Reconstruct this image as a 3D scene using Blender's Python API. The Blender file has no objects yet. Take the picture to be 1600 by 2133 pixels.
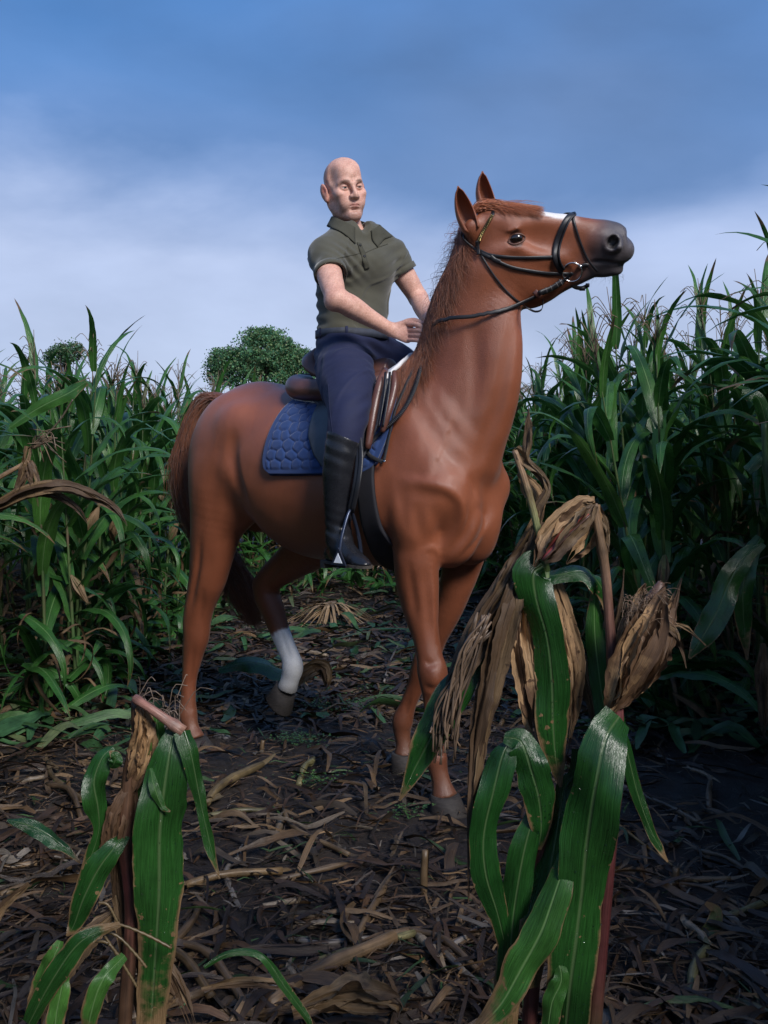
import bpy, math, random
import numpy as np
from mathutils import Vector, Matrix, noise as mnoise

R = math.radians
SC = bpy.context.scene
COL = SC.collection
rng = np.random.default_rng(7)
rnd = random.Random(11)

# ------------------------------------------------------------ camera, world, sun, exposure
F_PX, CX, HY, CAM_H = 2000.0, 800.0, 961.0, 1.27      # photo is 1600 x 2133
cam = bpy.data.cameras.new('camera'); camo = bpy.data.objects.new('camera', cam); COL.objects.link(camo)
camo.location = (0, 0, CAM_H); camo.rotation_euler = (R(90), 0, 0)
cam.sensor_width = 36; cam.sensor_height = 36; cam.sensor_fit = 'VERTICAL'
cam.lens = F_PX / 2133 * 36
cam.shift_y = (HY - 2133 / 2) / 2133
cam.clip_start = 0.05; cam.clip_end = 3000
SC.camera = camo

SUN_AZ, SUN_EL = 30.0, 37.0          # degrees: azimuth from -Y (behind the camera) towards +X
SUN_DIR = Vector((math.sin(R(SUN_AZ)) * math.cos(R(SUN_EL)), -math.cos(R(SUN_AZ)) * math.cos(R(SUN_EL)), math.sin(R(SUN_EL))))
sun = bpy.data.lights.new('sun', 'SUN'); sun.energy = 1.5; sun.angle = R(17); sun.color = (1.0, 0.96, 0.92)
suno = bpy.data.objects.new('sun', sun); COL.objects.link(suno)
suno.rotation_euler = SUN_DIR.to_track_quat('Z', 'Y').to_euler()

world = bpy.data.worlds.new('World'); SC.world = world; world.use_nodes = True
wn = world.node_tree; wn.nodes.clear()
def WN(t, **k):
    n = wn.nodes.new(t)
    for a, b in k.items(): setattr(n, a, b)
    return n
wout = WN('ShaderNodeOutputWorld'); wbg = WN('ShaderNodeBackground'); wbg.inputs['Strength'].default_value = 0.053
sky = WN('ShaderNodeTexSky', sky_type='NISHITA', sun_disc=False, sun_elevation=R(SUN_EL),
         sun_rotation=math.atan2(SUN_DIR.x, SUN_DIR.y), air_density=1.0, dust_density=1.6, ozone_density=2.0)
geo = WN('ShaderNodeNewGeometry'); tc = WN('ShaderNodeTexCoord')
mapg = WN('ShaderNodeMapping'); mapg.inputs['Scale'].default_value = (1.0, 1.0, 2.3); mapg.inputs['Location'].default_value = (4.3, 1.7, 0.35)
wn.links.new(tc.outputs['Generated'], mapg.inputs['Vector'])
nz1 = WN('ShaderNodeTexNoise'); nz1.inputs['Scale'].default_value = 1.35; nz1.inputs['Detail'].default_value = 3; nz1.inputs['Roughness'].default_value = 0.42; nz1.inputs['Distortion'].default_value = 0.25
nz2 = WN('ShaderNodeTexNoise'); nz2.inputs['Scale'].default_value = 3.0; nz2.inputs['Detail'].default_value = 6; nz2.inputs['Roughness'].default_value = 0.5; nz2.inputs['Distortion'].default_value = 0.15
for n in (nz1, nz2): wn.links.new(mapg.outputs[0], n.inputs['Vector'])
sepw = WN('ShaderNodeSeparateXYZ'); wn.links.new(tc.outputs['Generated'], sepw.inputs[0])
def wmath(op, a, b=None, clamp=False):
    n = WN('ShaderNodeMath', operation=op, use_clamp=clamp)
    for i, x in enumerate((a, b)):
        if x is None: continue
        if isinstance(x, (int, float)): n.inputs[i].default_value = x
        else: wn.links.new(x, n.inputs[i])
    return n.outputs[0]
# cloud cover: the overcast is thick and pale near the horizon, thinner and bluer overhead
z = sepw.outputs['Z']
rampz = WN('ShaderNodeValToRGB'); wn.links.new(z, rampz.inputs[0])
el = rampz.color_ramp.elements
el[0].position = 0.0; el[0].color = (0.490, 0.565, 0.77, 1)
el[1].position = 0.18; el[1].color = (0.450, 0.530, 0.755, 1)
for p, c in ((0.225, (0.350, 0.445, 0.69)), (0.27, (0.200, 0.315, 0.585)), (0.31, (0.105, 0.230, 0.51)), (0.36, (0.082, 0.225, 0.535)), (0.45, (0.072, 0.225, 0.56)), (1.0, (0.075, 0.18, 0.44))):
    e = el.new(p); e.color = c + (1,)
cloud = wmath('ADD', wmath('MULTIPLY', wmath('SUBTRACT', nz1.outputs[0], 0.5), 1.05), wmath('MULTIPLY', wmath('SUBTRACT', nz2.outputs[0], 0.5), 1.25))
zz = wmath('ADD', z, wmath('MULTIPLY', cloud, -0.22), clamp=False)
wn.links.new(zz, rampz.inputs[0])
mixs = WN('ShaderNodeMix', data_type='RGBA'); mixs.inputs[0].default_value = 0.88
sc_r = WN('ShaderNodeVectorMath', operation='SCALE'); sc_r.inputs['Scale'].default_value = 8.0
nz3 = WN('ShaderNodeTexNoise'); nz3.inputs['Scale'].default_value = 1.1; nz3.inputs['Detail'].default_value = 4; nz3.inputs['Roughness'].default_value = 0.45; wn.links.new(mapg.outputs[0], nz3.inputs['Vector'])
veil = WN('ShaderNodeMix', data_type='RGBA'); wn.links.new(rampz.outputs[0], veil.inputs['A']); veil.inputs['B'].default_value = (0.165, 0.262, 0.49, 1)
wn.links.new(wmath('MULTIPLY', wmath('SUBTRACT', nz3.outputs[0], 0.40), 3.0, True), veil.inputs[0])
mot = wmath('ADD', wmath('MULTIPLY', wmath('SUBTRACT', nz2.outputs[0], 0.5), 0.95), 1.0)
vm = WN('ShaderNodeVectorMath', operation='SCALE'); wn.links.new(veil.outputs['Result'], vm.inputs[0]); wn.links.new(mot, vm.inputs['Scale'])
wn.links.new(vm.outputs[0], sc_r.inputs[0])
wn.links.new(sky.outputs[0], mixs.inputs['A']); wn.links.new(sc_r.outputs[0], mixs.inputs['B'])
wn.links.new(mixs.outputs['Result'], wbg.inputs['Color']); wn.links.new(wbg.outputs[0], wout.inputs[0])

vs = SC.view_settings
vs.view_transform = 'Standard'; vs.look = 'None'; vs.gamma = 1; vs.exposure = 1.38; vs.use_curve_mapping = False
SC.cycles.max_bounces = 6; SC.cycles.transparent_max_bounces = 8; SC.cycles.diffuse_bounces = 3
SC.cycles.use_denoising = True

# ------------------------------------------------------------ helpers
def PX(px, py, Y):
    "point seen at photo pixel (px, py) at depth Y"
    return np.array(((px - CX) / F_PX * Y, Y, CAM_H - (py - HY) / F_PX * Y))

def tag(o, label=None, cat=None, group=None, kind=None):
    if label: o['label'] = label
    if cat: o['category'] = cat
    if group: o['group'] = group
    if kind: o['kind'] = kind
    return o

def empty(name, label, cat, loc=(0, 0, 0), rz=0, group=None):
    o = bpy.data.objects.new(name, None); COL.objects.link(o)
    o.location = loc; o.rotation_euler = (0, 0, rz); o.empty_display_size = 0.1
    return tag(o, label, cat, group)

def link(name, me, parent=None, mat=None):
    o = bpy.data.objects.new(name, me); COL.objects.link(o)
    if parent is not None: o.parent = parent
    if mat is not None and not me.materials: me.materials.append(mat)
    return o

def mesh_np(name, V, Fq, smooth=True, colors=None, uv=None, attrs=None):
    "V Nx3, Fq: array Mx4 / Mx3 or list of such arrays"
    if not isinstance(Fq, (list, tuple)): Fq = [Fq]
    Fq = [np.asarray(f, dtype=np.int32) for f in Fq if len(f)]
    me = bpy.data.meshes.new(name)
    me.vertices.add(len(V)); me.vertices.foreach_set('co', np.asarray(V, dtype=np.float32).ravel())
    loops = np.concatenate([f.ravel() for f in Fq]); sizes = np.concatenate([np.full(len(f), f.shape[1], dtype=np.int32) for f in Fq])
    starts = np.concatenate(([0], np.cumsum(sizes)[:-1])).astype(np.int32)
    me.loops.add(len(loops)); me.loops.foreach_set('vertex_index', loops)
    me.polygons.add(len(sizes)); me.polygons.foreach_set('loop_start', starts)
    try: me.polygons.foreach_set('loop_total', sizes)
    except Exception: pass
    me.update(calc_edges=True)
    me.polygons.foreach_set('use_smooth', np.full(len(sizes), smooth, dtype=bool))
    if uv is not None:
        l = me.uv_layers.new(name='UVMap'); l.data.foreach_set('uv', np.asarray(uv, dtype=np.float32)[loops].ravel())
    if colors is not None:
        a = me.color_attributes.new('tint', 'FLOAT_COLOR', 'POINT')
        c = np.ones((len(V), 4), dtype=np.float32); c[:, :3] = colors; a.data.foreach_set('color', c.ravel())
    for k, v in (attrs or {}).items():
        a = me.attributes.new(k, 'FLOAT', 'POINT'); a.data.foreach_set('value', np.asarray(v, dtype=np.float32))
    me.validate()
    return me

def smooth_path(pts, n):
    "Catmull-Rom through rows of pts (any number of columns) -> n rows"
    P = np.asarray(pts, dtype=float); m = len(P)
    if m < 3:
        t = np.linspace(0, 1, n)[:, None]; return P[0] * (1 - t) + P[-1] * t
    E = np.vstack((2 * P[0] - P[1], P, 2 * P[-1] - P[-2]))
    t = np.linspace(0, m - 1, n); i = np.minimum(t.astype(int), m - 2); f = (t - i)[:, None]
    a, b, c, d = E[i], E[i + 1], E[i + 2], E[i + 3]
    return 0.5 * (2 * b + (c - a) * f + (2 * a - 5 * b + 4 * c - d) * f**2 + (3 * b - a - 3 * c + d) * f**3)

def unit(v):
    v = np.asarray(v, dtype=float); return v / (np.linalg.norm(v, axis=-1, keepdims=True) + 1e-12)

def tube_np(path, rad, seg=8, cap=True, flat=None, side=None):
    "swept tube; path Nx3, rad N; flat = thickness ratio across 'side' (ribbon-like strap)"
    P = np.asarray(path, dtype=float); n = len(P); rad = np.broadcast_to(np.asarray(rad, dtype=float), (n,))
    T = unit(np.gradient(P, axis=0))
    ref = np.array((0, 0, 1.0)) if side is None else None
    if side is None:
        A = np.zeros((n, 3)); a = np.cross(T[0], ref)
        if np.linalg.norm(a) < .1: a = np.cross(T[0], (1, 0, 0))
        a = unit(a)
        for i in range(n):
            a = unit(a - T[i] * np.dot(a, T[i])); A[i] = a
    else:
        A = np.broadcast_to(np.asarray(side, dtype=float), (n, 3)); A = unit(A - T * (A * T).sum(1, keepdims=True))
    B = np.cross(T, A)
    th = np.linspace(0, 2 * np.pi, seg, endpoint=False) + np.pi / seg
    c, s = np.cos(th), np.sin(th)
    if flat is not None and seg == 4: c, s = np.sign(c), np.sign(s)
    fl = 1.0 if flat is None else flat
    V = P[:, None, :] + rad[:, None, None] * (c[None, :, None] * A[:, None, :] * fl + s[None, :, None] * B[:, None, :])
    V = V.reshape(-1, 3)
    i = np.arange(n - 1)[:, None] * seg; j = np.arange(seg)[None, :]; j2 = (j + 1) % seg
    Q = np.stack((i + j, i + j2, i + seg + j2, i + seg + j), -1).reshape(-1, 4)
    Ts = np.zeros((0, 3), int)
    if cap:
        V = np.vstack((V, P[0], P[-1])); k0, k1 = n * seg, n * seg + 1; e = (n - 1) * seg; jj = np.arange(seg)
        Ts = np.vstack((np.stack((np.full(seg, k0), (jj + 1) % seg, jj), -1), np.stack((np.full(seg, k1), e + jj, e + (jj + 1) % seg), -1)))
    return V, Q, Ts

class Bag:
    "collects geometry of ONE mesh"
    def __init__(s): s.V = []; s.Q = []; s.T = []; s.n = 0; s.C = []; s.U = []; s.A = []
    def add(s, V, Q=None, T=None, col=None, uv=None, a=None):
        if Q is not None and len(Q): s.Q.append(np.asarray(Q) + s.n)
        if T is not None and len(T): s.T.append(np.asarray(T) + s.n)
        s.V.append(V); s.n += len(V)
        s.C.append(np.broadcast_to((1, 1, 1) if col is None else col, (len(V), 3)))
        s.U.append(np.zeros((len(V), 2)) if uv is None else uv)
        s.A.append(np.broadcast_to(0.0 if a is None else a, (len(V),)))
        return s
    def tube(s, path, rad, seg=8, **k):
        col = k.pop('col', None); V, Q, T = tube_np(path, rad, seg, **k); return s.add(V, Q, T, col)
    def mesh(s, name, smooth=True):
        fs = []
        if s.Q: fs.append(np.vstack(s.Q))
        if s.T: fs.append(np.vstack(s.T))
        return mesh_np(name, np.vstack(s.V), fs, smooth, np.vstack(s.C), np.vstack(s.U), {'age': np.concatenate(s.A)})
    def obj(s, name, parent=None, mat=None, smooth=True): return link(name, s.mesh(name, smooth), parent, mat)

def box_np(c, size, rot=None, bevel=0):
    x, y, zz_ = np.asarray(size) / 2
    V = np.array([(-x, -y, -zz_), (x, -y, -zz_), (x, y, -zz_), (-x, y, -zz_), (-x, -y, zz_), (x, -y, zz_), (x, y, zz_), (-x, y, zz_)])
    if rot is not None: V = V @ np.asarray(rot).T
    Q = np.array([(0, 3, 2, 1), (4, 5, 6, 7), (0, 1, 5, 4), (1, 2, 6, 5), (2, 3, 7, 6), (3, 0, 4, 7)])
    return V + np.asarray(c), Q

# ------------------------------------------------------------ material helper
class Mat:
    def __init__(s, name):
        s.m = bpy.data.materials.new(name); s.m.use_nodes = True; s.t = s.m.node_tree
        s.b = s.t.nodes['Principled BSDF']; s.out = s.t.nodes['Material Output']
    def n(s, t, **k):
        x = s.t.nodes.new(t)
        for a, b in k.items(): setattr(x, a, b)
        return x
    def l(s, a, b): s.t.links.new(a, b); return s
    def set(s, **k):
        for a, v in k.items():
            i = s.b.inputs[a.replace('_', ' ')]
            if hasattr(v, 'is_linked') or isinstance(v, bpy.types.NodeSocket): s.l(v, i)
            else: i.default_value = v if not isinstance(v, tuple) or len(v) == 4 else v + (1,)
        return s
    def attr(s, name): x = s.n('ShaderNodeAttribute', attribute_name=name); return x
    def coord(s, which='Object', scale=None):
        c = s.n('ShaderNodeTexCoord').outputs[which]
        if scale is None: return c
        m = s.n('ShaderNodeMapping'); m.inputs['Scale'].default_value = scale; s.l(c, m.inputs[0]); return m.outputs[0]
    def noise(s, vec, scale, detail=4, rough=.5, dist=0):
        x = s.n('ShaderNodeTexNoise'); x.inputs['Scale'].default_value = scale; x.inputs['Detail'].default_value = detail
        x.inputs['Roughness'].default_value = rough; x.inputs['Distortion'].default_value = dist
        if vec is not None: s.l(vec, x.inputs['Vector'])
        return x.outputs[0]
    def ramp(s, fac, stops, interp='LINEAR'):
        x = s.n('ShaderNodeValToRGB'); x.color_ramp.interpolation = interp; e = x.color_ramp.elements
        for i, (p, c) in enumerate(stops):
            c = (c,) * 3 if isinstance(c, (int, float)) else c
            q = e[i] if i < 2 else e.new(p)
            q.position = p; q.color = tuple(c) + (1,)
        s.l(fac, x.inputs[0]); return x.outputs[0]
    def mix(s, f, a, b, mode='MIX'):
        x = s.n('ShaderNodeMix', data_type='RGBA', blend_type=mode)
        for i, v in (('Factor', f), ('A', a), ('B', b)):
            i = [q for q in x.inputs if q.name == i and (q.type == 'VALUE' if i == 'Factor' else q.type == 'RGBA')][0]
            if isinstance(v, bpy.types.NodeSocket): s.l(v, i)
            else: i.default_value = v if isinstance(v, (int, float)) else (tuple(v) + (1,) if len(v) == 3 else v)
        return [q for q in x.outputs if q.type == 'RGBA'][0]
    def math(s, op, a, b=None, clamp=False):
        x = s.n('ShaderNodeMath', operation=op, use_clamp=clamp)
        for i, v in enumerate((a, b)):
            if v is None: continue
            if isinstance(v, bpy.types.NodeSocket): s.l(v, x.inputs[i])
            else: x.inputs[i].default_value = v
        return x.outputs[0]
    def bump(s, h, strength=.3, dist=.01):
        x = s.n('ShaderNodeBump'); x.inputs['Strength'].default_value = strength; x.inputs['Distance'].default_value = dist
        s.l(h, x.inputs['Height']); s.l(x.outputs[0], s.b.inputs['Normal']); return s

def simple(name, col, rough=.6, bump=.0, bscale=200, var=.25, metal=0, spec=.5, bdist=.003, vscale=12):
    m = Mat(name); v = m.coord('Object')
    n = m.noise(v, vscale, 5, .6)
    c = m.mix(m.ramp(n, ((.3, 0.0), (.7, 1.0))), tuple(x * (1 - var) for x in col), tuple(min(1, x * (1 + var)) for x in col))
    m.set(Base_Color=c, Roughness=rough, Metallic=metal); m.b.inputs['Specular IOR Level'].default_value = spec
    if bump: m.bump(m.noise(v, bscale, 3, .6), bump, bdist)
    return m.m

# ------------------------------------------------------------ signed-distance modelling: one continuous skin per body
class Sdf:
    def __init__(s): s.ops = []
    def _put(s, fn, lo, hi, k, mode): s.ops.append((fn, np.asarray(lo, float), np.asarray(hi, float), k, mode)); return s
    def ell(s, c, r, k=.03, rot=None, mode='u'):
        c = np.asarray(c, float); r = np.asarray(r, float) * np.ones(3); M = np.eye(3) if rot is None else np.asarray(rot, float)  # columns = axes
        def fn(P):
            q = (P - c) @ M; a = np.sqrt(((q / r)**2).sum(1)); b = np.sqrt(((q / r**2)**2).sum(1)) + 1e-9
            return a * (a - 1) / b
        m = r.max(); return s._put(fn, c - m, c + m, k, mode)
    def cone(s, a, b, ra, rb, k=.03, mode='u'):
        a = np.asarray(a, float); b = np.asarray(b, float); d = b - a; L2 = (d * d).sum() + 1e-12
        def fn(P):
            q = P - a; t = np.clip(q @ d / L2, 0, 1); return np.linalg.norm(q - t[:, None] * d, axis=1) - (ra + (rb - ra) * t)
        m = max(ra, rb); return s._put(fn, np.minimum(a, b) - m, np.maximum(a, b) + m, k, mode)
    def chain(s, pts, k=.02, mode='u', n=None):
        "pts rows x,y,z,r -> smoothly tapered limb"
        P = smooth_path(pts, n or len(pts) * 5)
        C = P[:, :3]; Rr = P[:, 3]
        A, D = C[:-1], C[1:] - C[:-1]; L2 = (D * D).sum(1) + 1e-12
        def fn(Q):
            best = np.full(len(Q), 1e3)
            for i in range(len(A)):
                q = Q - A[i]; t = np.clip(q @ D[i] / L2[i], 0, 1)
                best = np.minimum(best, np.linalg.norm(q - t[:, None] * D[i], axis=1) - (Rr[i] + (Rr[i + 1] - Rr[i]) * t))
            return best
        m = Rr.max(); return s._put(fn, C.min(0) - m, C.max(0) + m, k, mode)
    def loft(s, st, k=.03, mode='u', n=48, p=2.0):
        "st rows: cx,cy,cz, sx,sy,sz (side vector), r_side, r_up, r_down"
        P = smooth_path(st, n); C = P[:, :3]; S = unit(P[:, 3:6]); T = unit(np.gradient(C, axis=0))
        S = unit(S - T * (S * T).sum(1, keepdims=True)); U = np.cross(T, S) * -1
        U = np.where((U[:, 2:3] < -2), -U, U)
        rs, ru, rd = np.maximum(P[:, 6], .004), np.maximum(P[:, 7], .004), np.maximum(P[:, 8], .004)
        seg = np.linalg.norm(np.diff(C, axis=0), axis=1).mean()
        def fn(Q):
            out = np.empty(len(Q))
            for a in range(0, len(Q), 200000):
                q = Q[a:a + 200000]
                i = ((q * q).sum(1)[:, None] - 2 * q @ C.T + (C * C).sum(1)[None]).argmin(1)
                w = q - C[i]; t = (w * T[i]).sum(1)
                tt = np.clip(t, -seg * .5, seg * .5); j = np.clip(i + np.where(t > 0, 1, -1), 0, n - 1); f = np.abs(tt) / seg
                c = C[i] * (1 - f)[:, None] + C[j] * f[:, None]; w = q - c
                g = lambda X: X[i] * (1 - f) + X[j] * f
                x = (w * S[i]).sum(1); y = (w * U[i]).sum(1); e = (w * T[i]).sum(1)
                RS = g(rs); RU = np.where(y > 0, g(ru), g(rd))
                m = np.minimum(RS, RU)
                ax, ay = np.abs(x) / RS, np.abs(y) / RU
                h = (ax**p + ay**p)**(1 / p)
                gr = np.sqrt((ax / RS)**2 + (ay / RU)**2) / np.maximum(h, 1e-6)
                d = np.where(h > 1e-3, (h - 1) / np.maximum(gr, 1e-6), -m)
                over = np.where((i == 0) & (t < 0) | (i == n - 1) & (t > 0), np.abs(e), 0)
                out[a:a + 200000] = np.where(over > 0, np.where(d > 0, np.sqrt(np.maximum(d, 0)**2 + over**2), over), d)
            return out
        m = max(rs.max(), ru.max(), rd.max()); return s._put(fn, C.min(0) - m, C.max(0) + m, k, mode)
    def half(s, point, normal, lo, hi, k=.01):
        "cut away everything on the +normal side"
        p = np.asarray(point, float); nn = unit(normal)
        return s._put(lambda P: -((P - p) @ nn), lo, hi, k, 's')
    def disp(s, fn, lo, hi): return s._put(fn, lo, hi, 0, 'd')
    def __call__(s, P, margin=.09):
        P = np.asarray(P, float); d = np.full(len(P), 1.0)
        for fn, lo, hi, k, mode in s.ops:
            mg = margin + k
            m = np.flatnonzero(((P > lo - mg) & (P < hi + mg)).all(1))
            if not len(m): continue
            x = fn(P[m]); a = d[m]
            if mode == 'u': h = np.maximum(k - np.abs(a - x), 0) / max(k, 1e-6); d[m] = np.minimum(a, x) - h * h * k * .25
            elif mode == 's': h = np.maximum(k - np.abs(a + x), 0) / max(k, 1e-6); d[m] = np.maximum(a, -x) + h * h * k * .25
            elif mode == 'i': h = np.maximum(k - np.abs(a - x), 0) / max(k, 1e-6); d[m] = np.maximum(a, x) + h * h * k * .25
            else: d[m] = a + x
        return d
    def bounds(s):
        u = [o for o in s.ops if o[4] == 'u']; return np.min([o[1] for o in u], 0) - .03, np.max([o[2] for o in u], 0) + .03
    def mesh(s, h, lo=None, hi=None, post=None):
        if lo is None: lo, hi = s.bounds()
        st = 4; H = h * st
        nc = np.ceil((np.asarray(hi) - lo) / H).astype(int) + 1
        g = np.stack(np.meshgrid(*[lo[i] + H * np.arange(nc[i]) for i in range(3)], indexing='ij'), -1).reshape(-1, 3)
        Fc = s(g, .13).reshape(nc)
        thr = H * 1.15
        near = np.abs(Fc) < thr
        cell = np.zeros(nc - 1, bool)
        for a in (0, 1):
            for b in (0, 1):
                for c in (0, 1): cell |= near[a:nc[0] - 1 + a, b:nc[1] - 1 + b, c:nc[2] - 1 + c]
        nf = (nc - 1) * st + 1
        idx = np.argwhere(cell)
        Ff = np.ones(nf, np.float32)
        # sign fill from coarse
        Ff[:-1, :-1, :-1] = np.repeat(np.repeat(np.repeat(Fc[:-1, :-1, :-1], st, 0), st, 1), st, 2)
        need = np.zeros(nf, bool)
        o = np.stack(np.meshgrid(*[np.arange(st + 1)] * 3, indexing='ij'), -1).reshape(-1, 3)
        for q in o: 
            w = idx * st + q; need[w[:, 0], w[:, 1], w[:, 2]] = True
        w = np.argwhere(need); vals = np.empty(len(w), np.float32)
        for a in range(0, len(w), 400000): vals[a:a + 400000] = s(lo + w[a:a + 400000] * h, .03)
        Ff[need] = vals
        V, Q = surface_nets(Ff); V = lo + V * h
        return V, Q
def surface_nets(F):
    I = F < 0
    n = np.array(F.shape)
    c = np.zeros(n - 1, np.int8)
    for a in (0, 1):
        for b in (0, 1):
            for d in (0, 1): c += I[a:n[0] - 1 + a, b:n[1] - 1 + b, d:n[2] - 1 + d]
    act = (c > 0) & (c < 8); cells = np.argwhere(act)
    ids = np.full(n - 1, -1, np.int32); ids[act] = np.arange(len(cells))
    acc = np.zeros((len(cells), 3)); cnt = np.zeros(len(cells))
    cr = [(a, b, d) for a in (0, 1) for b in (0, 1) for d in (0, 1)]
    val = {q: F[cells[:, 0] + q[0], cells[:, 1] + q[1], cells[:, 2] + q[2]] for q in cr}
    for q in cr:
        for ax in range(3):
            if q[ax]: continue
            q2 = list(q); q2[ax] = 1; q2 = tuple(q2); a, b = val[q], val[q2]
            m = (a < 0) != (b < 0); t = np.clip(a / np.where(m, a - b, 1), 0, 1)
            p = np.tile(np.array(q, float), (len(cells), 1)); p[:, ax] += t
            acc[m] += p[m]; cnt[m] += 1
    V = cells + acc / np.maximum(cnt, 1)[:, None]
    Qs = []
    for ax in range(3):
        b, d = (ax + 1) % 3, (ax + 2) % 3
        sl = [slice(None)] * 3; sl2 = [slice(None)] * 3; sl[ax] = slice(0, -1); sl2[ax] = slice(1, None)
        A, B = I[tuple(sl)], I[tuple(sl2)]
        e = np.argwhere(A != B)
        e = e[(e[:, b] > 0) & (e[:, d] > 0) & (e[:, b] < n[b] - 1) & (e[:, d] < n[d] - 1)]
        def at(ob, od):
            w = e.copy(); w[:, b] += ob; w[:, d] += od; return ids[w[:, 0], w[:, 1], w[:, 2]]
        q = np.stack((at(-1, -1), at(0, -1), at(0, 0), at(-1, 0)), 1)
        fl = ~A[e[:, 0], e[:, 1], e[:, 2]]
        q[fl] = q[fl][:, ::-1]
        Qs.append(q[(q >= 0).all(1)])
    return V, np.vstack(Qs)
def relax(V, Q, w, it=5):
    E = np.vstack((Q[:, [0, 1]], Q[:, [1, 2]], Q[:, [2, 3]], Q[:, [3, 0]])); n = len(V); deg = np.maximum(np.bincount(E[:, 0], minlength=n), 1)[:, None]
    for _ in range(it):
        S = np.stack([np.bincount(E[:, 0], V[E[:, 1], k], minlength=n) for k in range(3)], 1) / deg; V = V + (S - V) * w[:, None] * .6
    return V
def skin_obj(name, sdf, h, parent, mat, color=None, smooth_w=None, **k):
    V, Q = sdf.mesh(h, **k)
    if smooth_w is not None: V = relax(V, Q, smooth_w(V), 3)
    # drop small islands of stray cells is not needed: the fields are connected
    me = mesh_np(name, V, Q, True, None if color is None else color(V))
    return link(name, me, parent, mat)
def project(sdf, P, off=0.0, it=6):
    "move points onto the surface of sdf, 'off' metres outside"
    P = np.array(P, float); e = 2e-3; it = min(it, 4)
    for _ in range(it):
        d0 = sdf(P, .12); d = d0 - off; g = np.stack([(sdf(P + e * np.eye(3)[i], .12) - d0) / e for i in range(3)], 1)
        gn = np.linalg.norm(g, axis=1, keepdims=True); P = P - np.clip(d[:, None] * g / np.maximum(gn, .3)**2, -.05, .05)
    return P
def grad(sdf, P):
    e = 2e-3; return unit(np.stack([(sdf(P + e * np.eye(3)[i], .3) - sdf(P - e * np.eye(3)[i], .3)) for i in range(3)], 1))
def mul_noise(P, f, seed=0):
    "cheap smooth pseudo-noise from sines, -1..1"
    r = np.random.default_rng(seed); o = np.zeros(len(P))
    for _ in range(5):
        w = r.normal(size=3) * f; o += np.sin(P @ w + r.uniform(0, 6.28))
    return o / 5
# ------------------------------------------------------------ the horse's own frame: x forward, y to its left, z up
H_ANG = R(38); HC, HS = math.cos(H_ANG), math.sin(H_ANG); HO = np.array((0.202, 3.662, 0.0))
HM = np.array(((HC, HS, 0), (-HS, HC, 0), (0, 0, 1)))          # local -> world
def to_local(w): return (np.asarray(w, float) - HO) @ HM
def LP(px, py, y):
    k = (px - CX) / F_PX; x = (k * (HO[1] + HC * y) - HO[0] - HS * y) / (HC + k * HS)
    Y = HO[1] - HS * x + HC * y; return np.array((x, y, CAM_H - (py - HY) / F_PX * Y))
def LW(px, py, Y): return to_local(PX(px, py, Y))
def dloc(v): return np.asarray(v, float) @ HM
def chain_px(rows): return [tuple(LP(a, b, y)) + (r,) for a, b, y, r in rows]

horse = empty('horse', 'chestnut riding horse with high raised head and white sock, walking over the field', 'horse', tuple(HO), -H_ANG)

# head frame: forward F, left (away from the camera) S, up U
tS = R(24)
hF = unit((1, -.07, 0.0)); hS = unit((0.07, math.cos(tS), math.sin(tS))); hU = unit(np.cross(hF, hS)) ; hS = np.cross(hU, hF)
lF, lS, lU = dloc(hF), dloc(hS), dloc(hU)
HROT = np.stack((lF, lS, lU), 1)
def HY_(px): return 3.47 - (px - 985) / 340 * .07          # depth of the head's middle plane
HP0 = LW(1150, 500, HY_(1150)); CAML = to_local((0, 0, CAM_H))
def HP(px, py, s=0.0, u=0.0):
    "point of the head seen at (px, py), s metres off the middle plane (near side negative; far side = mirror of the near point)"
    d = LW(px, py, 3.4) - CAML; sn = -abs(s)
    t = ((HP0 - CAML) @ lS + sn) / (d @ lS); q = CAML + d * t
    if s > 0: q = q + 2 * s * lS
    return q + lU * u
HPX = HY_(1150) / F_PX

def trace(sdf, px, py, off=0.0):
    "where the line of sight of photo pixel (px, py) meets a modelled body, in the horse's frame"
    px = np.atleast_1d(np.asarray(px, float)); py = np.atleast_1d(np.asarray(py, float))
    W = np.stack(((px - CX) / F_PX, np.ones(len(px)), -(py - HY) / F_PX), 1); D = unit(W @ HM); t = np.full(len(px), 2.6)
    for _ in range(130):
        d = sdf(CAML + D * t[:, None], .12) - off; t += np.clip(d * .7, -.03, .02)
        if np.abs(d).max() < 3e-4: break
    P = CAML + D * t[:, None]
    bad = np.abs(sdf(P, .12) - off) > .006
    if bad.any() and (~bad).sum() > 1:
        ok = np.flatnonzero(~bad); P = np.stack([np.interp(np.arange(len(P)), ok, P[ok, k]) for k in range(3)], 1)
    return P

B = Sdf()
L0 = (0, 1, 0)
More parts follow.
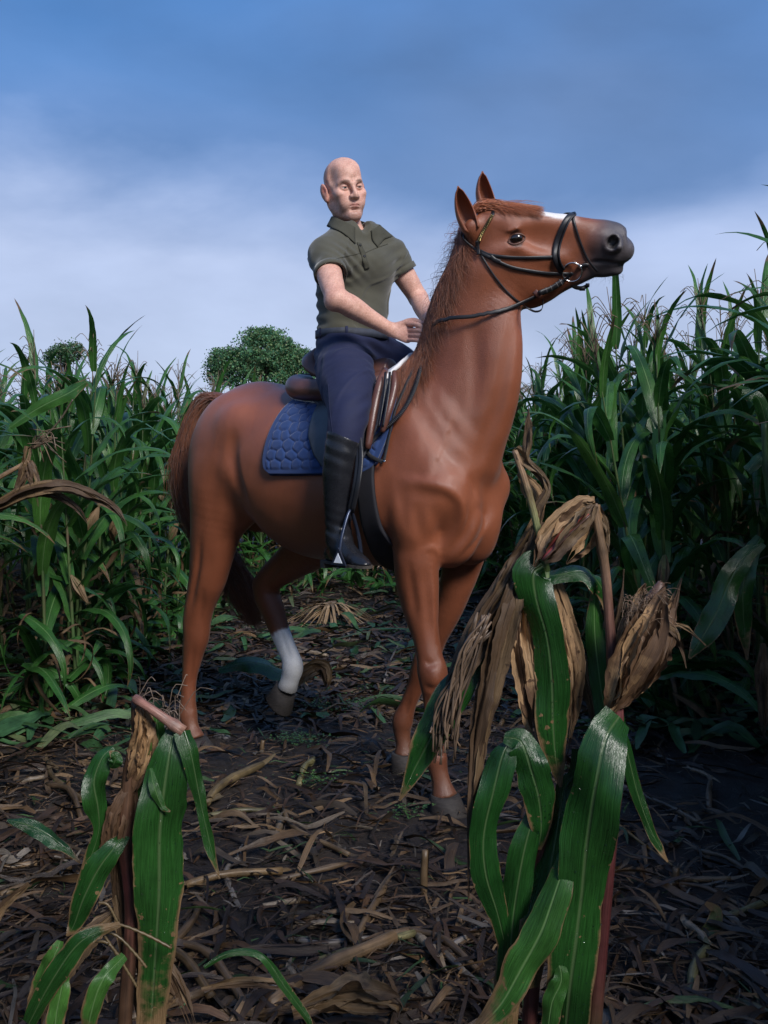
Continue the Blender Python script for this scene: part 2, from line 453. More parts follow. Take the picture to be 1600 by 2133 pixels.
# trunk
def tr(x, zc, s, u, d): return (x, 0, zc, 0, 1, 0, s, u, d)
B.loft([tr(.175, 1.14, .11, .14, .13), tr(.125, 1.14, .165, .24, .19), tr(.06, 1.16, .215, .27, .25), tr(-.07, 1.19, .25, .37, .325), tr(-.25, 1.20, .285, .355, .345),
        tr(-.45, 1.20, .305, .325, .345), tr(-.65, 1.22, .305, .335, .33), tr(-.83, 1.26, .285, .335, .225), tr(-.98, 1.30, .258, .30, .185),
        tr(-1.09, 1.30, .20, .24, .18), tr(-1.155, 1.27, .13, .15, .13)], k=.02, n=120, p=2.15)
B.ell((-.06, 0, 1.50), (.20, .06, .135), .10)                       # withers
B.ell((-.97, 0, 1.46), (.22, .13, .15), .08)                        # croup
for sg in (-1, 1):
    B.ell((-1.0, sg * .135, 1.25), (.22, .14, .30), .06)              # haunch
    B.ell((-.86, sg * .215, 1.43), (.06, .04, .05), .10)                # point of hip
    B.ell((-1.09, sg * .10, 1.19), (.12, .105, .24), .06)              # buttock muscle
    B.cone((-.07, sg * .10, 1.52), (.125, sg * .140, 1.18), .075, .095, .08)   # shoulder blade
    B.cone((-.02, sg * .15, 1.42), (.14, sg * .15, 1.16), .045, .05, .045)
    B.ell((-.08, sg * .175, 1.16), (.13, .08, .16), .06, rot=np.array(((.85, 0, .53), (0, 1, 0), (-.53, 0, .85))))  # triceps
    B.ell((.02, sg * .19, 1.08), (.11, .07, .13), .05)
    B.ell((.135, sg * .130, 1.14), (.065, .06, .085), .05)               # point of shoulder
    B.ell((.160, sg * .066, 1.05), (.072, .072, .115), .055)            # pectoral
    B.ell((.10, sg * .07, .95), (.09, .07, .075), .05)
# neck
def nk(px, py, Y, ang, rs, ru, rd):
    c = LW(px, py, Y); s = dloc((math.sin(ang), math.cos(ang), 0)); return tuple(c) + tuple(s) + (rs, ru, rd)
B.loft([nk(912, 1010, 3.66, R(38), .19, .20, .17), nk(925, 940, 3.64, R(38), .185, .22, .225), nk(950, 860, 3.61, R(34), .155, .190, .232), nk(975, 775, 3.58, R(28), .128, .172, .212),
        nk(988, 695, 3.55, R(20), .108, .142, .185), nk(997, 620, 3.52, R(12), .092, .132, .155), nk(1002, 550, 3.49, R(6), .082, .130, .105), nk(1002, 490, 3.48, R(2), .062, .085, .07)],
       k=.07, n=50)
# muscles and hollows of neck and shoulder
for sg in (-1, 1):
    B.cone((.02, sg * .105, 1.50), (.12, sg * .115, 1.30), .05, .05, .06)
NB = lambda px, py, y: LP(px, py, y)
# jugular groove (between that muscle and the windpipe)
def surf_chain(sdf, rows, r, k, mode, inset=0.0):
    q = smooth_path([(a, b) for a, b, _ in rows], 16); P = trace(sdf, q[:, 0], q[:, 1], 0.0); N = grad(sdf, P)
    for _ in range(4): N[1:-1] = unit(N[:-2] + N[1:-1] + N[2:]); P[1:-1] = (P[:-2] + 2 * P[1:-1] + P[2:]) / 4
    h = np.interp(np.linspace(0, 1, 16), np.linspace(0, 1, len(r)), r) * .40; RR = .030 if mode == 's' else .034; h = -(k - 2 * np.sqrt(k * np.minimum(h, k * .9)))
    P = P + N * ((RR - h) if mode == 's' else -(RR - h))[:, None]
    sdf.chain([tuple(p) + (RR,) for p in P], k=k, mode=mode, n=24)
surf_chain(B, [(975, 960, -.18), (998, 870, -.15), (1014, 790, -.12), (1028, 720, -.1), (1042, 660, -.08)], (.010, .030, .032, .015), .06, 'u')
surf_chain(B, [(1010, 1000, -.12), (1030, 930, -.13), (1055, 850, -.12), (1066, 760, -.1), (1068, 690, -.08)], (.010, .016, .016, .010), .030, 's', .007)
surf_chain(B, [(985, 1075, -.1), (960, 1120, -.12), (930, 1165, -.13)], (.008, .013, .008), .022, 's', .004)
surf_chain(B, [(1008, 1020, -.02), (1012, 1070, -.02), (990, 1130, -.02), (945, 1180, -.02)], (.008, .012, .012, .006), .025, 's', .004)
surf_chain(B, [(850, 1010, -.25), (905, 1015, -.25), (955, 1050, -.22), (965, 1090, -.2)], (.010, .014, .016, .010), .03, 'u', -.006)
surf_chain(B, [(835, 1015, -.25), (855, 1060, -.25), (880, 1110, -.24), (890, 1150, -.22)], (.006, .012, .012, .005), .04, 's', .006)
surf_chain(B, [(800, 1000, -.27), (800, 1060, -.26), (812, 1120, -.24)], (.006, .014, .008), .035, 's', .006)
# flank / stifle fold and rump hollows
surf_chain(B, [(488, 930, -.28), (482, 960, -.28), (495, 1010, -.28), (512, 1050, -.26)], (.008, .016, .018, .010), .04, 's', .006)
# ribs, barely there
for i, x in enumerate(()):
    P = np.array([(x - .05 * t, -.33, 1.22 - .26 * t) for t in np.linspace(0, 1, 8)]); P = project(B, P, -.004)
    B.chain([tuple(p) + (.0035,) for p in P], k=.03)
B.chain([tuple(LP(1048, 645, 0)) + (.054,), tuple(LP(1050, 720, 0)) + (.066,), tuple(LP(1044, 800, 0)) + (.070,), tuple(LP(1028, 880, 0)) + (.068,), tuple(LP(1000, 960, 0)) + (.06,)], k=.06)
TRUNK = Sdf(); TRUNK.ops = list(B.ops)
# legs -----------------------------------------------------------------
# near (right) fore
B.loft([tuple(LP(a, b, y)) + (0, 1, 0) + (s, u, d) for a, b, y, s, u, d in (
    (862, 1050, -.12, .03, .04, .04), (864, 1085, -.14, .055, .075, .075), (866, 1120, -.155, .070, .093, .095), (866, 1165, -.155, .070, .090, .090), (868, 1215, -.15, .062, .084, .084), (876, 1275, -.145, .052, .071, .070),
    (888, 1330, -.14, .045, .052, .052), (894, 1365, -.14, .047, .048, .050), (899, 1400, -.14, .053, .052, .054), (901, 1430, -.14, .047, .044, .050), (901, 1462, -.14, .034, .034, .036),
    (902, 1510, -.14, .028, .031, .030), (904, 1550, -.14, .031, .033, .034), (908, 1580, -.14, .040, .040, .044), (913, 1602, -.14, .034, .036, .034), (919, 1632, -.14, .034, .034, .036), (926, 1660, -.14, .048, .050, .048))], k=.03, n=70)
B.ell(LP(905, 1408, -.165), (.022, .022, .040), .025); B.ell(LP(915, 1402, -.13), (.024, .026, .042), .025)
surf_chain(B, [(902, 1165, -.2), (905, 1220, -.19), (905, 1270, -.18)], (.004, .012, .004), .03, 'u')
# far (left) fore
B.loft([tuple(LP(a, b, y)) + (0, 1, 0) + (s, u, d) for a, b, y, s, u, d in (
    (985, 1050, .11, .03, .04, .04), (980, 1080, .13, .06, .07, .07), (975, 1110, .145, .075, .09, .09), (965, 1160, .15, .072, .085, .085), (952, 1215, .15, .062, .070, .070), (932, 1275, .15, .050, .056, .056),
    (908, 1330, .15, .043, .046, .046), (890, 1370, .15, .050, .054, .052), (878, 1400, .15, .045, .048, .047), (866, 1430, .15, .033, .038, .036), (850, 1470, .15, .031, .035, .035),
    (838, 1502, .15, .042, .044, .048), (838, 1528, .15, .034, .037, .036), (841, 1550, .15, .032, .033, .033), (842, 1572, .15, .044, .046, .044))], k=.03, n=64)
# near (right) hind
B.loft([tuple(LP(a, b, y)) + (0, 1, 0) + (s, u, d) for a, b, y, s, u, d in (
    (478, 890, -.09, .04, .05, .05), (473, 935, -.12, .09, .11, .11), (468, 980, -.145, .123, .143, .143), (458, 1050, -.155, .115, .138, .138), (448, 1110, -.155, .098, .122, .122), (440, 1160, -.15, .084, .106, .108), (432, 1205, -.145, .074, .092, .092),
    (419, 1250, -.14, .062, .076, .074), (411, 1290, -.135, .058, .072, .070), (409, 1325, -.13, .055, .064, .066), (402, 1365, -.13, .043, .052, .048), (395, 1410, -.13, .034, .038, .036), (392, 1455, -.13, .034, .036, .036),
    (391, 1485, -.13, .041, .040, .046), (398, 1515, -.13, .035, .037, .037), (407, 1540, -.13, .045, .048, .046))], k=.04, n=64)
# far (left) hind, lifted
B.loft([tuple(LP(a, b, y)) + (0, 1, 0) + (s, u, d) for a, b, y, s, u, d in (
    (725, 1010, .09, .04, .05, .05), (712, 1045, .12, .08, .09, .09), (700, 1080, .14, .105, .12, .12), (668, 1120, .14, .10, .115, .115), (630, 1152, .14, .082, .098, .098), (594, 1180, .14, .066, .078, .078), (564, 1205, .14, .056, .066, .066),
    (556, 1235, .14, .053, .070, .064), (568, 1268, .14, .050, .062, .058), (580, 1305, .14, .042, .054, .050), (594, 1340, .14, .038, .050, .046), (605, 1368, .14, .040, .048, .046),
    (610, 1390, .14, .047, .054, .050), (604, 1415, .14, .039, .044, .044), (598, 1436, .14, .046, .048, .046))], k=.03, n=60)
B.ell(LP(540, 1215, .14), (.03, .028, .034), .03)
def detail(rows, depth, mode='s', RR=.013, k=.012):
    q = smooth_path(rows, 18); P = trace(B, q[:, 0], q[:, 1], 0.0); N = grad(B, P)
    for _ in range(3): N[1:-1] = unit(N[:-2] + N[1:-1] + N[2:]); P[1:-1] = (P[:-2] + 2 * P[1:-1] + P[2:]) / 4
    h = (1.9 if rows[0][1] > 1110 else 1.35) * depth * np.sin(np.linspace(.05, np.pi - .05, 18))**.8; h = -(k - 2 * np.sqrt(k * np.minimum(h, k * .9))); P = P + N * ((RR - h) if mode == 's' else -(RR - h))[:, None]
    B.chain([tuple(p) + (RR,) for p in P], k=k, mode=mode, n=26)
# muscle edges, tendons and veins of the side that faces the camera
detail([(838, 1000), (880, 1006), (925, 1015), (958, 1038), (968, 1065), (960, 1100), (935, 1142)], .006, 'u', .018, .022)
detail([(850, 1018), (890, 1024), (930, 1036), (948, 1062), (942, 1098), (918, 1136)], .006, 's', .026, .030)
detail([(975, 1050), (978, 1085), (962, 1118), (935, 1152)], .006, 's', .014, .014)
detail([(990, 1056), (1004, 1062), (1012, 1078), (1004, 1105), (985, 1135), (952, 1165)], .004, 's', .011, .012)
detail([(868, 835), (888, 880), (920, 925), (948, 960), (972, 990)], .006, 's', .030, .030)
detail([(905, 800), (930, 850), (960, 890), (985, 925)], .005, 'u', .026, .030)
detail([(1000, 960), (1018, 900), (1040, 830), (1054, 750), (1062, 690)], .007, 's', .022, .022)
detail([(985, 860), (992, 790), (990, 720), (982, 660)], .005, 's', .026, .030)
detail([(975, 985), (985, 1010), (992, 1035)], .005, 's', .014, .014)
detail([(836, 1030), (840, 1075), (856, 1115)], .003, 's', .020, .022)
detail([(880, 1045), (870, 1080), (872, 1120)], .004, 's', .020, .022)
detail([(880, 1150), (900, 1140), (912, 1152), (912, 1172)], .0035, 'u', .008, .008)
detail([(884, 1180), (888, 1235), (893, 1290), (896, 1335)], .003, 's', .013, .014)
detail([(852, 1170), (858, 1230), (868, 1290)], .004, 's', .014, .016)
detail([(900, 1172), (903, 1230), (905, 1290), (908, 1340)], .003, 'u', .006, .006)
detail([(889, 1445), (891, 1495), (894, 1545)], .004, 's', .009, .009)
detail([(885, 1376), (896, 1384), (912, 1380)], .004, 's', .009, .010); detail([(885, 1428), (898, 1436), (915, 1430)], .004, 's', .009, .010)
detail([(488, 900), (488, 950), (498, 1000), (516, 1045)], .006, 's', .024, .030)
detail([(455, 930), (445, 980), (440, 1040), (444, 1090)], .002, 's', .034, .045)
detail([(418, 1120), (412, 1180), (402, 1235), (394, 1275)], .007, 's', .014, .014)
detail([(424, 1225), (420, 1265), (416, 1300)], .004, 's', .011, .012)
detail([(404, 1345), (399, 1400), (397, 1460)], .004, 's', .009, .009)
detail([(592, 1170), (566, 1195), (550, 1215)], .006, 's', .013, .013)
detail([(580, 1300), (595, 1345), (605, 1375)], .004, 's', .009, .009)
detail([(856, 1440), (848, 1470), (843, 1495)], .004, 's', .009, .009)
# head -----------------------------------------------------------------
def hd(px, top, bot, rs, m=.5):
    c = HP(px, top + (bot - top) * m); return tuple(c) + tuple(lS) + (rs, (bot - top) * m * HPX, (bot - top) * (1 - m) * HPX)
B.loft([hd(985, 436, 545, .050), hd(1010, 431, 560, .070), hd(1045, 431, 572, .088), hd(1080, 436, 580, .086), hd(1110, 440, 582, .074), hd(1140, 444, 586, .062), hd(1170, 447, 588, .054),
        hd(1200, 451, 584, .050), hd(1230, 455, 574, .050), hd(1258, 459, 562, .052), hd(1285, 466, 556, .052), hd(1298, 476, 548, .044)], k=.025, n=56, p=2.3)
def jw(px, top, bot, rs): return hd(px, top, bot, rs)
B.loft([jw(1020, 520, 590, .055), jw(1045, 520, 622, .070), jw(1075, 520, 640, .076), jw(1105, 520, 643, .070), jw(1135, 525, 629, .058), jw(1165, 530, 610, .046), jw(1200, 530, 593, .040), jw(1230, 530, 577, .034), jw(1245, 535, 570, .025)], k=.03, n=40, p=2.4)
for sg in (-1, 1):
    B.ell(HP(1066, 572, sg * .058), (.100, .028, .095), .05, rot=HROT)        # cheek
    B.ell(HP(1074, 482, sg * .082), (.046, .020, .018), .03, rot=HROT)         # brow
    B.ell(HP(1077, 513, sg * .080), (.040, .016, .014), .025, rot=HROT)
    B.chain([tuple(HP(1100, 522, sg * .070)) + (.008,), tuple(HP(1130, 532, sg * .054)) + (.008,), tuple(HP(1170, 540, sg * .042)) + (.004,)], k=.05)
    B.chain([tuple(HP(a, b, sg * .094)) + (r,) for a, b, r in ((1056, 503, .004), (1062, 492, .007), (1076, 486, .008), (1089, 490, .006), (1095, 497, .003))], k=.006)
    B.chain([tuple(HP(a, b, sg * .086)) + (r,) for a, b, r in ((1058, 506, .003), (1068, 511, .005), (1084, 509, .005), (1094, 499, .003))], k=.008)
    B.ell(HP(1262, 505, sg * .042), (.050, .024, .044), .03, rot=HROT)         # nostril wing
    B.ell(HP(984, 478, sg * .045), (.032, .03, .040), .03, rot=HROT)           # ear base
B.ell(HP(1294, 520, 0), (.036, .044, .042), .03, rot=HROT)                      # upper lip
B.ell(HP(1306, 522, 0), (.022, .036, .030), .025, rot=HROT)
B.ell(HP(1255, 533, 0), (.07, .044, .032), .03, rot=HROT)
B.ell(HP(1258, 559, 0), (.058, .032, .020), .02, rot=HROT)                      # lower lip
B.ell(HP(1278, 562, 0), (.032, .029, .021), .02, rot=HROT)                      # chin
B.ell(HP(1255, 568, 0), (.022, .024, .014), .02, rot=HROT)
NROT = HROT @ np.array(((.88, 0, .47), (0, 1, 0), (-.47, 0, .88)))
for sg in (-1, 1):
    B.ell(HP(1076, 497, sg * .100), (.025, .018, .0155), .010, rot=HROT @ np.array(((.94, 0, -.34), (0, 1, 0), (.34, 0, .94))), mode='s')
    B.ell(HP(1276, 507, sg * .062), (.034, .020, .034), .012, rot=NROT)
    B.ell(HP(1277, 506, sg * .080), (.021, .036, .024), .008, rot=NROT, mode='s')
    B.ell(HP(1290, 515, sg * .070), (.012, .014, .012), .012, rot=HROT)
    for a, b, s, dr in ((1120, 490, .080, .012), (1150, 498, .070, .012), (1035, 490, .095, .012)):
        B.ell(HP(a, b, sg * s), (.045, dr, .022), .05, rot=HROT, mode='s')
MP = trace(B, *smooth_path([(1226, 548), (1240, 546), (1260, 547), (1280, 549), (1300, 551)], 16).T, 0.001)
for Pm in (MP, MP - 2 * ((MP - HP0) @ lS)[:, None] * lS):
    B.chain([tuple(p) + (.0085 * math.sin(.35 + 2.4 * i / 15),) for i, p in enumerate(Pm)], k=.005, mode='s')
lo, hi = B.bounds()
B.disp(lambda P: .0016 * mul_noise(P, 28, 1) + .0012 * mul_noise(P, 60, 2), lo, hi)
# skin folds at the throat and elbow
def folds(P):
    c = LP(1065, 660, -.08); q = (P - c); w = np.exp(-(q * q).sum(1) / .012); a = P @ unit(dloc((.55, .1, .8)))
    c2 = LP(905, 1170, -.2); w2 = np.exp(-((P - c2)**2).sum(1) / .004)
    return .0010 * w * np.sin(a * 330 + 2 * mul_noise(P, 20, 8)) + .0010 * w2 * np.sin(P @ unit(dloc((.2, .1, .9))) * 260)
B.disp(folds, lo, hi)

COAT = np.array((.240, .073, .033))
def coat(V):
    n = len(V); C = np.tile(COAT, (n, 1)); nz = mul_noise(V, 9, 5)[:, None]; C *= 1 + .13 * nz
    W = V @ HM.T + HO; px = CX + W[:, 0] / W[:, 1] * F_PX; py = HY - (W[:, 2] - CAM_H) / W[:, 1] * F_PX
    # geometric masks in the horse's own frame
    zl = V[:, 2]; x = V[:, 0]; y = V[:, 1]
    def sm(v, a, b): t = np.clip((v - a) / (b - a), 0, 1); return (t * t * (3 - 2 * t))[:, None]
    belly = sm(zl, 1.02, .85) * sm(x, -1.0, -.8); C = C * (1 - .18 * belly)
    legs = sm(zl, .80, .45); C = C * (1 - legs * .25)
    hq = (V - HP(1150, 500)); f = hq @ lF; u = hq @ lU; s = (V - HP0) @ lS
    inhead = (np.abs(f) < .33) & (zl > 1.8) & (np.abs(s) < .16) & (f > -.26)
    mz = sm(f + .35 * -u, .085, .19) * inhead[:, None]
    C = C * (1 - mz) + np.array((.075, .063, .068)) * mz
    bl = sm(u, .058, .066) * sm(np.abs(s), .034, .026) * sm(f, -.17, -.13) * sm(f, .10, .04) * inhead[:, None]
    C = C * (1 - bl) + np.array((.75, .72, .70)) * bl
    e = np.linalg.norm((V - HP(1077, 497, -.086)), axis=1); ee = np.linalg.norm((V - HP(1077, 497, .086)), axis=1)
    ring = sm(np.minimum(e, ee), .034, .026); C = C * (1 - .72 * ring)
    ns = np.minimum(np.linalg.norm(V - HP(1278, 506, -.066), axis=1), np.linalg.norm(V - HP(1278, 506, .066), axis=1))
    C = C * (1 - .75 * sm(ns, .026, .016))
    # white sock on the lifted far hind leg
    a = LP(583, 1318, .14); b = LP(606, 1395, .14); d = unit(b - a); t = (V - a) @ d + .014 * mul_noise(V, 60, 9) + .006 * mul_noise(V, 200, 10)
    sock = sm(t, -.012, .004) * sm(np.abs(y - .14), .10, .08) * sm(zl, .72, .70) * sm(np.linalg.norm(V - b, axis=1), .26, .24)
    C = C * (1 - sock) + np.array((.86, .85, .84)) * sock
    b2 = LP(600, 1420, .14); mud = sm((V - b2) @ unit(LP(590, 1480, .14) - b2), -.02, .03)[:, 0] * sock[:, 0]; C = C * (1 - .6 * mud[:, None]) + np.array((.06, .045, .035)) * .6 * mud[:, None]
    md = sm(zl + .05 * mul_noise(V, 30, 4), .30, .06) * (1 - sock); C = C * (1 - .35 * md) + np.array((.10, .065, .045)) * .35 * md
    return np.clip(C, 0, 1)
m = Mat('chestnut_coat'); ca = m.attr('tint').outputs['Color']; ov = m.coord('Object')
st = m.noise(m.coord('Object', (60, 60, 22)), 9, 4, .65); st2 = m.noise(ov, 5, 4, .6)
cc = m.mix(1.0, ca, m.ramp(st, ((.25, .72), (.75, 1.28))), 'MULTIPLY'); cc = m.mix(1.0, cc, m.ramp(st2, ((.3, .86), (.7, 1.14))), 'MULTIPLY')
m.set(Base_Color=cc, Roughness=m.math('ADD', m.math('MULTIPLY', st2, .26), .25)); m.b.inputs['Specular IOR Level'].default_value = .6; m.b.inputs['Coat Weight'].default_value = .08; m.b.inputs['Coat Roughness'].default_value = .30
m.b.inputs['Sheen Weight'].default_value = .06; m.b.inputs['Sheen Roughness'].default_value = .4
m.bump(m.math('ADD', st, m.math('MULTIPLY', m.noise(m.coord('Object', (1, 1, .6)), 420, 3, .7), .9)), .42, .004)
M_COAT = m.m
def body_w(V):
    f = (V - HP0) @ lF; hd_ = (V[:, 2] > 1.78) & (f > -.24); return np.where(hd_, 0.0, 1.0) * np.where(V[:, 2] > 1.78, .8, 1)
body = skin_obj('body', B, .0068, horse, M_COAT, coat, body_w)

# hooves
m = Mat('hoof_horn'); v = m.coord('Object', (1, 1, 6)); n_ = m.noise(v, 40, 4, .6)
m.set(Base_Color=m.ramp(n_, ((.3, (.018, .015, .014)), (.7, (.050, .042, .038)))), Roughness=.75).bump(n_, .4, .004); M_HOOF = m.m
def hoof(px, py, y, tilt=0.0, length=.085):
    c = LP(px, py, y); n = 28; rows = []
    prof = [(0, .046, .048), (.012, .052, .053), (.5, .057, .062), (.93, .063, .071), (1.0, .062, .070)]
    V = []
    for t, w, l in prof:
        for i in range(n):
            a = 2 * math.pi * i / n; ex = math.cos(a) * l + .020 * t * (1 if math.cos(a) > 0 else .4) - .004; ey = math.sin(a) * w
            if math.cos(a) < -.75: ex += .012 * t
            V.append((ex, ey, -t * length))
    V += [(0.005, 0, -length), (0, 0, .004)]; V = np.array(V); m_ = len(prof)
    q = [(i * n + j, i * n + (j + 1) % n, (i + 1) * n + (j + 1) % n, (i + 1) * n + j) for i in range(m_ - 1) for j in range(n)]
    q = [x[::-1] for x in q]
    t_ = [((m_ - 1) * n + j, m_ * n, (m_ - 1) * n + (j + 1) % n) for j in range(n)] + [(j, (j + 1) % n, m_ * n + 1) for j in range(n)]
    ca_, sa_ = math.cos(tilt), math.sin(tilt); Rm = np.array(((ca_, 0, sa_), (0, 1, 0), (-sa_, 0, ca_)))
    return Bag().add(V @ Rm.T + c, q, t_).obj('hoof', horse, M_HOOF)
for a in ((929, 1655, -.14), (843, 1568, .15), (410, 1538, -.13)):
    c = LP(*a); hoof(*a, length=c[2] + .008)
tag(hoof(596, 1438, .14, tilt=R(42), length=.080), 'muddy hoof held off the ground')
# eyes
m = Mat('horse_eye'); m.set(Base_Color=(.012, .008, .006), Roughness=.04); m.b.inputs['Coat Weight'].default_value = 1; m.b.inputs['Coat Roughness'].default_value = .02; M_EYE = m.m
for sg in (-1, 1):
    u_, v_ = np.meshgrid(np.linspace(0, 2 * np.pi, 24, endpoint=False), np.linspace(.02, np.pi - .02, 14), indexing='ij')
    S = np.stack((np.cos(u_) * np.sin(v_) * .0220, np.cos(v_) * .0125, np.sin(u_) * np.sin(v_) * .0165), -1).reshape(-1, 3)
    i = np.arange(24)[:, None] * 14; j = np.arange(13)[None]; i2 = ((np.arange(24) + 1) % 24)[:, None] * 14
    q = np.stack((i + j, i + j + 1, i2 + j + 1, i2 + j), -1).reshape(-1, 4)
    Bag().add(S @ HROT.T + HP(1076, 497, sg * .0750), q).obj('eye', horse, M_EYE)
rim = smooth_path([(1056, 505), (1062, 494), (1075, 486), (1088, 487), (1097, 494), (1091, 503), (1078, 510), (1065, 511), (1056, 505)], 40); rimP = trace(B, rim[:, 0], rim[:, 1], 0.0)
for _ in range(6): rimP[1:-1] = (rimP[:-2] + 2 * rimP[1:-1] + rimP[2:]) / 4
for mirror_ in (0, 1):
    Pm = rimP if not mirror_ else rimP - 2 * ((rimP - HP0) @ lS)[:, None] * lS
    V, Q, T = tube_np(Pm + (HP(1076, 497, .075 * (1 if mirror_ else -1)) - Pm) * .12, .0034 + .0016 * np.sin(np.linspace(0, 2 * np.pi, 40))**2, 8); Bag().add(V, Q, T, COAT * .32).obj('eyelid', horse, M_COAT)
# ears
def ear(bx, by, tx, ty, s0, s1, open_dir, name='ear'):
    a = HP(bx, by, s0); b = HP(tx, ty, s1); n, k = 16, 14; V = []; ax = unit(b - a); o = unit(open_dir - ax * np.dot(open_dir, ax)); sd = np.cross(ax, o)
    for i in range(n):
        t = i / (n - 1); w = .034 * (math.sin(math.pi * min(1, .30 + t * .70)))**.75 * (1 - .15 * t) + .0015; c = a + (b - a) * t + o * (-.014 * math.sin(math.pi * t))
        if t > .93: w *= .6
        for j in range(k):
            th = (j / (k - 1) - .5) * (2 * math.pi * (.80 - .25 * t))
            V.append(c + sd * math.sin(th) * w + o * (-math.cos(th)) * w * .8)
    V = np.array(V); q = [(i * k + j, i * k + j + 1, (i + 1) * k + j + 1, (i + 1) * k + j) for i in range(n - 1) for j in range(k - 1)]
    me = mesh_np('ear', V, np.array(q), True, np.tile(COAT * 1.0, (len(V), 1)))
    o_ = link('ear', me, horse, M_COAT); md = o_.modifiers.new('thick', 'SOLIDIFY'); md.thickness = .004; md.offset = 0; return o_
ear(982, 478, 954, 388, -.060, -.070, lF * .35 - lS * .9 - lU * .1)
def farP(px, py, s):
    d = LW(px, py, 3.4) - CAML; return CAML + d * (((HP0 - CAML) @ lS + s) / (d @ lS))
HP_ = HP; HP = farP
ear(1020, 440, 1005, 357, .050, .055, lF * .5 - lS * .75)
HP = HP_

# ------------------------------------------------------------ hair
m = Mat('horse_hair'); hc = m.attr('tint').outputs['Color']
m.set(Base_Color=hc, Roughness=.38); m.b.inputs['Specular IOR Level'].default_value = .6; m.b.inputs['Sheen Weight'].default_value = .2; M_HAIR = m.m
def hair(name, roots, ctrl_fn, n, seg, r0, base, parent, sdf=None, off=.006, vary=.35, seed=1):
    g = np.random.default_rng(seed); bag = Bag(); paths = []
    cs = [np.array(ctrl_fn(i / max(1, n - 1), g)) for i in range(n)]; P = np.zeros((n, seg, 3))
    for L in set(len(c) for c in cs):
        ix = [i for i, c in enumerate(cs) if len(c) == L]; st_ = np.stack([cs[i] for i in ix], 1); P[ix] = smooth_path(st_.reshape(L, -1), seg).reshape(seg, len(ix), 3).transpose(1, 0, 2)
    if sdf is not None:
        Q = P.reshape(-1, 3); d = sdf(Q, .1); inside = np.flatnonzero(d < off)
        if len(inside): Q[inside] = project(sdf, Q[inside], off + np.repeat(g.uniform(0, .012, n), seg)[inside], 3)
        P = Q.reshape(P.shape); P[:, 1:-1] = (P[:, :-2] + 2 * P[:, 1:-1] + P[:, 2:]) / 4
    R_ = r0 * (1 - np.linspace(0, 1, seg)**1.7 * .85)[None] * g.uniform(.6, 1.2, (n, 1)); CC = base * (1 + vary * g.uniform(-1, 1, (n, 1))) * g.uniform(.8, 1.15, (n, 1))
    T = unit(np.gradient(P, axis=1)); A = unit(np.cross(T, g.normal(size=(n, 1, 3)))); Bv = np.cross(T, A); th = np.arange(3) / 3 * 2 * np.pi
    V = P[:, :, None] + R_[:, :, None, None] * (np.cos(th)[:, None] * A[:, :, None] + np.sin(th)[:, None] * Bv[:, :, None])
    i = np.arange(n)[:, None, None] * seg * 3 + np.arange(seg - 1)[None, :, None] * 3; j = np.arange(3)[None, None]; j2 = (j + 1) % 3
    Q = np.stack((i + j, i + j2, i + 3 + j2, i + 3 + j), -1).reshape(-1, 4)
    me = mesh_np(name, V.reshape(-1, 3), Q, True, np.repeat(CC, seg * 3, 0)); return link(name, me, parent, M_HAIR)
HAIRC = np.array((.29, .092, .036))
crest = smooth_path(np.array([LW(a, b, Y) for a, b, Y in ((980, 462, 3.52), (958, 505, 3.53), (942, 560, 3.55), (936, 620, 3.57), (926, 680, 3.60), (902, 722, 3.63), (845, 752, 3.68), (822, 768, 3.71))]), 60)
crest = project(B, crest, -.004)
NEAR = dloc((-.15, -1, 0)) * .7
def mane_ctrl(t, g):
    s = g.uniform(0, 1); r = crest[min(59, int(s * 59))] + g.normal(0, .006, 3); out = unit(dloc((-1, 0, .25)) + g.normal(0, .12, 3))
    if s < .62: L = g.uniform(.08, .17); fwd = dloc((-.06 + .045 * g.normal() + .10 * s, -.30, -1.0))
    else: L = g.uniform(.09, .20); fwd = dloc((-.04 + .07 * g.normal(), -.55, -1.0))
    lift = g.uniform(.002, .016) * (1.3 if s < .35 else .45)
    p1 = r + out * lift + NEAR * .012; p2 = p1 + fwd * L * .3 + out * lift * .25 + NEAR * .02; p3 = p2 + fwd * L * .35 + g.normal(0, .012, 3); p4 = p3 + fwd * L * .35 + g.normal(0, .02, 3)
    return [r, p1, p2, p3, p4]
hair('mane', None, mane_ctrl, 6500, 9, .0010, HAIRC * .9, horse, B, .004, .4, 2)
def wisps(t, g):
    s = g.uniform(0.02, .5); r = crest[int(s * 59)] + g.normal(0, .005, 3); o = unit(dloc((-1, 0, .3 + g.uniform(-.2, .5))))
    L = g.uniform(.03, .075); q = g.uniform(.3, 1.0); return [r, r + o * L * .5, r + o * L * .9 + dloc((-.01, 0, -.03 * q)), r + o * L + dloc((g.normal() * .02, 0, -.10 * q))]
hair('flyaway_mane', None, wisps, 130, 10, .0008, HAIRC * .7, horse, None, .004, .4, 3)
def forelock(t, g):
    r = HP(g.uniform(985, 1012), g.uniform(432, 446), g.uniform(-.028, .03)); k = g.uniform(0, 1)
    e = HP(1132 - 85 * g.uniform(0, 1)**1.2, 447 - 4 + 12 * k, 0) + lS * g.uniform(-.055, .03) + lU * g.uniform(0, .004)
    a = r + lU * (.016 + .012 * g.uniform()) ; b = r + (e - r) * .35 + lU * (.022 + .008 * g.uniform()) + lS * g.normal(0, .006); c = r + (e - r) * .75 + lU * (.010 + .008 * g.uniform())
    return [r, a * .6 + b * .4, b, c, e]
def fore_fly(t, g):
    q = forelock(t, g); L = g.uniform(.01, .04); return q[:3] + [q[3] + lU * L * .8, q[4] + lU * L + lF * g.uniform(0, .03)]
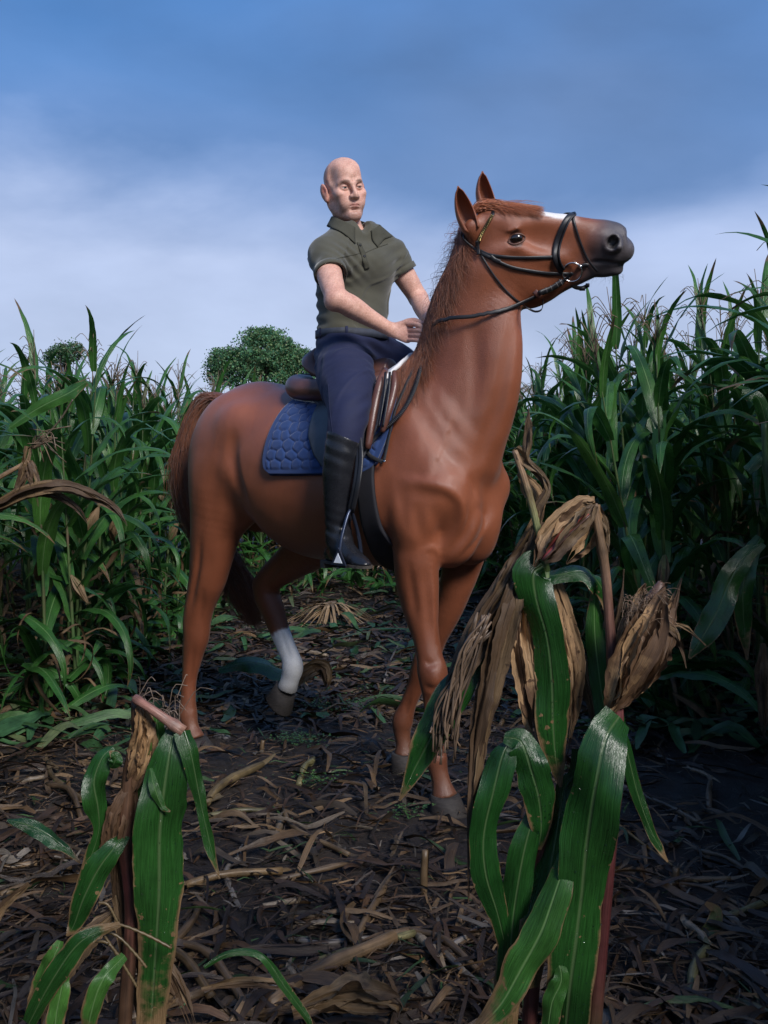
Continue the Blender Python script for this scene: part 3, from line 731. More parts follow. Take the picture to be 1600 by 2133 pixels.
hair('flyaway_forelock', None, fore_fly, 70, 10, .0006, HAIRC * 1.1, horse, None, .004, .4, 6)
hair('forelock', None, forelock, 1200, 10, .0013, HAIRC * 1.35, horse, B, .004, .3, 4)
tc_ = np.array([(-1.12, 0, 1.49), (-1.20, 0, 1.555), (-1.29, -.01, 1.545), (-1.365, -.02, 1.42), (-1.395, -.02, 1.20), (-1.37, .03, .98), (-1.30, .12, .78), (-1.24, .18, .62), (-1.21, .22, .50)])
def tail(t, g):
    a = g.uniform(0, 6.28); rr = math.sqrt(g.uniform(0, 1)); end = g.choice((6, 7, 8, 9), p=(.15, .25, .3, .3)); o = np.array((math.cos(a), math.sin(a), 0)) * rr
    sp = (.014, .030, .042, .052, .066, .075, .075, .065, .04)
    wv = g.normal(0, .018, 3); return [c + o * sp[i] * 1.05 + wv * math.sin(i * 1.1) * (i > 2) + g.normal(0, .004 + .0015 * i, 3) + (0, 0, o[0] * -.02 * (i < 3)) for i, c in enumerate(tc_[:end])]
hair('tail', None, tail, 3600, 16, .0016, HAIRC * .62, horse, None, 0, .35, 5)
Bag().tube(smooth_path(tc_[:5], 14), np.linspace(.036, .012, 14), 12, col=HAIRC * .5).obj('tail_dock', horse, M_COAT)
def whisk(t, g):
    r = HP(g.uniform(1215, 1300), g.uniform(566, 574), 0) + lU * .004 + lS * g.normal(0, .012); L = g.uniform(.015, .05)
    return [r, r - lU * L * .5 + lF * g.normal(0, .008), r - lU * L + lF * (g.normal(0, .012) - .006)]
hair('whiskers', None, whisk, 60, 5, .00035, np.array((.10, .08, .07)), horse, None)

# ------------------------------------------------------------ tack materials
M_BLACK = simple('black_leather', (.014, .014, .017), .42, .25, 350, .3, spec=.5)
M_BROWN = simple('brown_leather', (.115, .048, .036), .34, .22, 260, .35, spec=.55)
M_GREYL = simple('sky_tinted_dark_leather', (.055, .057, .066), .42, .25, 300, .3, spec=.5)  # flap grey: bluish sky reflection put into the leather's colour
M_STEEL = simple('polished_steel', (.62, .62, .64), .18, 0, 1, .1, metal=1)
M_DARKM = simple('dark_blue_metal', (.035, .045, .075), .3, 0, 1, .2, metal=.6)
M_WHITE = simple('white_fleece', (.72, .72, .74), .9, .5, 260, .08)
M_WEB = simple('black_rubber_web', (.02, .02, .023), .6, .6, 500, .3)

def strap(bag, P, w, th, normals=None, sdf=B, seg=8):
    N = grad(sdf, P) if normals is None else normals
    N = np.array(N)
    for _ in range(2): N[1:-1] = unit(N[:-2] + 2 * N[1:-1] + N[2:])
    V, Q, T = tube_np(P, w / 2, seg, flat=th / w, side=N); bag.add(V, Q, T)
def on_head(rows, off=.004, n=28, s=B):
    P = smooth_path(rows, n) if len(rows[0]) == 2 else None
    return trace(s, P[:, 0], P[:, 1], off)
def mirror(P): return P - 2 * ((P - HP0) @ lS)[:, None] * lS

# ------------------------------------------------------------ bridle
br_base = HP(1000, 520, 0)
bridle = empty('bridle', 'black leather bridle with jewelled browband, flash noseband and steel bit ring on the horse head', 'bridle', tuple(HM @ br_base + HO), -H_ANG)
def child(bag, name, root, base, mat, lab=None):
    o = bag.obj(name, root, mat); o.location = tuple(-np.asarray(base)); 
    if lab: o['label'] = lab
    return o
def head_strap(name, rows, w, th=.004, both=True, join=False, off=.003, mat=M_BLACK, n=30):
    P = on_head(rows, off, n)
    for _ in range(2): P[1:-1] = (P[:-2] + 2 * P[1:-1] + P[2:]) / 4
    P = np.vstack([project(B, P, off)])
    bag = Bag()
    if join:
        M_ = mirror(P)
        top = smooth_path([P[1], P[0], (P[0] + M_[0]) / 2 + lU * .006, M_[0], M_[1]], 20)[4:-4] if join in ('top', 'both') else np.zeros((0, 3))
        full = np.vstack((P[::-1], top[1:-1], M_)); full[2:-2] = project(B, full[2:-2], off)
        strap(bag, smooth_path(full[::2], 90), w, th)
    else:
        strap(bag, P, w, th)
        if both: b2 = Bag(); strap(b2, mirror(P), w, th); child(b2, name, bridle, br_base, mat)
    return child(bag, name, bridle, br_base, mat)
head_strap('noseband', [(1196, 444), (1182, 455), (1170, 478), (1160, 505), (1156, 530), (1160, 550), (1170, 566)], .022, .007, join='top', off=.005)
head_strap('noseband_edge', [(1199, 447), (1188, 457), (1177, 480), (1168, 506), (1164, 530), (1168, 548), (1176, 561)], .007, .009, join='top', off=.009)
head_strap('flash_strap', [(1192, 446), (1197, 465), (1204, 490), (1213, 515), (1224, 540), (1236, 556), (1245, 566)], .009, .004, join='top', off=.004)
head_strap('headpiece', [(958, 462), (960, 480), (968, 500), (982, 515), (997, 525)], .016, .006, off=.006)
head_strap('browband_end', [(994, 502), (995, 515), (997, 530)], .015, .005, off=.010)
head_strap('cheek_strap', [(1000, 522), (1020, 531), (1060, 536), (1100, 537), (1158, 535)], .0125, .004)
head_strap('bit_strap', [(1000, 527), (1030, 541), (1062, 556), (1100, 564), (1145, 570), (1186, 571)], .0135, .005, off=.004)
head_strap('strap_keeper', [(1022, 534), (1030, 541), (1042, 546)], .018, .008, off=.004)
P = on_head([(1000, 528), (1015, 553), (1032, 578), (1052, 603), (1072, 622), (1086, 632)], .004, 24); Pe = smooth_path([P[-1], LW(1100, 642, 3.39), LW(1115, 649, 3.40), LW(1128, 645, 3.42), LW(1131, 630, 3.46), LW(1128, 615, 3.49)], 16)
bag = Bag(); strap(bag, np.vstack((P, Pe[1:])), .008, .003); child(bag, 'throatlatch', bridle, br_base, M_BLACK)
# browband with gold beads
bb = on_head([(1027, 446), (1019, 460), (1009, 477), (1001, 493), (996, 508)], .007, 24); bag = Bag(); strap(bag, bb, .013, .005)
M_ = mirror(bb); top = smooth_path([bb[0], (bb[0] + M_[0]) / 2 + lU * .012, M_[0]], 12); strap(bag, np.vstack((bb[::-1], top[1:-1], M_)), .013, .005)
bbo = child(bag, 'browband', bridle, br_base, M_BLACK)
M_GOLD = simple('gold_beads', (.50, .38, .16), .2, 0, 1, .3, metal=.9)
bag = Bag(); nb = 17; Pb = smooth_path(on_head([(1025, 449), (1018, 462), (1008, 479), (1001, 493), (998, 501)], .011, 20), nb); Nb = grad(B, Pb)
for p, nn in zip(Pb, Nb):
    for k in (-1, 1):
        tt = unit(np.cross(nn, unit(Pb[-1] - Pb[0]))); q = p + tt * .0028 * k
        V, Q = box_np(q, (.0036, .0036, .0036), rot=Matrix.Rotation(.7 * k, 3, 'X').to_3x3() @ Matrix.Rotation(.6, 3, 'Z')); bag.add(V, Q)
o = child(bag, 'browband_beads', bridle, br_base, M_GOLD); 
# bit ring and mouthpiece
def ring(c, ax, r, t, n=36): 
    ax = unit(ax); a = unit(np.cross(ax, (0.1, .2, .9))); b = np.cross(ax, a); th = np.linspace(0, 2 * np.pi, n + 1)
    return np.array([c + a * math.cos(x) * r + b * math.sin(x) * r for x in th]), t
rc = trace(B, 1192, 567, .012)[0]; bag = Bag(); P_, t_ = ring(rc, lS + lF * .1, .0335, .0028); bag.tube(P_, t_, 8, cap=False)
child(bag, 'bit_ring', bridle, br_base, M_STEEL)
bag = Bag(); P_, t_ = ring(mirror(rc[None])[0], lS, .0335, .0028); bag.tube(P_, t_, 8, cap=False); child(bag, 'bit_ring', bridle, br_base, M_STEEL)
bag = Bag(); a = trace(B, 1209, 555, .012)[0]; bag.tube([a - lF * .006, a + lF * .006], .0065, 10); bag.tube([a, a + lS * .10], .006, 8); child(bag, 'bit_mouthpiece', bridle, br_base, M_STEEL)
bag = Bag(); a = trace(B, 1218, 556, .006); P_ = on_head([(1206, 556), (1218, 552), (1226, 553)], .006, 8); strap(bag, P_, .014, .006); child(bag, 'bit_hanger', bridle, br_base, M_BLACK)
# chin strap with buckle under the jaw
P_ = np.array([HP(1170, 567, -.045), HP(1182, 583, -.040), HP(1196, 597, -.028), HP(1212, 600, -.01), HP(1226, 594, .0)]); bag = Bag(); strap(bag, smooth_path(P_, 16), .016, .006, normals=np.tile(-lS, (16, 1))); child(bag, 'chin_strap', bridle, br_base, M_BLACK)
bag = Bag(); V, Q = box_np(HP(1213, 601, -.01), (.020, .012, .014), rot=HROT); bag.add(V, Q); V, Q = box_np(HP(1224, 594, -.008), (.013, .010, .012), rot=HROT); bag.add(V, Q); child(bag, 'chin_buckle', bridle, br_base, M_BLACK)
# rein
P_ = np.vstack((smooth_path([rc - lS * .008, trace(B, 1178, 583, .010)[0], trace(B, 1155, 596, .008)[0], trace(B, 1128, 612, .008)[0], trace(B, 1098, 626, .012)[0]], 20),
     trace(B, *smooth_path([(1088, 631), (1060, 642), (1020, 653), (980, 660), (935, 665)], 22).T, .010)))
for _ in range(4): P_[1:-1] = (P_[:-2] + 2 * P_[1:-1] + P_[2:]) / 4
P_ = P_ + grad(B, P_) * (np.clip((np.arange(len(P_)) - 26) / 12, 0, 1) * .026)[:, None]
RH = LP(884, 700, -.055)                      # where the near hand holds the reins
Pr = np.vstack((P_, smooth_path([P_[-1], LP(915, 668, -.155), LP(900, 680, -.125), RH], 10)[1:]))
bag = Bag(); strap(bag, Pr, .015, .004); child(bag, 'rein', bridle, br_base, M_BLACK)
mp = Pr - 2 * ((Pr - HP0) @ lS)[:, None] * lS; far = smooth_path([mirror(rc[None])[0], LP(1075, 640, .14), LP(1010, 660, .16), LP(930, 670, .12), LP(893, 690, .04)], 40)
bag = Bag(); strap(bag, far, .015, .004, normals=np.tile((0, 1., 0), (40, 1))); child(bag, 'rein', bridle, br_base, M_BLACK)
# rein sleeve (ribbed stop) near the bit
Psl = smooth_path([trace(B, 1122, 612, .014)[0], trace(B, 1150, 600, .014)[0], trace(B, 1172, 586, .014)[0]], 12); bag = Bag(); strap(bag, Psl, .024, .012); child(bag, 'rein_sleeve', bridle, br_base, M_BLACK)
bag = Bag()
for i in (3, 5, 8, 10):
    d = Psl[min(i + 1, 11)] - Psl[i - 1]; P_ = np.array([Psl[i], Psl[i] + unit(d) * .0012]); strap(bag, P_, .026, .0135, normals=grad(B, P_))
child(bag, 'rein_sleeve_stitching', bridle, br_base, simple('pale_thread', (.30, .28, .28), .6))
c = trace(B, 1120, 612, .012)[0]; bag = Bag(); N_ = grad(B, c[None])[0]; P_ = np.array([c - lF * .012 + lU * .010, c - lU * .012 + lF * .010]); strap(bag, P_, .022, .006, normals=np.tile(N_, (2, 1))); child(bag, 'rein_stop', bridle, br_base, M_BROWN)
# slack end of the reins hanging over the shoulder
lp = [(884, 722), (878, 760), (868, 800), (853, 835), (835, 862), (812, 884), (788, 905), (770, 925), (764, 940), (770, 950), (785, 958), (797, 962)]
lp2 = [(880, 725), (862, 765), (846, 800), (832, 832), (820, 862), (813, 895), (806, 930), (799, 962)]
def hang(rows, off, w, name, mat):
    Q = smooth_path(rows, 40); P = trace(B, Q[:, 0], Q[:, 1], off); P[0] = LP(rows[0][0], rows[0][1], -.06); P[1:5] = P[0] + (P[5] - P[0]) * np.array((.2, .4, .6, .8))[:, None]
    for _ in range(6): P[1:-1] = (P[:-2] + 2 * P[1:-1] + P[2:]) / 4
    bag = Bag(); strap(bag, P, w, .005); child(bag, name, bridle, br_base, mat); return P
HNG = hang(lp, .024, .0165, 'rein_end', M_WEB); hang(lp2, .014, .013, 'rein_end', M_WEB)
N_ = grad(B, HNG[:24]); bag = Bag()
for i in range(52):
    t = i / 52 * 20; a = int(t); p = HNG[a] + (HNG[a + 1] - HNG[a]) * (t - a); n_ = N_[a]; d = unit(HNG[a + 1] - HNG[a]); b_ = np.cross(n_, d)
    bag.tube([p + n_ * .0035 - b_ * .008 + d * .002, p + n_ * .0035 + b_ * .008 - d * .002], .0014, 4)
child(bag, 'rubber_ridges', bridle, br_base, M_GREYL)
c = trace(B, 799, 961, .026)[0]; bag = Bag(); V, Q = box_np(c, (.016, .004, .006)); bag.add(V, Q); child(bag, 'rein_buckle', bridle, br_base, M_STEEL)

# ------------------------------------------------------------ saddle pad: draped over the barrel in (x, angle) space
AX = np.array((0, 0, 1.30))
def radial(x, phi, off, sdf=TRUNK):
    D = np.stack((np.zeros_like(phi), -np.sin(phi), np.cos(phi)), 1); lo_ = np.full(len(x), .08); hi_ = np.full(len(x), .60); O = np.stack((x, np.zeros_like(x), np.full_like(x, 1.30)), 1)
    for _ in range(14):
        m_ = (lo_ + hi_) / 2; d = sdf(O + D * m_[:, None], .12) - off; lo_ = np.where(d < 0, m_, lo_); hi_ = np.where(d < 0, hi_, m_)
    return O + D * lo_[:, None]
def up2(A, n0, n1):
    "smooth upsampling of a grid of points"
    a, b = A.shape[:2]; A = smooth_path(A.reshape(a, -1), n0).reshape(n0, b, 3); return smooth_path(A.transpose(1, 0, 2).reshape(b, -1), n1).reshape(n1, n0, 3).transpose(1, 0, 2)
def grid_normals(P):
    a = np.gradient(P, axis=0); b = np.gradient(P, axis=1); N = unit(np.cross(a, b)); o = P - np.array((0, 0, 1.30)) * (0, 0, 1) - P * (1, 0, 0); return N * np.sign((N * o).sum(-1, keepdims=True))
def xphi(px, py):
    P = trace(B, px, py, .01); return P[:, 0], np.degrees(np.arctan2(-P[:, 1], P[:, 2] - 1.30))
def sheet(name, back, front, phi_b, root, base, mat, off=.012, nx=90, nphi=110, both=True, rel=None, thick=.008, phi_t=0.0, corner=.12):
    "back/front: [(phi, x)...] edges; the sheet runs from phi_t to phi_b degrees"
    ph = np.radians(np.linspace(-phi_b if both else phi_t, phi_b, nphi)); s = np.linspace(0, 1, nx)
    PH, S = np.meshgrid(ph, s, indexing='ij'); ap = np.degrees(np.abs(PH))
    bx = np.interp(ap, *zip(*back)); fx = np.interp(ap, *zip(*front))
    e = np.clip((ap / phi_b - (1 - corner)) / corner, 0, 1); rnd_ = 1 - np.sqrt(np.clip(1 - e * e, 0, 1)); w = fx - bx
    bx2, fx2 = bx + rnd_ * w * .09, fx - rnd_ * w * .09
    X = bx2 + (fx2 - bx2) * S
    ci, cj = np.linspace(0, nphi - 1, max(8, nphi // 4)).round().astype(int), np.linspace(0, nx - 1, max(8, nx // 5)).round().astype(int)
    Xc = X[np.ix_(ci, cj)]; Pc = radial(Xc.ravel(), PH[np.ix_(ci, cj)].ravel(), off).reshape(len(ci), len(cj), 3); P = up2(Pc, nphi, nx)
    if rel is not None: P = P + grid_normals(P) * rel(X.ravel(), PH.ravel(), S.ravel(), (ap / phi_b).ravel()).reshape(nphi, nx, 1)
    i = np.arange(nphi - 1)[:, None] * nx; j = np.arange(nx - 1)[None]
    Q = np.stack((i + j, i + j + 1, i + nx + j + 1, i + nx + j), -1).reshape(-1, 4)
    me = mesh_np(name, P.reshape(-1, 3), Q, True); o = link(name, me, root, mat); o.location = tuple(-np.asarray(base))
    md = o.modifiers.new('thick', 'SOLIDIFY'); md.thickness = thick; md.offset = 0
    return o
hexr = np.random.default_rng(3); HX = []
for i in range(-40, 40):
    for j in range(-30, 30): HX.append(((i + .5 * (j % 2)) * .052 + hexr.normal(0, .007), j * .045 + hexr.normal(0, .007)))
HX = np.array(HX)
def quilt(x, ph, s, apn):
    q = np.stack((x, ph * .34), 1); out = np.zeros(len(q)); 
    H_ = HX[(HX[:, 0] > q[:, 0].min() - .1) & (HX[:, 0] < q[:, 0].max() + .1) & (np.abs(HX[:, 1]) < np.abs(q[:, 1]).max() + .1)]
    for a in range(0, len(q), 4000):
        d = np.partition(((q[a:a + 4000, None] - H_[None])**2).sum(2), 1, axis=1)[:, :2]**.5; out[a:a + 4000] = d[:, 1] - d[:, 0]
    pu = np.minimum(out / .016, 1)**.6 * .0085
    edge = np.minimum(np.minimum(s, 1 - s) * .9, (1 - apn) * 1.1); bd = np.clip((edge - .035) / .012, 0, 1)
    return pu * bd + .004 * (1 - bd)
pad_base = (-.4, 0, 1.60)
pad = empty('saddle_pad', 'blue quilted saddle pad with white lining lying under the brown saddle', 'saddle pad', tuple(HM @ np.array(pad_base) + HO), -H_ANG)
bx_, bp_ = xphi((592, 570, 556, 550), (852, 885, 920, 950)); fx_, fp_ = xphi((828, 815, 800, 785), (830, 885, 930, 965))
m = Mat('navy_quilt'); v = m.coord('Object'); n1 = m.noise(v, 7, 4); n2 = m.noise(v, 420, 2)
m.set(Base_Color=m.mix(n1, (.005, .026, .105), (.008, .042, .165)), Roughness=.75).bump(n2, .3, .002); m.b.inputs['Sheen Weight'].default_value = .25; M_PAD = m.m
xb, pb = xphi((640, 700, 750), (983, 989, 985)); PB = float(np.mean(pb))
back = [(0, bx_[0] + .03)] + sorted(zip(bp_, bx_)) + [(PB + 3, bx_[-1] - .005)]; front = [(0, -.12), (30, -.12)] + [(p, x) for p, x in sorted(zip(fp_, fx_)) if p > 32] + [(PB + 3, fx_[-1] - .01)]
sheet('quilted_cloth', back, front, PB, pad, pad_base, M_PAD, off=.010, nx=150, nphi=240, rel=quilt, thick=.006)
sheet('edge_binding', [(p, x - .006) for p, x in back], [(p, x + .006) for p, x in front], PB + 1.2, pad, pad_base, simple('navy_binding', (.007, .020, .085), .6), off=.006, nx=40, nphi=120, thick=.005)
def fleece(x, ph, s, apn): return .004 + .004 * np.sin(x * 90) * np.sin(ph * 40) * .3
sheet('white_lining', [(0, -.665), (20, -.665), (40, -.60)], [(0, -.085), (25, -.09), (40, -.13)], 40, pad, pad_base, M_WHITE, off=.018, nx=60, nphi=60, rel=fleece, thick=.014)

# ------------------------------------------------------------ saddle
sd_base = (-.42, 0, 1.60)
saddle = empty('saddle', 'brown leather riding saddle with high cantle and knee rolls under the rider', 'saddle', tuple(HM @ np.array(sd_base) + HO), -H_ANG)
def off_obj(o, base): o.location = tuple(-np.asarray(base)); return o
S1 = Sdf()
S1.loft([(-.600, 0, 1.715, 0, 1, 0, .070, .018, .13), (-.590, 0, 1.695, 0, 1, 0, .115, .022, .13), (-.555, 0, 1.655, 0, 1, 0, .150, .022, .08), (-.49, 0, 1.615, 0, 1, 0, .15, .020, .06), (-.40, 0, 1.61, 0, 1, 0, .12, .020, .06),
         (-.31, 0, 1.612, 0, 1, 0, .085, .020, .06), (-.25, 0, 1.622, 0, 1, 0, .06, .020, .06), (-.215, 0, 1.625, 0, 1, 0, .045, .015, .05)], k=.02)
off_obj(skin_obj('seat', S1, .006, saddle, M_BROWN), sd_base)
S2 = Sdf()
for sg in (-1, 1):
    S2.chain([(-.625, sg * .045, 1.600, .030), (-.615, sg * .12, 1.585, .042), (-.57, sg * .165, 1.565, .045), (-.48, sg * .18, 1.555, .045), (-.38, sg * .17, 1.55, .04), (-.27, sg * .14, 1.56, .035), (-.20, sg * .09, 1.59, .03)], k=.03)
off_obj(skin_obj('panel', S2, .007, saddle, M_BROWN), sd_base)
bag = Bag(); bag.tube(smooth_path([(-.46, -.195, 1.595), (-.56, -.178, 1.603), (-.617, -.118, 1.622), (-.645, 0, 1.635), (-.617, .118, 1.622), (-.56, .178, 1.603), (-.46, .195, 1.595)], 40), .0045, 8); off_obj(bag.obj('seat_welt', saddle, M_BLACK), sd_base)
fl_b = xphi((668, 654, 650, 660, 690), (850, 885, 910, 945, 985)); fl_f = xphi((815, 806, 795, 780, 760), (800, 850, 890, 925, 965))
pbf = float(max(fl_b[1].max(), fl_f[1].max()))
fb = [(0, -.56), (30, -.56)] + [(p, x) for p, x in sorted(zip(fl_b[1], fl_b[0])) if p > 35]; ff = [(0, -.2), (30, -.2)] + [(p, x) for p, x in sorted(zip(fl_f[1], fl_f[0])) if p > 32]
for sgn in (1, -1):
    ph = np.radians(np.linspace(34, pbf - 2, 50)) ; s = np.linspace(0, 1, 30); PH, S = np.meshgrid(ph, s, indexing='ij'); ap = np.degrees(PH)
    b_ = np.interp(ap, *zip(*fb)); f_ = np.interp(ap, *zip(*ff)); X = b_ + (f_ - b_) * S
    P = radial(X.ravel(), (PH * sgn).ravel(), .030); i = np.arange(49)[:, None] * 30; j = np.arange(29)[None]; Q = np.stack((i + j, i + j + 1, i + 31 + j, i + 30 + j), -1).reshape(-1, 4)
    me = mesh_np('flap', P, Q); o = off_obj(link('flap', me, saddle, M_GREYL), sd_base); md = o.modifiers.new('thick', 'SOLIDIFY'); md.thickness = .006; md.offset = 0
def tr_side(rows, off): 
    P = trace(B, *smooth_path(rows, 20).T, off); return P
for rows, r in (([(802, 772), (792, 800), (782, 840), (774, 885), (766, 935)], .019), ([(822, 775), (822, 805), (814, 840), (804, 875), (796, 900)], .015)):
    P = tr_side(rows, .035)
    for sg in (1, -1):
        Pm = P * (1, sg, 1); bag = Bag(); bag.tube(Pm, r * np.sin(np.linspace(.5, np.pi - .35, 20))**.5, 10); off_obj(bag.obj('knee_roll', saddle, M_BROWN), sd_base)
# billet straps between the rolls
bag = Bag()
for dx in (0, 9): strap(bag, tr_side([(803 + dx, 775), (801 + dx, 810), (795 + dx, 850), (788 + dx, 890)], .055), .011, .004)
off_obj(bag.obj('billet_strap', saddle, M_BLACK), sd_base)
# girth
gb = xphi((742, 748, 760, 785), (995, 1050, 1110, 1165)); gf = xphi((778, 782, 796, 815), (990, 1040, 1100, 1150))
ph = np.radians(np.linspace(75, 285, 110)); xb = np.interp(np.degrees(np.minimum(ph, 2 * np.pi - ph)), *zip(*sorted(zip(gb[1], gb[0])))); xf = np.interp(np.degrees(np.minimum(ph, 2 * np.pi - ph)), *zip(*sorted(zip(gf[1], gf[0]))))
S = np.linspace(0, 1, 10); X = (xb[:, None] + (xf - xb)[:, None] * S); P = radial(X.ravel(), np.repeat(ph, 10), .010); i = np.arange(109)[:, None] * 10; j = np.arange(9)[None]; Q = np.stack((i + j, i + j + 1, i + 11 + j, i + 10 + j), -1).reshape(-1, 4)
me = mesh_np('girth', P, Q); o = off_obj(link('girth', me, saddle, simple('black_girth', (.012, .012, .018), .75, .4, 300)), sd_base); md = o.modifiers.new('thick', 'SOLIDIFY'); md.thickness = .012; md.offset = 0
# ------------------------------------------------------------ the rider (built in the horse's frame, anchored at the saddle)
rd_base = np.array((-.42, 0, 1.64))
rider = empty('person', 'bald man in olive polo shirt, navy trousers and black riding boots sitting on the horse', 'person', tuple(HM @ rd_base + HO), -H_ANG)
def part(o): o.location = tuple(-rd_base); return o
M_SKINC = np.array((.66, .385, .30))
def skin_mat():
    m = Mat('skin'); v = m.coord('Object'); n = m.noise(v, 30, 5, .6); n2 = m.noise(v, 500, 2)
    c = m.mix(1.0, m.attr('tint').outputs['Color'], m.ramp(n, ((.3, (.86, .80, .78)), (.7, (1.1, 1.12, 1.12)))), 'MULTIPLY')
    m.set(Base_Color=m.mix(1.0, c, m.ramp(m.noise(v, 170, 3, .6), ((.35, (.84, .78, .76)), (.6, (1.06, 1.06, 1.06)))), 'MULTIPLY'), Roughness=.55); m.b.inputs['Subsurface Weight'].default_value = .06; m.b.inputs['Subsurface Radius'].default_value = (.012, .004, .002); m.b.inputs['Subsurface Scale'].default_value = 1.0
    m.bump(n2, .12, .0015); return m.m
M_SKIN = skin_mat()
# head frame
FW = unit((math.sin(R(25)), -math.cos(R(25)), -.13)); UP = np.array((-.19, .05, .98)); UP = unit(UP - FW * (UP @ FW)); LW_ = np.cross(UP, FW)
fF, fU, fL = dloc(FW), dloc(UP), dloc(LW_); FROT = np.stack((fF, fL, fU), 1)
FC = LW(717, 397, 3.885)                      # centre of the head, level with the ears
def FP(f, l, u): return FC + fF * f + fL * l + fU * u
K = Sdf()
K.ell(FP(-.004, 0, .045), (.090, .0745, .080), .02, FROT)
K.ell(FP(.018, 0, .050), (.074, .067, .066), .03, FROT)
K.ell(FP(.022, 0, -.028), (.062, .060, .085), .03, FROT)
for sg in (-1, 1):
    K.chain([tuple(FP(-.012, sg * .058, -.030)) + (.018,), tuple(FP(-.002, sg * .056, -.062)) + (.017,), tuple(FP(.035, sg * .038, -.092)) + (.017,), tuple(FP(.072, sg * .014, -.108)) + (.017,)], k=.03)
    K.chain([tuple(FP(.068, sg * .046, .020)) + (.010,), tuple(FP(.082, sg * .030, .026)) + (.010,), tuple(FP(.088, sg * .010, .020)) + (.009,)], k=.018)   # brow
    K.ell(FP(.060, sg * .047, -.020), (.026, .020, .018), .025, FROT)    # cheekbone
    K.ell(FP(.068, sg * .030, -.055), (.022, .024, .030), .025, FROT)    # cheek
    K.ell(FP(.084, sg * .031, .003), (.016, .017, .011), .016, FROT, 's')  # eye socket
    K.ell(FP(.074, sg * .031, .003), (.0155, .0155, .0135), .008, FROT)    # lids over the eyeball
    K.ell(FP(.0865, sg * .031, .0022), (.010, .0120, .0032), .003, FROT, 's')  # lid opening
    K.ell(FP(.100, sg * .013, -.034), (.011, .0085, .009), .007, FROT)   # nostril wing
    K.ell(FP(.107, sg * .0080, -.0415), (.0065, .0048, .0055), .002, FROT, 's')
    # ear
    eR = FROT @ np.array(((.93, .30 * sg, -.22), (-.30 * sg, .95, 0), (.2, .05, .97)))
    K.ell(FP(-.004, sg * .086, -.004), (.020, .0085, .035), .008, eR)
    K.ell(FP(.010, sg * .098, .003), (.013, .0115, .022), .004, eR, 's')
    K.ell(FP(.002, sg * .080, -.034), (.010, .007, .011), .008, FROT)
    K.ell(FP(.060, sg * .072, .055), (.03, .012, .03), .03, FROT, 's')
K.chain([tuple(FP(.088, 0, .018)) + (.008,), tuple(FP(.100, 0, -.004)) + (.0085,), tuple(FP(.112, 0, -.024)) + (.010,), tuple(FP(.112, 0, -.032)) + (.0105,)], k=.012)
K.ell(FP(.078, 0, -.062), (.016, .026, .024), .024, FROT)                 # muzzle
K.chain([tuple(FP(.083, -.024, -.0675)) + (.003,), tuple(FP(.0935, -.010, -.0615)) + (.0045,), tuple(FP(.0955, 0, -.0625)) + (.0045,), tuple(FP(.0935, .010, -.0615)) + (.0045,), tuple(FP(.083, .024, -.0675)) + (.003,)], k=.004)
K.chain([tuple(FP(.083, -.021, -.071)) + (.003,), tuple(FP(.0915, -.008, -.0725)) + (.0055,), tuple(FP(.0915, .008, -.0725)) + (.0055,), tuple(FP(.083, .021, -.071)) + (.003,)], k=.004)
K.chain([tuple(FP(.0875, -.027, -.0705)) + (.0014,), tuple(FP(.100, 0, -.0672)) + (.0016,), tuple(FP(.0875, .027, -.0705)) + (.0014,)], k=.003, mode='s')
K.ell(FP(.076, 0, -.102), (.022, .024, .019), .02, FROT)                 # chin
K.ell(FP(.094, 0, -.085), (.010, .018, .006), .012, FROT, 's')
for l in (-.005, .006): K.chain([tuple(FP(.0975, l, .026)) + (.0016,), tuple(FP(.0965, l * 1.4, .042)) + (.0010,)], k=.006, mode='s')
# neck and chest
NKB = LP(732, 500, -.015); 
K.chain([tuple(FP(-.018, 0, -.02)) + (.052,), tuple(FP(-.006, 0, -.075)) + (.051,), tuple(FP(-.004, 0, -.125)) + (.053,), tuple(NKB + (0, 0, .01)) + (.062,), tuple(LP(738, 530, -.01)) + (.085,)], k=.02)
for sg in (-1, 1): K.cone(FP(-.035, sg * .045, -.05), NKB + fL * sg * .012 + fF * .045 + (0, 0, -.015), .010, .009, .02)
K.ell(FP(.035, 0, -.125), (.014, .012, .014), .015, FROT)
# torso frame
tF = np.array((math.cos(R(17)), -math.sin(R(17)), 0)); tL = np.array((math.sin(R(17)), math.cos(R(17)), 0))
SHR = LP(678, 525, -.180); SHL = LP(814, 528, .150)
ELR = LP(700, 622, -.290); WRR = LP(812, 686, -.100); HNR = LP(848, 692, -.065)
ELL = LP(872, 622, .245); WRL = LP(892, 668, .11); HNL = LP(898, 690, .06)
K.chain([tuple(LP(738, 545, -.01)) + (.09,), tuple(LP(736, 640, -.0)) + (.085,), tuple(LP(733, 700, 0)) + (.09,)], k=.04)
K.chain([tuple(SHR) + (.050,), tuple(SHR * .55 + ELR * .45 + np.array((0, -.008, 0))) + (.050,), tuple(ELR) + (.040,)], k=.02, n=14)
K.chain([tuple(ELR) + (.038,), tuple(ELR * .72 + WRR * .28 + np.array((0, -.004, .004))) + (.043,), tuple(ELR * .4 + WRR * .6) + (.034,), tuple(WRR) + (.0255,)], k=.018, n=18)
K.ell(ELR + np.array((-.014, -.006, -.018)), .022, .025)
K.chain([tuple(SHL) + (.050,), tuple(SHL * .5 + ELL * .5) + (.048,), tuple(ELL) + (.038,)], k=.02, n=14)
K.chain([tuple(ELL) + (.037,), tuple(ELL * .6 + WRL * .4) + (.038,), tuple(WRL) + (.025,)], k=.018, n=14)
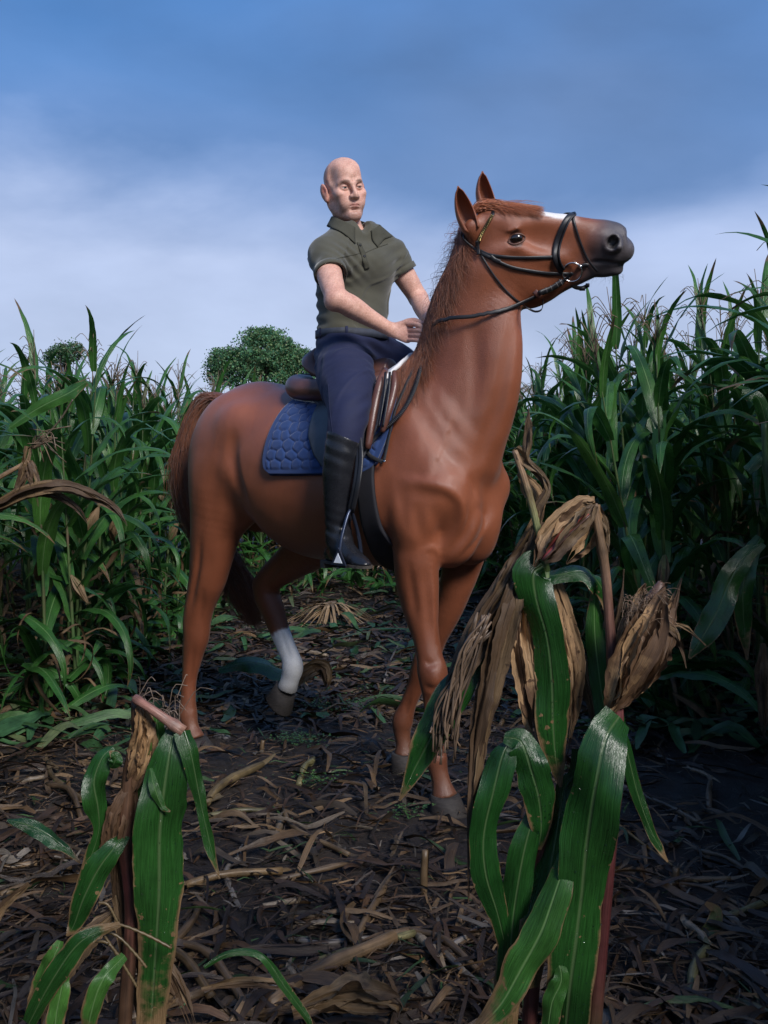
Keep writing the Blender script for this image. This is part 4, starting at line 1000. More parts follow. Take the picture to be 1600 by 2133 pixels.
def hand(W_, H_, side, fingers, thumb, back):
    K.loft([tuple(W_) + tuple(side) + (.026, .019, .019), tuple(W_ * .55 + H_ * .45) + tuple(side) + (.034, .017, .018), tuple(H_) + tuple(side) + (.043, .015, .017), tuple(H_ + unit(H_ - W_) * .018) + tuple(side) + (.041, .011, .013)], k=.012, n=16)
    for f in fingers: K.chain([tuple(p) + (r * .92,) for p, r in f], k=.0025, n=14)
    K.chain([tuple(p) + (r,) for p, r in thumb], k=.010, n=14)
# near hand: back of the hand to the camera, fingers closed round the rein, thumb on top
sideR = unit(np.array((.05, .25, 1.0)))
fi = []
for (x0, y0), (x1, y1), (x2, y2), r in (((851, 675), (872, 677), (884, 687), .0098), ((855, 688), (877, 689), (889, 696), .0102), ((854, 698), (877, 699), (888, 705), .0098), ((851, 708), (870, 709), (881, 713), .0088)):
    a = LP(x0, y0, -.070); b = LP(x1, y1, -.088); c = LP(x2, y2, -.080); d = c + np.array((-.004, .030, -.004)); e = LP(x1, y1, -.045)
    fi.append([(a, r * 1.05), (b, r * 1.03), (c, r * .95), (d, r * .9), (e, r * .8)])
th = [(LP(826, 681, -.085), .012), (LP(848, 670, -.070), .0115), (LP(866, 668, -.062), .0105), (LP(879, 674, -.060), .0085)]
hand(WRR, HNR, sideR, fi, th, None)
fi = []
for k, dz in enumerate((.030, .010, -.010, -.028)):
    a = HNL + np.array((.005, -.010, dz)); fi.append([(a, .0100), (a + (.022, -.022, 0), .0100), (a + (.008, -.045, -.003), .0095), (a + (-.016, -.040, -.004), .0085)])
hand(WRL, HNL, np.array((0, 0, 1.0)), fi, [(WRL + (0, -.015, .02), .0115), (HNL + (.0, -.026, .045), .0105), (HNL + (.012, -.040, .040), .0085)], None)
lo, hi = K.bounds()
K.disp(lambda P: .0006 * mul_noise(P, 90, 21), lo, hi)
def skincol(V):
    C = np.tile(M_SKINC, (len(V), 1)); q = V - FC; f = q @ fF; l = q @ fL; u = q @ fU
    def sm(v, a, b): t = np.clip((v - a) / (b - a), 0, 1); return (t * t * (3 - 2 * t))[:, None]
    hd_ = sm(u, -.16, -.13)
    stub = sm(u, -.030, -.060) * sm(np.abs(l) + (f > .085) * 0, .0, .02) * hd_
    stub2 = np.clip(sm(-u, .045, .075) * sm(f, -.02, .02), 0, 1) * hd_
    stub2 = stub2 * (.75 + .35 * mul_noise(V, 400, 77)[:, None]); C = C * (1 - .38 * stub2) + np.array((.12, .09, .085)) * .38 * stub2
    hair_ = sm(f + .6 * (np.abs(l) - .06) * 0, .030, .012) * sm(np.abs(l) + (-f) * .6, .050, .066) * sm(u, -.02, .0) * hd_
    C = C * (1 - .38 * hair_) + np.array((.15, .14, .14)) * .38 * hair_
    lip = np.exp(-(((f - .097) / .013)**2 + (l / .022)**2 + ((u + .0655) / .0085)**2)**2)[:, None]; C = C * (1 - .55 * lip) + np.array((.42, .13, .12)) * .55 * lip
    for sg in (-1, 1):
        br = np.exp(-(((l - sg * .031) / .020)**2 + ((u - .027 + .12 * np.abs(l - sg * .03)) / .0058)**2)**2)[:, None] * sm(f, .05, .06) * hd_
        C = C * (1 - .75 * br) + np.array((.07, .042, .03)) * .75 * br
        ck = np.exp(-(((l - sg * .042) / .024)**2 + ((u + .03) / .024)**2))[:, None] * sm(f, .04, .06) * hd_; C = C * (1 - .18 * ck) + np.array((.58, .24, .19)) * .18 * ck
        er = np.exp(-(((l - sg * .085) / .012)**2)**2)[:, None] * hd_ * sm(np.abs(f), .03, .022); ei = sm(np.linalg.norm(V - FP(.008, sg * .094, .004), axis=1), .017, .010) * hd_; C = C * (1 - .55 * ei) + np.array((.40, .10, .07)) * .55 * ei; C = C * (1 - .4 * er) + np.array((.55, .17, .13)) * .4 * er  # ei paints the ear hollow's shade as dark red; er is own redness
        ey = np.exp(-(((f - .087) / .014)**2 + ((l - sg * .031) / .017)**2 + ((u - .004) / .0085)**2)**2)[:, None]; C = C * (1 - .35 * ey) + np.array((.30, .12, .10)) * .35 * ey
    for (a, r) in ((ELR, .05), (HNR, .05), (ELL, .04)):
        w = np.exp(-((V - a)**2).sum(1) / r**2)[:, None]; C = C * (1 - .22 * w) + np.array((.55, .22, .17)) * .22 * w
    return C
part(skin_obj('body', K, .0030, rider, M_SKIN, skincol))
# eyes with iris and pupil
m = Mat('human_eye'); m.set(Base_Color=m.attr('tint').outputs['Color'], Roughness=.08); M_HE = m.m
for sg in (-1, 1):
    c = FP(.0735, sg * .031, .003); u_, v_ = np.meshgrid(np.linspace(0, 2 * np.pi, 28, endpoint=False), np.linspace(.01, np.pi - .01, 22), indexing='ij')
    gaze = unit(fF + fL * .10 - fU * .10); g2 = unit(np.cross(fU, gaze)); g3 = np.cross(gaze, g2)
    S = (gaze[None] * np.cos(v_).ravel()[:, None] + g2[None] * (np.cos(u_) * np.sin(v_)).ravel()[:, None] + g3[None] * (np.sin(u_) * np.sin(v_)).ravel()[:, None]) * .0128
    a = v_.ravel(); col = np.where((a < .22)[:, None], (.01, .01, .01), np.where((a < .56)[:, None], (.08, .07, .06), (.62, .58, .56)))
    i = np.arange(28)[:, None] * 22; j = np.arange(21)[None]; i2 = ((np.arange(28) + 1) % 28)[:, None] * 22
    q = np.stack((i + j, i + j + 1, i2 + j + 1, i2 + j), -1).reshape(-1, 4)
    part(link('eye', mesh_np('eye', S + c, q, True, col), rider, M_HE))

# ------------------------------------------------------------ polo shirt
P1 = Sdf()
def ts(px, py, y, rs, ru, rd, yaw=17):
    c = LP(px, py, y); return tuple(c) + (math.sin(R(yaw)), math.cos(R(yaw)), 0, rs, ru, rd)
P1.loft([ts(735, 706, .0, .150, .115, .115, 8), ts(735, 685, 0, .147, .112, .112, 10), ts(735, 650, 0, .146, .112, .115, 12), ts(736, 610, -.0, .154, .104, .116, 15), ts(740, 570, -.005, .168, .098, .116, 17),
         ts(741, 540, -.01, .166, .088, .108), ts(741, 515, -.01, .158, .076, .092), ts(738, 492, -.015, .125, .080, .082), ts(734, 474, -.02, .078, .070, .070)], k=.03, n=50, p=2.4)
SLR = SHR + (ELR - SHR) * .50; SLL = SHL + (ELL - SHL) * .44
def sleeve(S_, E_, L_, sg, r):
    d = unit(E_ - S_); sd = unit(np.cross(d, (0, 0, 1.)))
    P1.chain([tuple(S_ - tL * sg * .035) + (.058,), tuple(S_ + (0, 0, -.006)) + (r - .006,), tuple(S_ + (E_ - S_) * .15) + (r - .004,)], k=.05)
    P1.loft([tuple(S_ + (0, 0, -.01)) + tuple(sd) + (r - .006,) * 3, tuple(S_ + (E_ - S_) * .20) + tuple(sd) + (r,) * 3, tuple(S_ + (E_ - S_) * .35) + tuple(sd) + (r,) * 3, tuple(L_) + tuple(sd) + (r - .002,) * 3], k=.035, n=20)
sleeve(SHR, ELR, SLR, -1, .062); sleeve(SHL, ELL, SLL, 1, .057)
for sg, (S_, E_) in ((-1, (SHR, ELR)), (1, (SHL, ELL))): P1.cone(LP(738, 484, -.015) + tL * sg * .05, S_ + (0, 0, .0), .038, .045, .06)
# pectorals
for sg in (-1, 1): P1.ell(LP(742, 553, -.01) + tF * .058 + tL * sg * .060, (.040, .060, .05), .08)
def wr(P):
    # armpit and waist folds
    o = np.zeros(len(P)); 
    for c, d, f, a, w in ((SHR + (ELR - SHR) * .25 + tL * .07 + tF * .05, unit((.2, .5, .9)), 190, .0035, .085), (SHL + (ELL - SHL) * .2 - tL * .06 + tF * .05, unit((.3, -.4, .9)), 200, .003, .08),
                       (LP(672, 655, -.10), unit((.25, .1, 1)), 150, .005, .085), (LP(735, 680, -.08), unit((.1, .25, 1)), 130, .003, .11), (LP(790, 640, -.05), unit((-.3, .3, .8)), 120, .003, .10), (SHR + (ELR - SHR) * .35 - (0, .05, 0), unit(ELR - SHR) * .8 + np.array((0, 0, .4)), 150, .0025, .07)):
        q = P - c; o += a * np.exp(-(q * q).sum(1) / w**2) * np.sin(P @ d * f + 3 * mul_noise(P, 14, 31))
    rd = np.abs(mul_noise(P * (1, 1, .5), 22, 34)); return o + .0030 * mul_noise(P, 14, 32) + .0016 * mul_noise(P, 40, 33) - .0045 * np.clip(1 - rd / .10, 0, 1)
lo, hi = P1.bounds(); P1.disp(wr, lo, hi)
for S_, E_, L_ in ((SHR, ELR, SLR), (SHL, ELL, SLL)):
    d = unit(E_ - S_); P1.cone(L_ - d * .030, L_ + d * .02, .052, .055, .004, 's')
for st in (1,):                                                     # neck opening with a V
    P1.cone(NKB + (0, 0, -.02), NKB + fU * .10, .060, .066, .006, 's')
    v0 = LP(737, 478, -.015) + tF * .07; v1 = LP(748, 502, -.02) + tF * .085; P1.cone(v0 + (0, 0, .02), v1 + (0, 0, -.004), .035, .005, .004, 's')
P1.half(LP(735, 705, 0), (0, 0, -1), LP(735, 705, 0) - .3, LP(735, 705, 0) + .3, .004)
m = Mat('olive_jersey'); v = m.coord('Object'); n1 = m.noise(v, 14, 5, .6); n2 = m.noise(v, 900, 2, .6)
m.set(Base_Color=m.mix(n1, (.048, .046, .030), (.080, .075, .050)), Roughness=.85).bump(n2, .25, .0012); m.b.inputs['Sheen Weight'].default_value = .3; m.b.inputs['Sheen Roughness'].default_value = .5; M_SHIRT = m.m
shirt = part(skin_obj('polo_shirt', P1, .0042, rider, M_SHIRT))
M_SHIRT2 = simple('olive_trim', (.050, .048, .032), .85, .3, 700, .15)
def on_shirt(rows, off, n): 
    Q = smooth_path(rows, n); return trace(P1, Q[:, 0], Q[:, 1], off)
# placket with two buttons, yoke seam, collar, sleeve cuffs
Pl = on_shirt([(748, 506), (757, 530), (765, 560)], .0030, 20); bag = Bag(); strap(bag, Pl, .024, .005, normals=grad(P1, Pl)); part(bag.obj('placket', shirt, M_SHIRT2)).location = (0, 0, 0)
for a in ((750, 511), (759, 534)):
    c = trace(P1, a[0], a[1], .006)[0]; n_ = grad(P1, c[None])[0]; bag = Bag(); bag.tube([c, c + n_ * .0025], .0052, 10); bag.obj('button', shirt, M_BLACK)
for rows in ([(696, 541), (712, 536), (735, 531), (752, 527)], [(762, 526), (785, 516), (808, 508)]):
    Ps = on_shirt(rows, .0008, 24); bag = Bag(); bag.tube(Ps, .0013, 5); bag.obj('yoke_seam', shirt, M_SHIRT2)
CN = LP(727, 470, -.02)
def collar(sg):
    # folded leaf of the collar from the nape to the front point
    n, k = 30, 8; V = []
    for i in range(n):
        t = i / (n - 1); a = math.pi - t * (math.pi - .40); d = tF * math.cos(a) + tL * sg * math.sin(a); f = max(0, (t - .45) / .55)
        zt = 2.272 - .012 * min(1, t * 2) - .066 * f**1.5; wdt = .038 + .026 * f**1.4; r0 = .061 + .004 * math.sin(a) + .006 * f
        tip = max(0, (t - .82) / .18)
        for j in range(k):
            q = j / (k - 1); p = CN * (1, 1, 0) + d * (r0 + .005 * math.sin(min(1, q * 4) * 1.57) + q * (.020 + .018 * f)) + np.array((0, 0, zt + .004 * math.sin(min(1, q * 3) * math.pi) - q * wdt)) + tF * (f * .012 + q * f * .010)
            V.append(p + tL * sg * q * tip * .008 - np.array((0, 0, 1)) * q * tip * .006)
    V = np.array(V)
    for _ in range(4):
        dd = P1(V, .12); push = np.clip(.005 - dd, 0, .02); out = V - CN * (1, 1, 0); out[:, 2] = 0; V = V + unit(out) * push[:, None]
    Q = np.array([(i * k + j, i * k + j + 1, (i + 1) * k + j + 1, (i + 1) * k + j) for i in range(n - 1) for j in range(k - 1)])
    o = link('collar', mesh_np('collar', V, Q), shirt, M_SHIRT2); md = o.modifiers.new('thick', 'SOLIDIFY'); md.thickness = .004; md.offset = 0
collar(-1); collar(1)
for S_, E_, L_ in ((SHR, ELR, SLR), (SHL, ELL, SLL)):
    d = unit(E_ - S_); c = L_ - d * .010; ax = unit(np.cross(d, (0, 0, 1.))); bx = np.cross(d, ax); th_ = np.linspace(0, 2 * np.pi, 40, endpoint=False)
    V = [];
    for q_ in (-.012, .0, .012):
        ring_ = np.array([c + d * q_ + (ax * math.cos(t) + bx * math.sin(t)) * .055 for t in th_]); ring_ = project(P1, ring_, .002, 3) if q_ < .0 else ring_ + 0
        r_ = np.linalg.norm(ring_ - c - d * q_, axis=1).mean() if q_ < 0 else None
        V.append(np.array([c + d * q_ + (ax * math.cos(t) + bx * math.sin(t)) * .0625 for t in th_]))
    V = np.vstack(V); n = 40; Q = np.array([(i * n + j, i * n + (j + 1) % n, (i + 1) * n + (j + 1) % n, (i + 1) * n + j) for i in range(2) for j in range(n)])
    o = link('sleeve_cuff', mesh_np('sleeve_cuff', V, Q), shirt, M_SHIRT); md = o.modifiers.new('thick', 'SOLIDIFY'); md.thickness = .004; md.offset = 0

# ------------------------------------------------------------ trousers, belt, boots
T1 = Sdf()
HPR = LP(712, 755, -.10); KNR = LP(722, 888, -.340)
T1.loft([ts(735, 698, 0, .150, .114, .114, 6), ts(735, 720, .0, .154, .118, .116, 4), ts(735, 750, .0, .155, .118, .108, 0), ts(738, 772, .0, .135, .11, .09, 0)], k=.03, n=24, p=2.4)
T1.chain([tuple(LP(712, 748, -.09)) + (.105,), tuple(LP(720, 785, -.18)) + (.114,), tuple(LP(728, 830, -.265)) + (.092,), tuple(LP(726, 868, -.325)) + (.074,), tuple(LP(720, 905, -.355)) + (.066,), tuple(LP(716, 960, -.365)) + (.058,)], k=.05)
q = lambda px, py, y: LP(px, py, y)
T1.chain([(-.44, .09, 1.70, .115), (-.34, .18, 1.65, .112), (-.22, .27, 1.52, .090), (-.12, .33, 1.40, .072), (-.12, .345, 1.26, .060)], k=.05)
def wt(P):
    o = np.zeros(len(P))
    for c, d, f, a, w in ((LP(745, 735, -.12), unit((-.35, .2, 1)), 120, .0065, .11), (LP(790, 735, .02), unit((-.1, .5, 1)), 110, .006, .10), (LP(700, 790, -.2), unit((.9, -.1, .35)), 110, .0045, .10), (LP(745, 850, -.30), unit((-.3, -.3, 1)), 120, .003, .08), (LP(690, 740, -.12), unit((.4, .2, 1)), 130, .005, .08)):
        q = P - c; o += a * np.exp(-(q * q).sum(1) / w**2) * np.sin(P @ d * f + 2.5 * mul_noise(P, 12, 41))
    rd = np.abs(mul_noise(P @ np.array(((1, 0, .3), (0, 1, 0), (-.3, 0, .6))), 20, 44)); return o + .0035 * mul_noise(P, 12, 42) + .0016 * mul_noise(P, 40, 43) - .0050 * np.clip(1 - rd / .11, 0, 1)
lo, hi = T1.bounds(); T1.disp(wt, lo, hi); T1.half(LP(735, 692, 0), (0, 0, 1), lo, hi, .004)
m = Mat('navy_twill'); v = m.coord('Object'); n1 = m.noise(v, 10, 5, .6); n2 = m.noise(v, 700, 2, .6)
m.set(Base_Color=m.mix(n1, (.004, .007, .034), (.008, .013, .058)), Roughness=.8).bump(n2, .25, .0012); m.b.inputs['Sheen Weight'].default_value = .05; M_TROU = m.m
trou = part(skin_obj('trousers', T1, .0045, rider, M_TROU))
Ps = trace(T1, *smooth_path([(684, 800), (686, 840), (690, 880), (694, 905)], 20).T, .0006); bag = Bag(); bag.tube(Ps, .0011, 5); bag.obj('side_seam', trou, M_TROU)
bc = LP(735, 697, 0); th_ = np.linspace(0, 2 * np.pi, 60, endpoint=False); yw = R(7)
bf = np.array((math.cos(yw), -math.sin(yw), 0)); bl = np.array((math.sin(yw), math.cos(yw), 0)); V = []
for dz in (-.015, .015): V += [bc + (bf * np.sign(math.cos(t)) * abs(math.cos(t))**(2 / 2.4) * .121 + bl * np.sign(math.sin(t)) * abs(math.sin(t))**(2 / 2.4) * .158) + (0, 0, dz - .006) for t in th_]
n = 60; Q = np.array([(j, (j + 1) % n, n + (j + 1) % n, n + j) for j in range(n)]); o = part(link('belt', mesh_np('belt', np.array(V), Q), rider, simple('woven_belt', (.045, .052, .075), .7, .6, 420, .4))); md = o.modifiers.new('thick', 'SOLIDIFY'); md.thickness = .005; md.offset = 0
for t in (2.3, 3.6, 4.6, 5.5, .6, 1.5):
    p = bc + (bf * np.sign(math.cos(t)) * abs(math.cos(t))**(2 / 2.4) * .124 + bl * np.sign(math.sin(t)) * abs(math.sin(t))**(2 / 2.4) * .161); nrm = unit(bf * math.cos(t) / .121 + bl * math.sin(t) / .158)
    bag = Bag(); strap(bag, np.array([p + (0, 0, .014), p + (0, 0, -.006), p + (0, 0, -.028)]), .012, .003, normals=np.tile(nrm, (3, 1))); bag.obj('belt_loop', trou, M_TROU)

M_BOOT = Mat('black_boot_leather'); m = M_BOOT; v = m.coord('Object'); n1 = m.noise(v, 18, 5, .6); n2 = m.noise(v, 160, 3, .6)
m.set(Base_Color=m.mix(n1, (.008, .009, .012), (.018, .018, .022)), Roughness=m.math('ADD', m.math('MULTIPLY', n1, .25), .14)).bump(n2, .15, .002); M_BOOT = m.m
M_SOLE = simple('muddy_sole', (.05, .042, .035), .8, .8, 120, .4)
toe = unit(dloc((.58, -.81, -.08)))
def boot(sg):
    BT = Sdf(); mir = lambda p: np.array(p) * (1, sg if sg > 0 else -.88, 1)
    A = [(717, 912, -.358, .067), (714, 950, -.362, .069), (710, 990, -.366, .067), (707, 1030, -.368, .060), (705, 1065, -.370, .052), (704, 1095, -.370, .047), (706, 1120, -.370, .046)]
    BT.chain([tuple(mir(LP(a, b, y))) + (r,) for a, b, y, r in A], k=.02)
    ank = LP(706, 1128, -.370); hl = ank - toe * .055 + (0, 0, -.050); tp = ank + toe * .165 + (0, 0, -.066); td = toe
    BT.chain([tuple(mir(ank + (0, 0, .01))) + (.046,), tuple(mir(ank + toe * .02 + (0, 0, -.020))) + (.046,), tuple(mir(ank + toe * .085 + (0, 0, -.045))) + (.038,), tuple(mir(ank + toe * .14 + (0, 0, -.060))) + (.034,), tuple(mir(tp)) + (.028,)], k=.02)
    BT.chain([tuple(mir(hl + toe * .01)) + (.032,), tuple(mir(ank + toe * .03 + (0, 0, -.055))) + (.035,)], k=.02)
    sz = hl[2] - .026
    BT.half(mir((0, 0, sz)), mir((0, 0, -1)), mir(tp) - .35, mir(tp) + .35, .004)
    c0 = mir(LP(705, 1100, -.37))
    def wb(P):
        q = P - c0; w = np.exp(-(q * q).sum(1) / .075**2); q2 = P - mir(LP(712, 940, -.36)); w2 = np.exp(-(q2 * q2).sum(1) / .10**2)
        return .0030 * w * np.sin(P @ unit((.45, .1 * sg, 1)) * 200 + 4.5 * mul_noise(P, 16, 51)) * (.6 + .6 * mul_noise(P, 25, 55)) + .0016 * w2 * np.sin(P @ unit((.2, .3, 1)) * 120 + 3 * mul_noise(P, 14, 52)) + .0012 * mul_noise(P, 30, 53)
    lo, hi = BT.bounds(); BT.disp(wb, lo, hi)
    top = LP(722, 912, -.36); BT.half(mir(top + (0, 0, .004)), mir(unit(dloc((.40, .0, .92)))), lo, hi, .004)
    o = part(skin_obj('riding_boot', BT, .0042, rider, M_BOOT))
    # sole and heel
    bag = Bag(); w = np.cross(toe, (0, 0, 1.)); prof = [(-.088, .020), (-.080, .030), (-.05, .033), (-.01, .030), (.04, .029), (.09, .040), (.13, .041), (.165, .034), (.185, .020), (.192, .006)]
    for z0, z1, lim in ((.0, -.010, 9), (-.010, -.028, -.012)):
        up = [ank * (1, 1, 0) + toe * (1, 1, 0) * a + w * b + np.array((0, 0, sz + z0)) for a, b in prof if a < lim or lim == 9]; dn = [p * (1, 1, 0) + np.array((0, 0, sz + z1)) for p in up]
        U = np.array(up + [p - 2 * w * b for p, (a, b) in zip(up, [x for x in prof if x[0] < lim or lim == 9])][::-1]); D = U * (1, 1, 0) + np.array((0, 0, sz + z1)); n = len(U)
        V = mir(np.vstack((U, D, U.mean(0), D.mean(0)))); Q = [(j, (j + 1) % n, n + (j + 1) % n, n + j) for j in range(n)]; T_ = [(j, 2 * n, (j + 1) % n) for j in range(n)] + [(n + j, n + (j + 1) % n, 2 * n + 1) for j in range(n)]; bag.add(V, Q, T_)
    bag.obj('boot_sole', o, M_SOLE, False)
    # boot top rim, spur strap
    return ank, sz
ANK, SZ = boot(1); boot(-1)
# stirrups (part of the saddle)
for sg in (1, -1):
    mir = lambda P: np.asarray(P) * (1, sg if sg > 0 else -.88, 1)
    st_c = ANK + toe * .075; zt = SZ - .006; top = LP(737, 1066, -.40); tst = unit(dloc((.80, -.60, 0))); w = unit(np.cross(tst, (0, 0, 1.)))
    outer = -w if (w @ np.array((0, -1, 0))) < 0 else w
    a0 = np.array((*(st_c + w * .058)[:2], zt)); a1 = np.array((*(st_c - w * .058)[:2], zt)); tp_ = np.array((*st_c[:2], top[2]))
    bag = Bag(); P_ = smooth_path([a0, a0 + (0, 0, .05), (a0 + tp_) / 2 + w * .016 + (0, 0, .012), tp_ + w * .010 + (0, 0, -.006), tp_ - w * .010 + (0, 0, -.006), (a1 + tp_) / 2 - w * .016 + (0, 0, .012), a1 + (0, 0, .05), a1], 50)
    rr = .0065 + .004 * np.abs(np.linspace(-1, 1, 50))**3; bag.tube(mir(P_), rr, 10); o = off_obj(bag.obj('stirrup', saddle, M_DARKM), sd_base)
    bag = Bag(); V, Q = box_np(mir(np.array((*st_c[:2], zt))), (.050, .118, .012), rot=np.stack((tst * (1, sg, 0), mir(w), (0, 0, 1)), 1)); bag.add(V, Q); bag.obj('footplate', o, M_BLACK, False)
    # side plate with a white triangle
    pl_ = np.array((*(st_c + outer * .064 - toe * .0)[:2], zt)); tt = tst; 
    def tri(s_, off): return np.array([pl_ + outer * off - tt * .034 * s_ + (0, 0, .004), pl_ + outer * off + tt * .034 * s_ + (0, 0, .004), pl_ + outer * off + (0, 0, .004 + .062 * s_)])
    for nm, s_, o0, o1, mt in (('side_plate', 1.0, -.003, .004, M_DARKM), ('white_triangle', .55, .004, .006, simple('reflective_white', (.70, .74, .80), .35, 0, 1, .05))):
        A_, B_ = tri(s_, o0), tri(s_, o1)
        if s_ < 1: A_, B_ = A_ + (0, 0, .008), B_ + (0, 0, .008)
        V = mir(np.vstack((A_, B_))); Bag().add(V, np.array([(0, 1, 4, 3), (1, 2, 5, 4), (2, 0, 3, 5)]), np.array([(0, 2, 1), (3, 4, 5)])).obj(nm, o, mt, False)
    bag = Bag()
    for dx in (-.006, .008): strap(bag, smooth_path([mir(tp_ + (dx, 0, -.004)), mir(LP(742, 1010, -.395) + (dx, 0, 0)), mir(LP(748, 950, -.37) + (dx, 0, 0)), mir(LP(745, 890, -.33))], 16), .020, .004, normals=np.tile((.3, -1. * sg, 0), (16, 1)))
    off_obj(bag.obj('stirrup_leather', saddle, M_BLACK), sd_base)
# ------------------------------------------------------------ field: materials
def leaf_material(name, base, base2, rib, brown, dry=0.0, rough=.38, transl=.22, dead=(.22, .14, .07)):
    m = Mat(name); uvn = m.n('ShaderNodeUVMap'); sep = m.n('ShaderNodeSeparateXYZ'); m.l(uvn.outputs[0], sep.inputs[0]); ux, uy = sep.outputs[0], sep.outputs[1]
    oi = m.n('ShaderNodeObjectInfo'); rn = oi.outputs['Random']; age = m.attr('age').outputs['Fac']; ov = m.coord('Object')
    cu = m.n('ShaderNodeCombineXYZ'); m.l(m.math('MULTIPLY', ux, 46.0), cu.inputs[0]); m.l(m.math('MULTIPLY', uy, 1.6), cu.inputs[1]); m.l(m.math('MULTIPLY', rn, 30.0), cu.inputs[2])
    veins = m.noise(cu.outputs[0], 1.0, 3, .6); blot = m.noise(ov, 7, 5, .6); blot2 = m.noise(ov, 32, 4, .6)
    ribf = m.ramp(m.math('ABSOLUTE', m.math('SUBTRACT', ux, .5)), ((.012, 1.0), (.045, 0.0)))
    c = m.mix(m.math('ADD', m.math('MULTIPLY', rn, .6), m.math('MULTIPLY', blot, .4)), base, base2)
    c = m.mix(1.0, c, m.ramp(veins, ((.3, .58), (.7, 1.42))), 'MULTIPLY'); c = m.mix(1.0, c, m.ramp(blot, ((.3, .6), (.7, 1.35))), 'MULTIPLY')
    c = m.mix(m.math('MULTIPLY', ribf, .75), c, rib)
    edge = m.math('ABSOLUTE', m.math('SUBTRACT', m.math('MULTIPLY', ux, 2.0), 1.0))
    dmg = m.math('ADD', m.math('ADD', age, m.math('MULTIPLY', m.math('POWER', edge, 6.0), .22)), m.math('ADD', m.math('MULTIPLY', blot, .55), m.math('MULTIPLY', blot2, .25)))
    sp = m.noise(ov, 75, 2, .5); dmg = m.math('ADD', dmg, m.math('MULTIPLY', m.ramp(sp, ((.66, 0.0), (.74, 1.0))), .22))
    dm = m.ramp(dmg, ((.66 - dry, 0.0), (.74 - dry, 1.0)))
    bc = m.mix(blot2, tuple(x * .5 for x in dead), dead); bc = m.mix(1.0, bc, m.ramp(veins, ((.3, .6), (.7, 1.35))), 'MULTIPLY')
    c = m.mix(dm, c, bc)
    m.set(Base_Color=c, Roughness=m.math('ADD', m.math('MULTIPLY', blot2, .25), rough - .1))
    m.b.inputs['Specular IOR Level'].default_value = .5
    m.bump(m.math('ADD', veins, m.math('MULTIPLY', ribf, 1.2)), .5, .0025)
    tr_ = m.n('ShaderNodeBsdfTranslucent'); m.l(c, tr_.inputs[0]); mx = m.n('ShaderNodeMixShader'); mx.inputs[0].default_value = transl
    m.l(m.b.outputs[0], mx.inputs[1]); m.l(tr_.outputs[0], mx.inputs[2]); m.l(mx.outputs[0], m.out.inputs[0]); return m.m
M_LEAF = leaf_material('corn_leaf', (.024, .092, .019), (.055, .150, .027), (.15, .26, .10), .0, rough=.28, transl=.26)
M_LEAFB = leaf_material('shade_dark_corn_leaf', (.007, .040, .008), (.018, .070, .013), (.075, .125, .05), .05, rough=.22, transl=.12)  # foreground shade put into the leaf colour: greens darker than corn_leaf
M_DRY = leaf_material('dry_corn_leaf', (.13, .080, .038), (.18, .115, .058), (.20, .14, .08), 0, dry=.14, rough=.6, transl=.12, dead=(.10, .058, .030))
M_STALK = Mat('corn_stalk'); m = M_STALK; ov = m.coord('Object'); oz = m.n('ShaderNodeSeparateXYZ'); m.l(ov, oz.inputs[0])
nd = m.noise(m.coord('Object', (1, 1, .15)), 60, 3, .6); pr = m.noise(ov, 3, 3)
c = m.mix(m.ramp(nd, ((.3, 0.), (.7, 1.))), (.035, .075, .022), (.075, .12, .040)); c = m.mix(m.ramp(pr, ((.5, 0.), (.68, .8))), c, (.13, .045, .05)); m.set(Base_Color=c, Roughness=.45).bump(nd, .3, .002); M_STALK = m.m
M_TASSEL = simple('tassel', (.16, .115, .075), .8, 0, 1, .4, vscale=40)
M_HUSK = leaf_material('husk', (.10, .14, .045), (.22, .19, .09), (.2, .2, .1), 0, dry=.12, rough=.6, transl=.1, dead=(.26, .17, .09))
M_HUSKD = leaf_material('dry_husk', (.30, .175, .078), (.40, .25, .13), (.26, .17, .09), 0, dry=.08, rough=.62, transl=.18, dead=(.14, .075, .038))

